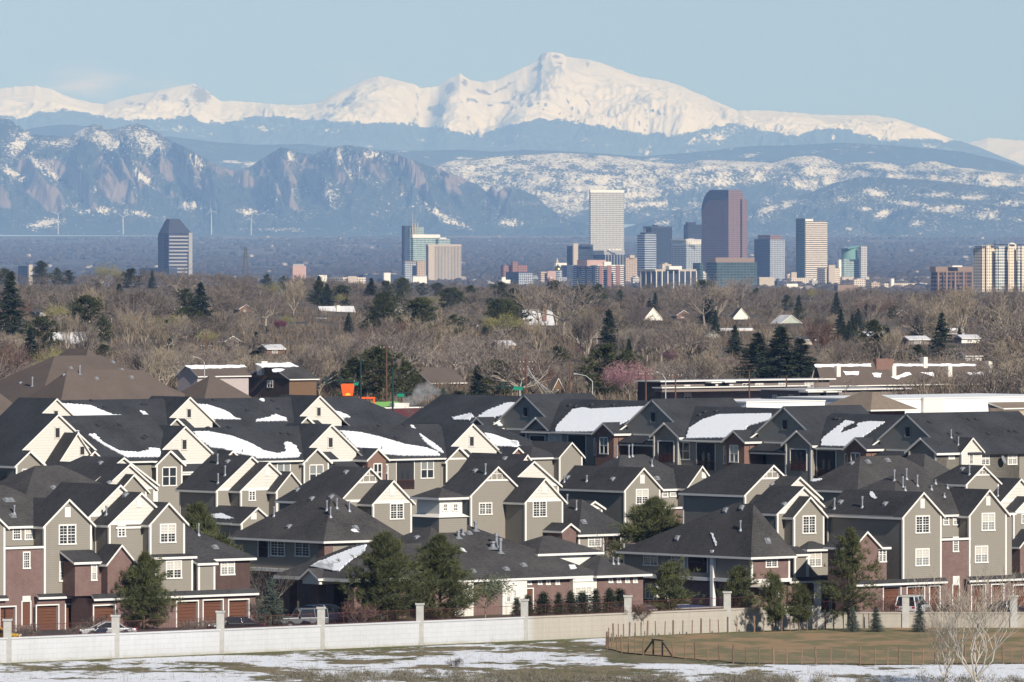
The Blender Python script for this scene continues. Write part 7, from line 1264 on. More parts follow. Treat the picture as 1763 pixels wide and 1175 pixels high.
# ---- dark evergreens scattered through the wood, and trees that screen the shops
for k in range(52):
    px = rg.uniform(-20, 1780); yb = rg.uniform(520, 640); D = D_at(px, yb); X = (px - CX) * D / F; key = rg.choice(['pine0', 'pine1', 'pine2', 'pine3', 'spruce0', 'spruce2']); up = 'upper' if yb < 580 else 'lower'
    if any(D < b[4] and b[0] - 10 < px < b[2] + 10 and yb > b[1] for b in BOX[:18]): continue
    plant(key, X, D, gnd(X, D), rg.uniform(7, 12.5), 'dark evergreen scattered among bare trees of the %s wood below %s' % (up, mark(px)), 'tree', name='pine_tree' if key[0] == 'p' else 'spruce_tree', wide=rg.uniform(1.15, 1.6), group='scattered evergreens of the wood', rr=rg)
for px, yb, h in [(318, 676, 5), (345, 672, 4), (432, 684, 6.5), (452, 690, 5.5), (528, 690, 7), (546, 688, 6.5), (575, 690, 6), (735, 694, 7), (760, 690, 6), (795, 690, 6.5), (935, 690, 8), (952, 686, 6), (1420, 680, 9), (1465, 690, 10), (1485, 688, 9), (1552, 690, 10), (1588, 692, 12), (1612, 690, 10), (1645, 694, 12), (1672, 690, 11), (1700, 694, 13), (1722, 692, 13), (1750, 694, 14), (1215, 688, 5.5), (1262, 690, 5), (1310, 690, 5.5), (1180, 690, 4.5)]:
    D = 1150 + 3.2 * (700 - yb); X = (px - CX) * D / F; plant(rg.choice(['bare0', 'bare1', 'bare2', 'bare3', 'red1', 'pale2']), X, D, gnd(X, D) - .2, h, 'bare tree screening the low buildings just behind the dark roofs, below %s' % mark(px), 'tree', name='bare_tree', wide=rg.uniform(.9, 1.2), group='bare trees before the low buildings', rr=rg)
# ---- far trees merged: the far wood reads as one mass
FV, FF, off = [], [], 0; light = [bare_tree(300 + i, 12, up=u, spread=sp, kids=(6, 4, 4, 5), tw=.10, clear=.12) for i, (u, sp) in enumerate(((.5, 1.0), (.6, .9), (.45, 1.15), (.8, .7)))]
light = [cat([(g[0][0], g[0][1]), (g[1][0], g[1][1])]) for g in light]
for i in range(1450):
    px = npr.uniform(-300, 2060); crest = i > 1020; D = npr.uniform(3700, 4900) if crest else 0; yb = 497 if crest else 503 - 6 * (px < 700) + 55 * npr.random() ** .9; D = D or D_at(px, yb); X = (px - CX) * D / F; z = gnd(X, D); v, f = light[npr.integers(4)]; s = (npr.uniform(6, 11) * (1 if yb > 515 else .8) if not crest else npr.uniform(7, 13) * (1.0 if px < 700 else .9)) / 11.5; w_ = s * npr.uniform(1.0, 1.45); a = npr.uniform(0, 6.28); ca, sa = np.cos(a), np.sin(a)
    if any(D < b[4] + 10 and b[0] - 14 < px < b[2] + 14 and yb > b[1] and yb - 36 < b[3] for b in BOX) and npr.random() < .96: continue
    FV.append(np.stack([(v[:, 0] * ca - v[:, 1] * sa) * w_ + X, (v[:, 0] * sa + v[:, 1] * ca) * w_ + D, v[:, 2] * s + z - .3], 1)); FF.append(f + off); off += len(v)
fw = leaf_mat('far_wood_twigs', (.085, .071, .061), (.23, .195, .162), 0, scale=.02); npmesh('woodland', np.concatenate(FV), np.concatenate(FF), fw)['kind'] = 'stuff'
# undergrowth between the trunks
UV, UF, off = [], [], 0
for i in range(4200):
    px = npr.uniform(-100, 1860); yb = npr.uniform(500, 706); D = D_at(px, yb); X = (px - CX) * D / F; n = 26; r_ = npr.uniform(1.2, 3.2); a = npr.random(n) * 6.28; rr_ = r_ * npr.random(n) ** .5; c = np.stack([X + rr_ * np.cos(a), D + rr_ * np.sin(a), np.full(n, gnd(X, D) - .2)], 1); d = norm(npr.normal(size=(n, 3)) * .45 + np.array([0, 0, 1])); v, f = blades(c, d, npr.uniform(1.0, 2.8, n), npr.uniform(.12, .4, n), npr); UV.append(v); UF.append(f + off); off += len(v)
npmesh('undergrowth', np.concatenate(UV), np.concatenate(UF), leaf_mat('brown_undergrowth', (.09, .07, .05), (.21, .165, .12), 0, scale=.1))['kind'] = 'stuff'
# ================================================================ retaining wall with railings
conc_w = NT('painted_pale_concrete'); _p = conc_w.pos(); _n = conc_w.noise(.6, 5, .65); _s = conc_w.noise(1.0, 5, .7, conc_w.scale(_p, (4, 4, .3))); _x, _y, _z = conc_w.xyz(_p)
_c = conc_w.mix(conc_w.math('ADD', conc_w.math('MULTIPLY', _n, .5), conc_w.math('MULTIPLY', _s, .5)), (.38, .385, .39), (.585, .59, .595)); _g = conc_w.ramp(_x, 1.0, 2.2); _c = conc_w.mix(_g, _c, conc_w.mix(_s, (.31, .28, .235), (.46, .42, .355)))
_br = conc_w.n('ShaderNodeTexBrick', Scale=1.0, Mortar_Size=.018, Brick_Width=1.2, Row_Height=.42); conc_w.put(_br.inputs['Vector'], conc_w.comb(conc_w.math('MULTIPLY', _x, 1.3), _z, 0)); _c = conc_w.mix(conc_w.math('MULTIPLY', _br.outputs['Fac'], .28), _c, (.22, .21, .19)); _bt = conc_w.ramp(conc_w.math('ADD', _z, conc_w.math('MULTIPLY', _n, .5)), -1.35, -.95); _c = conc_w.mix(_bt, (.36, .33, .27), _c); conc_w.bump(_s, .03, .4); conc_w = conc_w.out(_c, .9, .15)
conc_p = M('grey_pillar_concrete', (.42, .41, .38), .9, .25, 2, .15)
rw_ = empty('retaining_wall', (0, wall_y(0), -1.5), 0, 'long pale concrete retaining wall with pillars and dark red railings across the foreground', 'wall')
ro = Vector((0, wall_y(0), -1.5))
def wpt(px):
    """plan point of the wall line at a pixel column"""
    k = (px - CX) / F; f = lambda x: wall_y(x)
    x = 0.0
    for _ in range(60): x = k * f(x)
    return Vector((x, f(x), 0))
PX_ = [-350, -160, 13, 199, 379.5, 553, 723, 903, 1081, 1252, 1407.5, 1559, 1745, 1930, 2120]
def ztop(px): return float(np.interp(px, [1400, 1410, 1415], [.5, .5, -.12])) + .0
pts_ = [wpt(x) for x in PX_]
for i in range(len(PX_) - 1):
    a, b = pts_[i] - ro, pts_[i + 1] - ro; zt = (.5 if PX_[i + 1] < 1420 else -.12) + 1.5; seg = [a, b]
    if PX_[i] < 1410 < PX_[i + 1] and 0: pass
    d = (b - a).normalized(); nrm = Vector((d.y, -d.x, 0)) * .2
    A_, B_ = Vector((a.x, a.y, 0)), Vector((b.x, b.y, 0)); m = MB(); lo, hi = -.3, zt
    q = [A_ + nrm, B_ + nrm, B_ - nrm, A_ - nrm]; m.add([(p.x, p.y, lo) for p in q] + [(p.x, p.y, hi) for p in q], [(0, 1, 5, 4), (1, 2, 6, 5), (2, 3, 7, 6), (3, 0, 4, 7), (4, 5, 6, 7)])
    n2 = nrm * 1.35; q = [A_ + n2, B_ + n2, B_ - n2, A_ - n2]; m.add([(p.x, p.y, hi - .02) for p in q] + [(p.x, p.y, hi + .12) for p in q], [(0, 1, 5, 4), (1, 2, 6, 5), (2, 3, 7, 6), (3, 0, 4, 7), (4, 5, 6, 7), (3, 2, 1, 0)]); m.build('wall_panel', conc_w, rw_)
    m = MB(); L = (b - a).length; n = int(L / .16)
    for k in range(1, n):
        p = A_ + d * (L * k / n); w_ = .045 if k % 15 == 0 else .016; m.box(p.x - w_ / 2, p.y - w_ / 2, hi + .1, p.x + w_ / 2, p.y + w_ / 2, hi + (1.18 if k % 15 == 0 else 1.1))
    for zz in (.2, 1.08): m.bar(A_ + Vector((0, 0, hi + zz)), B_ + Vector((0, 0, hi + zz)), .04)
    m.build('railing', bm_['rail'], rw_)
for i, x in enumerate(PX_):
    p = pts_[i] - ro; h = (.5 if x < 1420 else -.12) + 1.5 + (1.65 if abs(x - 1407.5) > 2 else 2.2); m = MB(); m.box(p.x - .32, p.y - .32, -.3, p.x + .32, p.y + .32, h).box(p.x - .4, p.y - .4, h - .16, p.x + .4, p.y + .4, h); o = m.build('pillar', conc_p, rw_)
# ================================================================ paved yard, patio, pool, field
def sheet(name, px_pts, z, mat, sub=0):
    q = [Pz(x, y, z) for x, y in px_pts]; m = MB().poly([tuple(p) for p in q]); o = m.build(name, mat); o['kind'] = 'structure'; return o
asph = M('asphalt', (.062, .060, .064), .9, .3, .8, .2)
m = MB(); m.poly([(xw, wall_y(xw) + .3, .012) for xw in (-70, -2)] + [(-2 - 13 * ST, wall_y(-2) + 13 * CT, .012), (-70 - 26 * ST, wall_y(-70) + 26 * CT, .012)]); m.build('parking_lot', asph)['kind'] = 'structure'
m = MB(); m.poly([(28, wall_y(28) + .3, -.68), (75, wall_y(75) + .3, -.68), (75, wall_y(75) + 40, -.68), (28, wall_y(28) + 14, -.68)]); m.build('parking_lot', asph)['kind'] = 'structure'
pav = M('patio_paving', (.30, .27, .25), .9, .15, 1.5); m = MB(); x0, x1 = 1.5, 20; m.poly([(x0, wall_y(x0) + .3, .012), (x1, wall_y(x1) + .3, .012), (x1 - 7 * ST, wall_y(x1) + 7 * CT + 2, .012), (x0 - 9 * ST, wall_y(x0) + 9 * CT, .012)]); m.build('patio', pav)['kind'] = 'structure'
pc_ = bm_['pool'] = M('blue_pool_cover', (.05, .085, .19), .5, .15, 1.0); p0 = Pz(1118, 1050, .05); u_, v_ = uv(p0); r = empty('swimming_pool', p0 + Vector((0, 0, -.05)), TH, 'swimming pool with a blue winter cover behind the railing, right of the brick clubhouse', 'pool'); MB().box(0, 0, 0, 11.5, 5.0, .06).build('pool_cover', pc_, r); MB().box(-.35, -.35, 0, 11.85, 0, .1).box(-.35, 5.0, 0, 11.85, 5.35, .1).box(-.35, 0, 0, 0, 5, .1).box(11.5, 0, 0, 11.85, 5, .1).build('coping', pav, r)
# field in front of the wall
t = NT('melting_field'); p = t.pos(); X, Y, Z = t.xyz(p)
grass = t.mix(t.ramp(t.noise(1.2, 6, .7), .35, .65), (.10, .115, .045), (.25, .21, .12)); grass = t.mix(t.ramp(t.noise(.25, 4, .6, t.scale(p, (1, .7, 1))), .42, .6), grass, (.28, .225, .14)); grass = t.mix(t.ramp(t.noise(9, 3, .7), .35, .75), t.mix(.5, grass, (.03, .03, .015)), grass)
sl_ = t.noise(1.0, 7, .66, t.scale(p, (.16, .11, 1))); wdist = t.attr('wd')                  # metres from the wall
s = t.math('ADD', sl_, t.math('MULTIPLY', t.math('SUBTRACT', t.noise(1.7, 5, .7), .5), .22)); s = t.math('ADD', s, t.attr('sn')); s = t.ramp(s, .565, .60)
gs = t.ramp(t.math('ADD', wdist, t.math('MULTIPLY', t.noise(.7, 4), 2.2)), 1.6, 3.2); s = t.math('MULTIPLY', s, gs); grass = t.mix(t.math('MULTIPLY', t.math('SUBTRACT', 1.0, t.ramp(wdist, 1.0, 4.5)), .75), grass, t.mix(t.noise(3, 4, .7), (.05, .08, .02), (.13, .14, .05)))
c = t.mix(s, grass, t.mix(t.noise(2.0, 4), (.66, .68, .73), (.84, .85, .87))); t.bump(t.math('ADD', s, t.math('MULTIPLY', t.noise(6, 4, .7), .4)), .08, .6); fmat = t.out(c, .9, .15)
gx = np.arange(-80, 80.1, .5); gy = np.concatenate([np.arange(0, 60, .5), np.arange(60, 130, 5.0)]); GX, GY = np.meshgrid(gx, gy); wy = np.array([wall_y(x) for x in gx]); WYY = wy[None, :] - .22 - GY; Z = -1.47 + .12 * (fbm(GX / 6, WYY / 4, 4, 5) - .5) * np.clip(GY / 4, 0, 1) - 1.2 * np.clip((GY - 75) / 50, 0, 1)
PXg = CX + GX * F / WYY; PYg = YH - (Z - CZ) * F / WYY
sna = .07 - .2 * np.exp(-((PXg - 960) / 130) ** 2 - ((PYg - 1160) / 14) ** 2) + .06 * sstep(1300, 1000, PXg) * sstep(1118, 1136, PYg) + .10 * np.exp(-((PXg - 800) / 90) ** 2 - ((PYg - 1132) / 8) ** 2) + .10 * sstep(1250, 1400, PXg) * sstep(1146, 1152, PYg) - .35 * sstep(1040, 1065, PXg) * sstep(1145, 1138, PYg)
i = np.arange(len(gy) - 1)[:, None] * len(gx) + np.arange(len(gx) - 1)[None]; o = npmesh('field', np.stack([GX, WYY, Z], -1).reshape(-1, 3), np.stack([i, i + len(gx), i + len(gx) + 1, i + 1], -1).reshape(-1, 4), fmat, smooth=True, attrs={'wd': GY * CT, 'sn': sna}); o['kind'] = 'structure'
t = NT('bare_dirt'); n = t.noise(1.0, 6, .65, t.scale(t.pos(), (.3, .16, 1))); n2 = t.noise(5, 4, .7); c = t.mix(t.ramp(n, .40, .58), (.37, .25, .145), (.19, .18, .095)); c = t.mix(t.math('MULTIPLY', n2, .4), c, (.14, .09, .05)); dirt = t.out(c, .95, .1)
FR = [(650, 950), (680, 952), (713, 962), (747, 972), (790, 977), (836, 981), (890, 987), (1090, 1002), (1172, 1016), (1242, 1018), (1324, 1030), (1403, 1028), (1496, 1042), (1582, 1046), (1674, 1047)]; FR = [A(7, *q) for q in FR] + [A(8, x, 1052 + (x > 700) * 4 - (x > 1150) * 8) for x in (75, 165, 263, 360, 460, 557, 657, 760, 843, 920, 1008, 1080, 1162, 1235, 1308, 1362, 1430, 1500, 1620, 1680, 1750, 1820)]
BK = [A(7, x, y) for x, y in ((641, 945), (646, 930), (660, 905), (690, 892), (723, 884), (758, 882), (797, 876), (838, 870), (877, 866), (918, 866), (975, 862), (1035, 861), (1092, 860), (1157, 856), (1220, 853), (1280, 852), (1340, 850), (1400, 848), (1460, 845), (1520, 842), (1580, 840), (1640, 837), (1700, 835))] + [A(8, x, y) for x, y in ((5, 836), (68, 836), (128, 833), (185, 830), (247, 828), (300, 826), (365, 823), (422, 820), (480, 818), (545, 818), (625, 818), (677, 812), (718, 810), (760, 808), (825, 806), (887, 804), (950, 802), (1020, 800), (1100, 798), (1165, 796), (1225, 795), (1282, 794), (1335, 793), (1395, 792), (1450, 790), (1530, 790), (1610, 790), (1690, 790), (1760, 790))]
zf = -1.42; poly = [Pz(x, y, zf) for x, y in BK] + [Pz(x, y, zf) for x, y in FR[::-1]]
m = MB().poly([(p.x, p.y, zf + .02) for p in poly]); o = m.build('dirt_lot', dirt); bm = bmesh.new(); bm.from_mesh(o.data); bmesh.ops.triangulate(bm, faces=bm.faces); bmesh.ops.recalc_face_normals(bm, faces=bm.faces); bm.to_mesh(o.data); bm.free(); o['kind'] = 'structure'
fw_ = M('weathered_fence_wood', (.20, .13, .09), .85, .3, 4, .15, objrand=.2); f0 = Pz(*FR[6], zf); rf = empty('post_fence', f0, 0, 'wooden post and wire fence curving round the bare dirt lot, with a braced corner', 'fence'); rr = random.Random(8); tops = []
for row in (BK, FR):
    prev = None
    for i, (x, y) in enumerate(row):
        p = Pz(x, y, zf) - f0; big = i % 3 == 0; h = 1.25 + .12 * rr.random() + (.1 if big else 0); w_ = .085 if big else .05; q = Vector((p.x + rr.uniform(-.06, .06), p.y, p.z + h)); MB().tube([p - Vector((0, 0, .2)), q], [w_, w_ * .92], 7).build('fence_post', fw_, rf); tops.append((p, h))
        if prev is not None:
            m = MB()
            for k in range(4): zz = .15 + k * .32; m.bar(prev + Vector((0, 0, zz)), p + Vector((0, 0, zz)), .005)
            m.build('fence_wire', steel_m, rf)
        prev = p
a, b = Pz(*A(7, 893, 985), zf) - f0, Pz(*A(7, 1085, 1000), zf) - f0; l1, l2 = a.lerp(b, .34), a.lerp(b, .66)
m = MB(); m.tube([l1, l1 + Vector((0, 0, 1.3))], .08, 7).build('brace_post', bm_['brownw'], rf); MB().tube([l2, l2 + Vector((0, 0, 1.25))], .08, 7).build('brace_post', bm_['brownw'], rf); MB().bar(l1 + Vector((-.1, 0, 1.3)), l2 + Vector((.1, 0, 1.25)), .12).build('brace_rail', bm_['brownw'], rf); MB().bar(a + Vector((0, 0, .05)), l1 + Vector((0, 0, 1.25)), .11).build('brace_rail', bm_['brownw'], rf); MB().bar(b + Vector((0, 0, .05)), l2 + Vector((0, 0, 1.2)), .11).build('brace_rail', bm_['brownw'], rf)
# ================================================================ near trees
for i in range(3): proto('npine%d' % i, pine(400 + i, 6.5, (2.6, 2.8, 2.3)[i], (84, 92, 80)[i], 30, 14, .42, .038, (.10, .07, .06)[i], (.16, .14, .18)[i], .08, .55, .92), 'npine', 'barkdark')
proto('nopen', pine(410, 8, 2.7, 64, 20, 13, .44, .04, .10, .14, .16, .7, .95), 'npine', 'barkdark')
proto('nspruce', spruce(420, 4.0, 1.35, 24, 13, 18, .17, .045, .1, .85), 'blue', 'barkdark'); proto('ncone', spruce(421, 2.2, .5, 22, 12, 12, .13, .045, .0, .6), 'spruce', 'barkdark')
proto('njun', pine(430, 3.6, 1.4, 50, 22, 12, .40, .048, .03, .3, .16, .9), 'npine', 'barkdark')
g = bare_tree(440, 4, up=.5, kids=(6, 4, 4, 3), tw=.02, clear=.25, thick=.12); lf = leafy(3, g[2], 2600, .16, .11); tq = g[1]; proto('nolive', (g[0], cat([(tq[0], np.concatenate([tq[1][:, [0, 1, 2]], tq[1][:, [0, 2, 3]]])), lf]), None), 'oak', 'bark')
birch = bare_tree(450, 9.5, up=1.05, spread=.52, kids=(8, 4, 3, 3, 2), tw=.019, clear=.05, thick=.17); LM['birchtwig'] = leaf_mat('silver_birch_twigs', (.24, .20, .15), (.40, .345, .27), .05); LM['birchbark'] = M('silver_birch_bark', (.44, .395, .325), .85, .25, 4, .15); proto('birch', birch, 'birchtwig', 'birchbark'); proto('nbare', bare_tree(451, 4.5, up=.7, spread=.8, kids=(7, 4, 4, 4), tw=.02, clear=.1, thick=.10), 'twig', 'bark')
g = bare_tree(452, 1.8, up=.55, spread=1.0, kids=(12, 4, 4, 3), tw=.016, clear=.04, thick=.05); proto('shrub', g, 'twig', 'bark'); proto('redshrub', g, 'red', 'bark')
NL = [('npine0', 248, 945, 1090, 646, .0, 1.0, 'dark pine standing alone before the left front garages', 'pine_tree'), ('npine1', 662, 908, 1062, 652, 0, 1.05, 'left and fuller one of the two big pines before the clubhouse', 'pine_tree'), ('npine2', 757, 914, 1058, 655, 0, 1.15, 'right and slimmer one of the two big pines before the clubhouse', 'pine_tree'), ('nspruce', 467, 992, 1078, 641, 0, 1.1, 'blue green spruce with level boughs left of the grey off road car', 'spruce_tree'),
      ('nolive', 836, 982, 1058, 661, 0, 1.25, 'small silver green leafy tree before the white window bay', 'leafy_tree'), ('npine1', 1124, 848, 960, 715, 2, 1.12, 'dark pine between the centre gables, over the hip roofed block', 'pine_tree'), ('njun', 1147, 952, 1040, 672, 0, 1.15, 'twisted juniper with yellow tips by the pool', 'juniper'), ('njun', 1268, 960, 1040, 676, 0, 1.1, 'leaning feathery juniper before the white balcony post', 'juniper'), ('nopen', 1462, 902, 1082, 672, 0, 1.0, 'tall open pine before the gables right of the pool', 'pine_tree'),
      ('npine2', 340, 858, 960, 690, 2, 1.0, 'dark pine behind the brick hipped wing on the left', 'pine_tree'), ('njun', 378, 895, 960, 688, 2, 1.4, 'grey green bushy pine beside the dark pine behind the left hipped wing', 'pine_tree'), ('nbare', 462, 958, 1060, 668, 0, 1.0, 'bare tree behind the blue green spruce', 'bare_tree'), ('njun', 1335, 972, 1040, 670, 0, .8, 'small grey green juniper left of the open pine', 'juniper'), ('njun', 1380, 992, 1045, 672, 0, 1.0, 'small dark juniper beside the open pine trunk', 'juniper'), ('nbare', 1058, 905, 975, 716, 0, .8, 'small bare tree with yellow twigs before the low beige wall', 'bare_tree'),
      ('birch', 1692, 962, 1195, 588, -1.6, 1.6, 'pale bare tree with many fine stems at the lower right', 'bare_tree'), ('birch', 1622, 1040, 1185, 592, -1.6, 1.1, 'smaller pale bare sapling left of the big pale bare tree', 'bare_tree'), ('nspruce', 1468, 1045, 1083, 670, -1.45, 1.1, 'small round spruce at the wall foot, left of three', 'spruce_tree'), ('nspruce', 1508, 1042, 1082, 670, -1.45, 1.1, 'small round spruce at the wall foot, middle of three', 'spruce_tree'), ('nspruce', 1583, 1036, 1082, 670, -1.45, 1.0, 'small round spruce at the wall foot, right of three', 'spruce_tree')]
for key, x, yt, yb, D, z0, wd, lab, nm in NL:
    wd *= 1.0 if key in ('npine0', 'npine1', 'npine2', 'nopen') else .82 if key == 'njun' else 1.05
    X = (x - CX) * D / F; zt = CZ - (yt - YH) * D / F; z = z0 if z0 < 0 else gzl(X); plant(key, X, D, z, zt - z, lab, 'tree', name=nm, wide=wd)
for i, x in enumerate((890, 908, 936, 962, 982, 1003, 1026, 1049, 1068)):
    D = 662 + i * 1.1; X = (x - CX) * D / F; plant('ncone', X, D, 0, (2.1, 2.3, 2.5, 2.4, 2.5, 2.4, 2.6, 2.6, 2.5)[i], 'dark clipped cone shrub in the row along the clubhouse railing', 'shrub', 'cone shrubs along the clubhouse', 'cone_shrub', 1.5 + .35 * (i % 3 - .6))
for i, x in enumerate((1075, 1092, 1108)): D = 664; plant('redshrub', (x - CX) * D / F, D, 0, 1.6, 'red twigged low shrub behind the railing left of the pool', 'shrub', 'red twigged shrubs by the pool', 'shrub', 1.2)
for x, D, h, wd, lab in ((165, 634, 2.0, 1.1, 'pale bare shrub in front of the silver car'), (50, 630, 1.3, 1.6, 'brown bare shrub at the railing by the left garages'), (130, 632, 1.2, 1.2, 'brown bare shrub left of the silver car'), (330, 640, 1.3, 1.4, 'low brown hedge shrub behind the railing, left of a pair'), (358, 641, 1.3, 1.4, 'low brown hedge shrub behind the railing, right of a pair'), (620, 649, 2.6, 1.2, 'dense red brown bare shrub at the foot of the two big pines'), (645, 651, 2.0, 1.2, 'lower bare shrub under the left big pine'), (1530, 681, 2.2, 1.2, 'red brown bare shrub left of the white sport utility car'), (1345, 676, 1.8, 1.0, 'bare shrub behind the railing right of the open umbrella'), (450, 655, 2.6, 1.0, 'tall bare shrub behind the blue green spruce'), (1620, 680, 1.7, 1.2, 'bare shrub right of the white sport utility car')):
    plant('redshrub' if 'red' in lab else 'shrub', (x - CX) * D / F, D, gzl((x - CX) * D / F), h, lab, 'shrub', 'bare shrubs along the railing', 'shrub', wd)
D = 668; plant('njun', (1366 - CX) * D / F, D, .1, 1.0, 'juniper hanging over the wall top left of the tall pillar', 'juniper', None, 'juniper', 1.6)
# ================================================================ cars
carm = {}
def paint(name, col):
    if name not in carm: t = NT(name + '_car_paint'); t.b.inputs['Coat Weight'].default_value = .5; t.b.inputs['Coat Roughness'].default_value = .08; carm[name] = t.out(t.mix(t.noise(.8, 2), sc(col, .92), sc(col, 1.08)), .35, .5, .25)
    return carm[name]
tyre = M('tyre_rubber', (.02, .02, .02), .9); rim = M('alloy_rim', (.5, .5, .5), .3, .05, 2, .5, .8); lampm = M('lamp_lens', (.7, .7, .68), .1); tail = M('tail_lamp', (.35, .02, .02), .2); carglass = M('car_glass', (.015, .018, .022), .06, .1, 1, .6); blackt = M('black_trim', (.02, .02, .022), .6)
def car(label, x, y, z, rz, col, kind='sedan'):
    L, W, H = dict(sedan=(4.6, 1.78, 1.42), suv=(4.7, 1.88, 1.75), jeep=(4.3, 1.85, 1.85), van=(4.9, 1.95, 1.92))[kind]; r = empty('parked_car', (x, y, z), rz, label, 'car'); h = L / 2
    P_ = dict(sedan=([(-h, .42), (-h, .72), (-h * .93, .86), (-h * .55, .92), (h * .42, .95), (h * .9, .82), (h, .66), (h, .38)], [(-h * .62, .90), (-h * .33, H - .03), (h * .12, H), (h * .56, .92)]),
              suv=([(-h, .48), (-h, .98), (-h * .95, 1.05), (h * .38, 1.08), (h * .93, .98), (h, .8), (h, .42)], [(-h * .97, 1.03), (-h * .86, H - .06), (h * .02, H), (h * .44, 1.06)]),
              jeep=([(-h, .6), (-h, 1.12), (h * .3, 1.12), (h * .92, 1.08), (h * .95, .6)], [(-h * .98, 1.1), (-h * .95, H), (h * .12, H), (h * .28, 1.1)]),
              van=([(-h, .48), (-h, 1.05), (h * .45, 1.08), (h * .95, .98), (h, .75), (h, .42)], [(-h * .99, 1.03), (-h * .93, H - .04), (h * .1, H), (h * .5, 1.05)]))[kind]
    def loft(prof, w0, w1, mat, part, z0, par):
        zmin = min(p[1] for p in prof); zmax = max(p[1] for p in prof); n = len(prof); vs = []
        for s_ in (-1, 1):
            for (a, b) in prof: f = (b - zmin) / (zmax - zmin); vs.append((a, s_ * (w0 + (w1 - w0) * f) / 2, b))
        fs = [tuple(range(n)), tuple(range(2 * n - 1, n - 1, -1))] + [(i, i + n, (i + 1) % n + n, (i + 1) % n) for i in range(n)]
        me = MB().add(vs, fs).mesh(part); bm = bmesh.new(); bm.from_mesh(me); bmesh.ops.recalc_face_normals(bm, faces=bm.faces); bmesh.ops.bevel(bm, geom=[e for e in bm.edges], offset=.05, segments=2, affect='EDGES', profile=.6); bm.to_mesh(me); bm.free(); return link(part, me, par, mat)
    body = loft(P_[0], W * .97, W, paint(col[0], col[1]), 'body', 0, r); g = P_[1]
    loft(g, W * .95, W * .76, carglass, 'windows', 0, r)
    # roof panel and pillars over the glass
    m = MB(); a, b = g[1], g[2]; wr = W * .76 / 2; m.add([(a[0] - .02, -wr, a[1] + .005), (b[0] + .05, -wr, b[1] + .005), (b[0] + .05, wr, b[1] + .005), (a[0] - .02, wr, a[1] + .005), (a[0] + .05, -wr + .06, a[1] + .05), (b[0] - .05, -wr + .06, b[1] + .05), (b[0] - .05, wr - .06, b[1] + .05), (a[0] + .05, wr - .06, a[1] + .05)], [(4, 5, 6, 7), (0, 1, 5, 4), (1, 2, 6, 5), (2, 3, 7, 6), (3, 0, 4, 7)]).build('roof', paint(col[0], col[1]), r)
    for s_ in (-1, 1):
        m = MB()
        q0 = lambda p, f: (p[0], s_ * (W * .95 + (W * .76 - W * .95) * f) / 2 + s_ * .012, p[1]); m.bar(q0(g[0], 0), q0(g[1], 1), .09); m.bar(q0(g[3], 0), q0(g[2], 1), .08)
        xm = (g[1][0] + g[2][0]) / 2; m.bar((xm - .05, s_ * (W * .95 / 2 + .012), g[0][1]), (xm, s_ * (W * .76 / 2 + .012), g[2][1]), .07)
        m.bar(q0(g[1], 1), q0(g[2], 1), .07)
        m.build('window_pillars', paint(col[0], col[1]), r)
    wr_ = .33 if kind == 'sedan' else .38
    for sx_ in (-.58, .62):
        for s_ in (-1, 1):
            c_ = Vector((sx_ * h, s_ * (W / 2 - .09), wr_)); wh = MB().tube([c_ - Vector((0, .11, 0)), c_ + Vector((0, .11, 0))], wr_, 18).build('tyre', tyre, r); MB().tube([c_ + Vector((0, s_ * .10, 0)), c_ + Vector((0, s_ * .125, 0))], wr_ * .62, 14).build('rim', rim, wh)
            m = MB(); pts = [(c_.x + (wr_ + .06) * math.cos(t_), s_ * (W / 2 + .005), c_.z + (wr_ + .06) * math.sin(t_)) for t_ in [math.pi * k / 8 for k in range(9)]]; m.tube(pts, .035, 5); m.build('wheel_arch', blackt, r)
    zf_ = .72 if kind == 'sedan' else .85
    for s_ in (-1, 1):
        MB().box(h - .12, s_ * W * .36 - .18, zf_ - .08, h - .0, s_ * W * .36 + .18, zf_ + .06).build('headlight', lampm, r); MB().box(-h - .01, s_ * W * .40 - .14, zf_ - .02, -h + .1, s_ * W * .40 + .14, zf_ + .16).build('tail_light', tail, r)
        MB().box(g[3][0] - .28, s_ * W / 2 - .02, g[3][1] + .02, g[3][0] - .1, s_ * (W / 2 + .16), g[3][1] + .17).build('mirror', blackt, r)
    MB().box(h - .06, -W * .42, .36, h + .05, W * .42, .56).build('bumper', blackt, r); MB().box(-h - .05, -W * .42, .40, -h + .06, W * .42, .58).build('bumper', blackt, r)
    if kind == 'jeep':
        c_ = Vector((-h - .12, 0, 1.0)); MB().tube([c_ - Vector((.11, 0, 0)), c_ + Vector((.11, 0, 0))], .37, 16).build('spare_wheel', tyre, r)
        MB().box(-h * .9, -W * .38, H + .0, h * .05, W * .38, H + .06).build('soft_top', blackt, r)
    return r
def ck(px, back):
    q = wpt(px); D = q.y + back; return Vector(((px - CX) * D / F, D, 0))
def cp(x, y, z=0.0): return Pz(x, y, z)
p = ck(186, 3.6); car('silver sedan behind the railing and a pale bare shrub on the left', p.x, p.y, 0, R(190), ('silver', (.5, .5, .5)))
p = ck(406, 3.2); car('black sedan parked before the right end of the left garages', p.x, p.y, 0, R(205), ('black', (.012, .013, .02)))
p = ck(519, 4.5); car('grey off road car with a black soft top beside the blue green spruce', p.x, p.y, 0, R(200), ('grey', (.16, .17, .18)), 'jeep')
p = ck(568, 12); car('dark blue sport utility car behind the grey off road car', p.x, p.y, 0, R(30), ('navy', (.015, .02, .045)), 'suv')
p = ck(1572, 5.5); car('white sport utility car parked before the right front garages', p.x, p.y, -.68, R(70), ('white', (.72, .72, .72)), 'van')
p = ck(1728, 5); car('dark car mostly hidden behind the pale bare tree on the right', p.x, p.y, -.68, R(176), ('slate', (.03, .035, .05)))
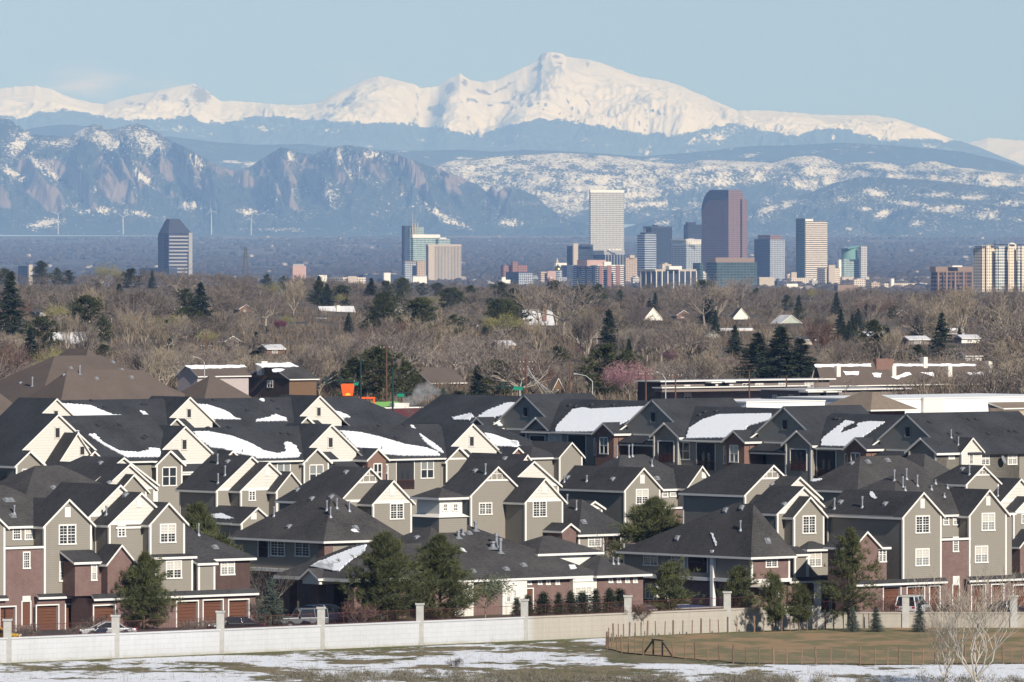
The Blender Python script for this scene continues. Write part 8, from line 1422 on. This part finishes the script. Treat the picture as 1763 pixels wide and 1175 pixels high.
p = ck(-12, 2.6); car('yellow car cut by the left frame edge', p.x, p.y, 0, R(0), ('yellow', (.75, .42, .01)))
# ================================================================ patio furniture
canv = M('beige_canvas', (.42, .38, .32), .85, .1, 4)
p = cp(1153, 1040); r = empty('patio_umbrella', p, 0, 'closed beige patio umbrella by the pool', 'umbrella'); MB().tube([(0, 0, 0), (0, 0, 2.3)], .03, 8).build('pole', steel_m, r); m = MB(); n = 16; prof = [(.52, .25), (.44, .8), (.26, 1.5), (.10, 2.05), (.02, 2.3)]; vs = [((rad * (1 + .16 * (k % 2))) * math.cos(2 * math.pi * k / n), (rad * (1 + .16 * (k % 2))) * math.sin(2 * math.pi * k / n), z) for rad, z in prof for k in range(n)]
m.add(vs, [(i * n + k, i * n + (k + 1) % n, (i + 1) * n + (k + 1) % n, (i + 1) * n + k) for i in range(4) for k in range(n)]).build('canopy', canv, r)
p = cp(1312, 1047); r = empty('patio_umbrella', p, 0, 'open beige patio umbrella right of the pool', 'umbrella'); MB().tube([(0, 0, 0), (0, 0, 2.6)], .03, 8).build('pole', steel_m, r); m = MB(); n = 8; prof = [(1.75, 1.95), (1.72, 2.05), (.9, 2.42), (.05, 2.7)]; vs = [(rad * math.cos(2 * math.pi * k / n), rad * math.sin(2 * math.pi * k / n), z) for rad, z in prof for k in range(n)]; m.add(vs, [(i * n + k, i * n + (k + 1) % n, (i + 1) * n + (k + 1) % n, (i + 1) * n + k) for i in range(3) for k in range(n)]).build('canopy', canv, r)
def lounger(x, y, rz):
    p = cp(x, y); r = empty('pool_lounger', p, rz, 'dark pool lounger with a raised back on the patio', 'lounger', 'loungers by the pool'); MB().box(-.3, -.6, .28, .3, .6, .34).build('seat', blackt, r); MB().add([(-.3, .6, .3), (.3, .6, .3), (.3, .95, 1.05), (-.3, .95, 1.05), (-.3, .66, .3), (.3, .66, .3), (.3, 1.01, 1.05), (-.3, 1.01, 1.05)], [(0, 1, 2, 3), (7, 6, 5, 4), (0, 4, 5, 1), (1, 5, 6, 2), (2, 6, 7, 3), (3, 7, 4, 0)]).build('backrest', blackt, r)
    for sx_, sy_ in ((-.26, -.55), (.26, -.55), (-.26, .55), (.26, .55)): MB().box(sx_ - .025, sy_ - .025, 0, sx_ + .025, sy_ + .025, .3).build('leg', blackt, r)
for i, x in enumerate((1030, 1076, 1168, 1182, 1208, 1228, 1248, 1275, 1292)): lounger(x, 1043 - .02 * (x - 1030), R(20 + 17 * (i % 3)))
for x, yb, lab in ((1198, 1040, 'white patio pillar with a cap, left of two by the pool'), (1266, 1038, 'white patio pillar with a cap, right of two by the pool'), (1336, 1046, 'white patio pillar beside the tall wall pillar'), (1131, 1040, 'short white patio pillar behind the twisted juniper')):
    p = cp(x, yb); r = empty('patio_pillar', p, TH, lab, 'pillar'); MB().box(-.24, -.24, 0, .24, .24, 1.5).build('shaft', bm_['white'], r); MB().box(-.32, -.32, 1.5, .32, .32, 1.62).build('cap', bm_['white'], r); MB().lathe([(.12, 1.62), (.16, 1.8), (.05, 1.92)], n=8).build('finial', steel_m, r)
# ================================================================ poles, lamps and signals behind the estate
pw = M('utility_pole_wood', (.13, .07, .05), .9, .2, 3); gs_ = M('dark_green_signal_steel', (.012, .035, .03), .5); gsign = M('green_street_sign', (.01, .22, .13), .5); lamp_s = M('pale_lamp_steel', (.45, .46, .46), .5)
def pole(x, yt, yb, D, lab, arms=(0,), r_=.16):
    p = P(x, yb, D); h = (yb - yt) * D / F; r = empty('utility_pole', p, R(25), lab, 'utility pole', 'utility poles'); MB().tube([(0, 0, -3), (0, 0, h)], [r_, r_ * .7], 8).build('pole', pw, r)
    for a in arms:
        if a: MB().box(-1.2, -.07, h - a - .1, 1.2, .07, h - a).build('cross_arm', pw, r); [MB().lathe([(.05, 0), (.09, .1), (.03, .25)], (xx, 0, h - a), 8).build('insulator', lamp_s, r) for xx in (-1.1, -.5, .5, 1.1)]
    return r, p, h
PL = [pole(665.5, 590, 700, 1300, 'tall brown utility pole before the two big roadside pines', (.9,)), pole(906, 612, 690, 1250, 'utility pole with guy wires left of the pink blossoming tree', (1.2, 2.4)), pole(981, 612, 690, 1260, 'leaning brown utility pole left of the street lamp', (0,)), pole(1112, 640, 700, 1230, 'brown utility pole standing in front of the pink blossoming tree', (.5,)), pole(355, 574, 640, 1500, 'utility pole with a white cross arm above the solar panel house', (2.6,)), pole(1163, 642, 700, 1220, 'utility pole before the left end of the grey brown apartments', (.5,)), pole(1290, 640, 700, 1220, 'utility pole before the middle of the grey brown apartments', (0,)), pole(1608, 565, 612, 2200, 'utility pole deep in the wood on the right', (.6,)), pole(1354, 648, 700, 1200, 'pale utility pole right of the grey brown apartments', (0,)), pole(68, 585, 630, 1500, 'thin pole left of the round dark shrub trees', (0,))]
MB().build if 0 else None
r, p, h = PL[1]; [MB().tube([(0, 0, h - 1.5 - k * .5), (4.5 + k * 1.6, -1, -2)], .03, 4).build('guy_wire', lamp_s, r) for k in range(4)]
# wires between neighbouring poles
def wire(a, b, z0, z1, lab, sag=.8):
    q = []
    for k in range(13): f = k / 12; v = a.lerp(b, f); q.append((v.x, v.y, z0 + (z1 - z0) * f - sag * 4 * f * (1 - f)))
    m = MB().tube(q, .022, 4); tag(m.build('power_line', blackt), lab, 'power line')
wire(PL[1][1], PL[2][1], PL[1][1].z + PL[1][2] - 1, PL[2][1].z + PL[2][2] - .3, 'power line from the guyed pole to the leaning pole'); wire(PL[2][1], PL[5][1], PL[2][1].z + PL[2][2] - .3, PL[5][1].z + PL[5][2] - .3, 'power line sagging past the pink tree to the apartment pole', 1.2); wire(PL[5][1], PL[6][1], PL[5][1].z + PL[5][2] - .3, PL[6][1].z + PL[6][2] - .2, 'power line along the grey brown apartments', .8); wire(PL[0][1], PL[1][1], PL[0][1].z + PL[0][2] - .9, PL[1][1].z + PL[1][2] - 1.2, 'power line from the pine side pole to the guyed pole', 1.5)
def slamp(x, yt, yb, D, dx, lab):
    p = P(x, yb, D); h = (yb - yt) * D / F; r = empty('street_lamp', p, 0, lab, 'street lamp'); MB().tube([(0, 0, -4), (0, 0, h * .72), (dx * .15, 0, h * .82)], [.1, .07, .06], 8).build('pole', lamp_s, r); MB().tube([(0, 0, h * .72), (dx * .4, 0, h * .92), (dx, 0, h)], .05, 6).build('arm', lamp_s, r); MB().box(min(dx, dx * 1.22), -.16, h - .06, max(dx, dx * 1.22), .16, h + .08).build('lamp_head', lamp_s, r)
slamp(1020, 644, 690, 1180, -2.4, 'street lamp with a long arm pointing left, left of the pink blossoming tree'); slamp(352, 615, 650, 1280, -1.6, 'street lamp arm by the solar panel house'); slamp(1146, 641, 690, 1190, -1.2, 'small street lamp at the left end of the apartments')
def mast(x, yt, yb, D, dx, ya, lab, sign=None, heads=2):
    p = P(x, yb, D); k = D / F; h = (yb - yt) * k; r = empty('traffic_signal', p, 0, lab, 'traffic light'); MB().tube([(0, 0, -4), (0, 0, h)], [.17, .12], 8).build('pole', gs_, r); za = (yb - ya) * k; MB().tube([(0, 0, za - .2), (dx * k, 0, za)], [.12, .08], 8).build('mast_arm', gs_, r)
    for j in range(heads): xx = dx * k * (.55 + .4 * j); MB().box(xx - .2, -.2, za - .55, xx + .2, .05, za + .65).build('signal_head', gs_, r)
    if sign: x0, x1, y0, y1 = sign; MB().box((x0 - x) * k, -.12, (yb - y1) * k, (x1 - x) * k, -.06, (yb - y0) * k).build('street_sign', gsign, r)
mast(621, 615, 695, 1150, -62, 656, 'traffic signal with its arm reaching left above the orange sign', (609, 617, 659, 664)); mast(676, 632, 695, 1160, 92, 675, 'traffic signal with its arm reaching right over the steam', (684, 696, 678, 684)); mast(900, 655, 690, 1170, -64, 665, 'traffic signal arm left of the guyed utility pole', (884, 900, 666, 672), 1)
# ================================================================ sagebrush and dry stalks at the lower edge
sage = leaf_mat('grey_sage_leaves', (.085, .075, .05), (.25, .225, .17), 0, scale=.6); SV, SF, off = [], [], 0
for i in range(330):
    px = npr.choice([npr.uniform(470, 850), npr.uniform(470, 850), npr.uniform(960, 1170), npr.uniform(840, 960), npr.uniform(1230, 1370), npr.uniform(1100, 1763)]); D = npr.uniform(588, 603 if px < 870 else 596); X = (px - CX) * D / F; n = 160; rad = npr.uniform(.4, .9); u_ = norm(npr.normal(size=(n, 3))); u_[:, 2] = np.abs(u_[:, 2]); c = np.array([X, D, -1.5]) + u_ * rad * npr.random((n, 1)) ** .4 * np.array([1, 1, .9]); v, f = blades(c, norm(u_ * .6 + npr.normal(size=(n, 3)) * .45 + np.array([0, 0, .4])), npr.uniform(.10, .30, n), npr.uniform(.02, .05, n), npr); SV.append(v); SF.append(f + off); off += len(v)
npmesh('sagebrush', np.concatenate(SV), np.concatenate(SF), sage)['kind'] = 'stuff'
GV, GF, off = [], [], 0
for i in range(5600):
    px = npr.uniform(-100, 1870); yb = npr.uniform(1100, 1178); p = Pz(px, yb, -1.5)
    if p.y > wall_y(p.x) - .5 or (px > 1040 and yb < 1144): continue
    n = 5; c = np.array([p.x, p.y, -1.52]) + npr.normal(size=(n, 3)) * np.array([.12, .12, 0]); hgt = npr.uniform(.1, .3, n) if npr.random() > .03 else npr.uniform(.6, 1.5, n); v, f = blades(c, norm(npr.normal(size=(n, 3)) * .22 + np.array([0, 0, 1])), hgt, np.full(n, .018), npr); GV.append(v); GF.append(f + off); off += len(v)
npmesh('dry_grass', np.concatenate(GV), np.concatenate(GF), leaf_mat('dry_grass_stalks', (.14, .10, .05), (.33, .26, .15), 0))['kind'] = 'stuff'
D = 612; plant('shrub', (784 - CX) * D / F, D, -1.5, 1.0, 'small dry bush alone in the snowy field', 'bush', None, 'bush', 1.2)
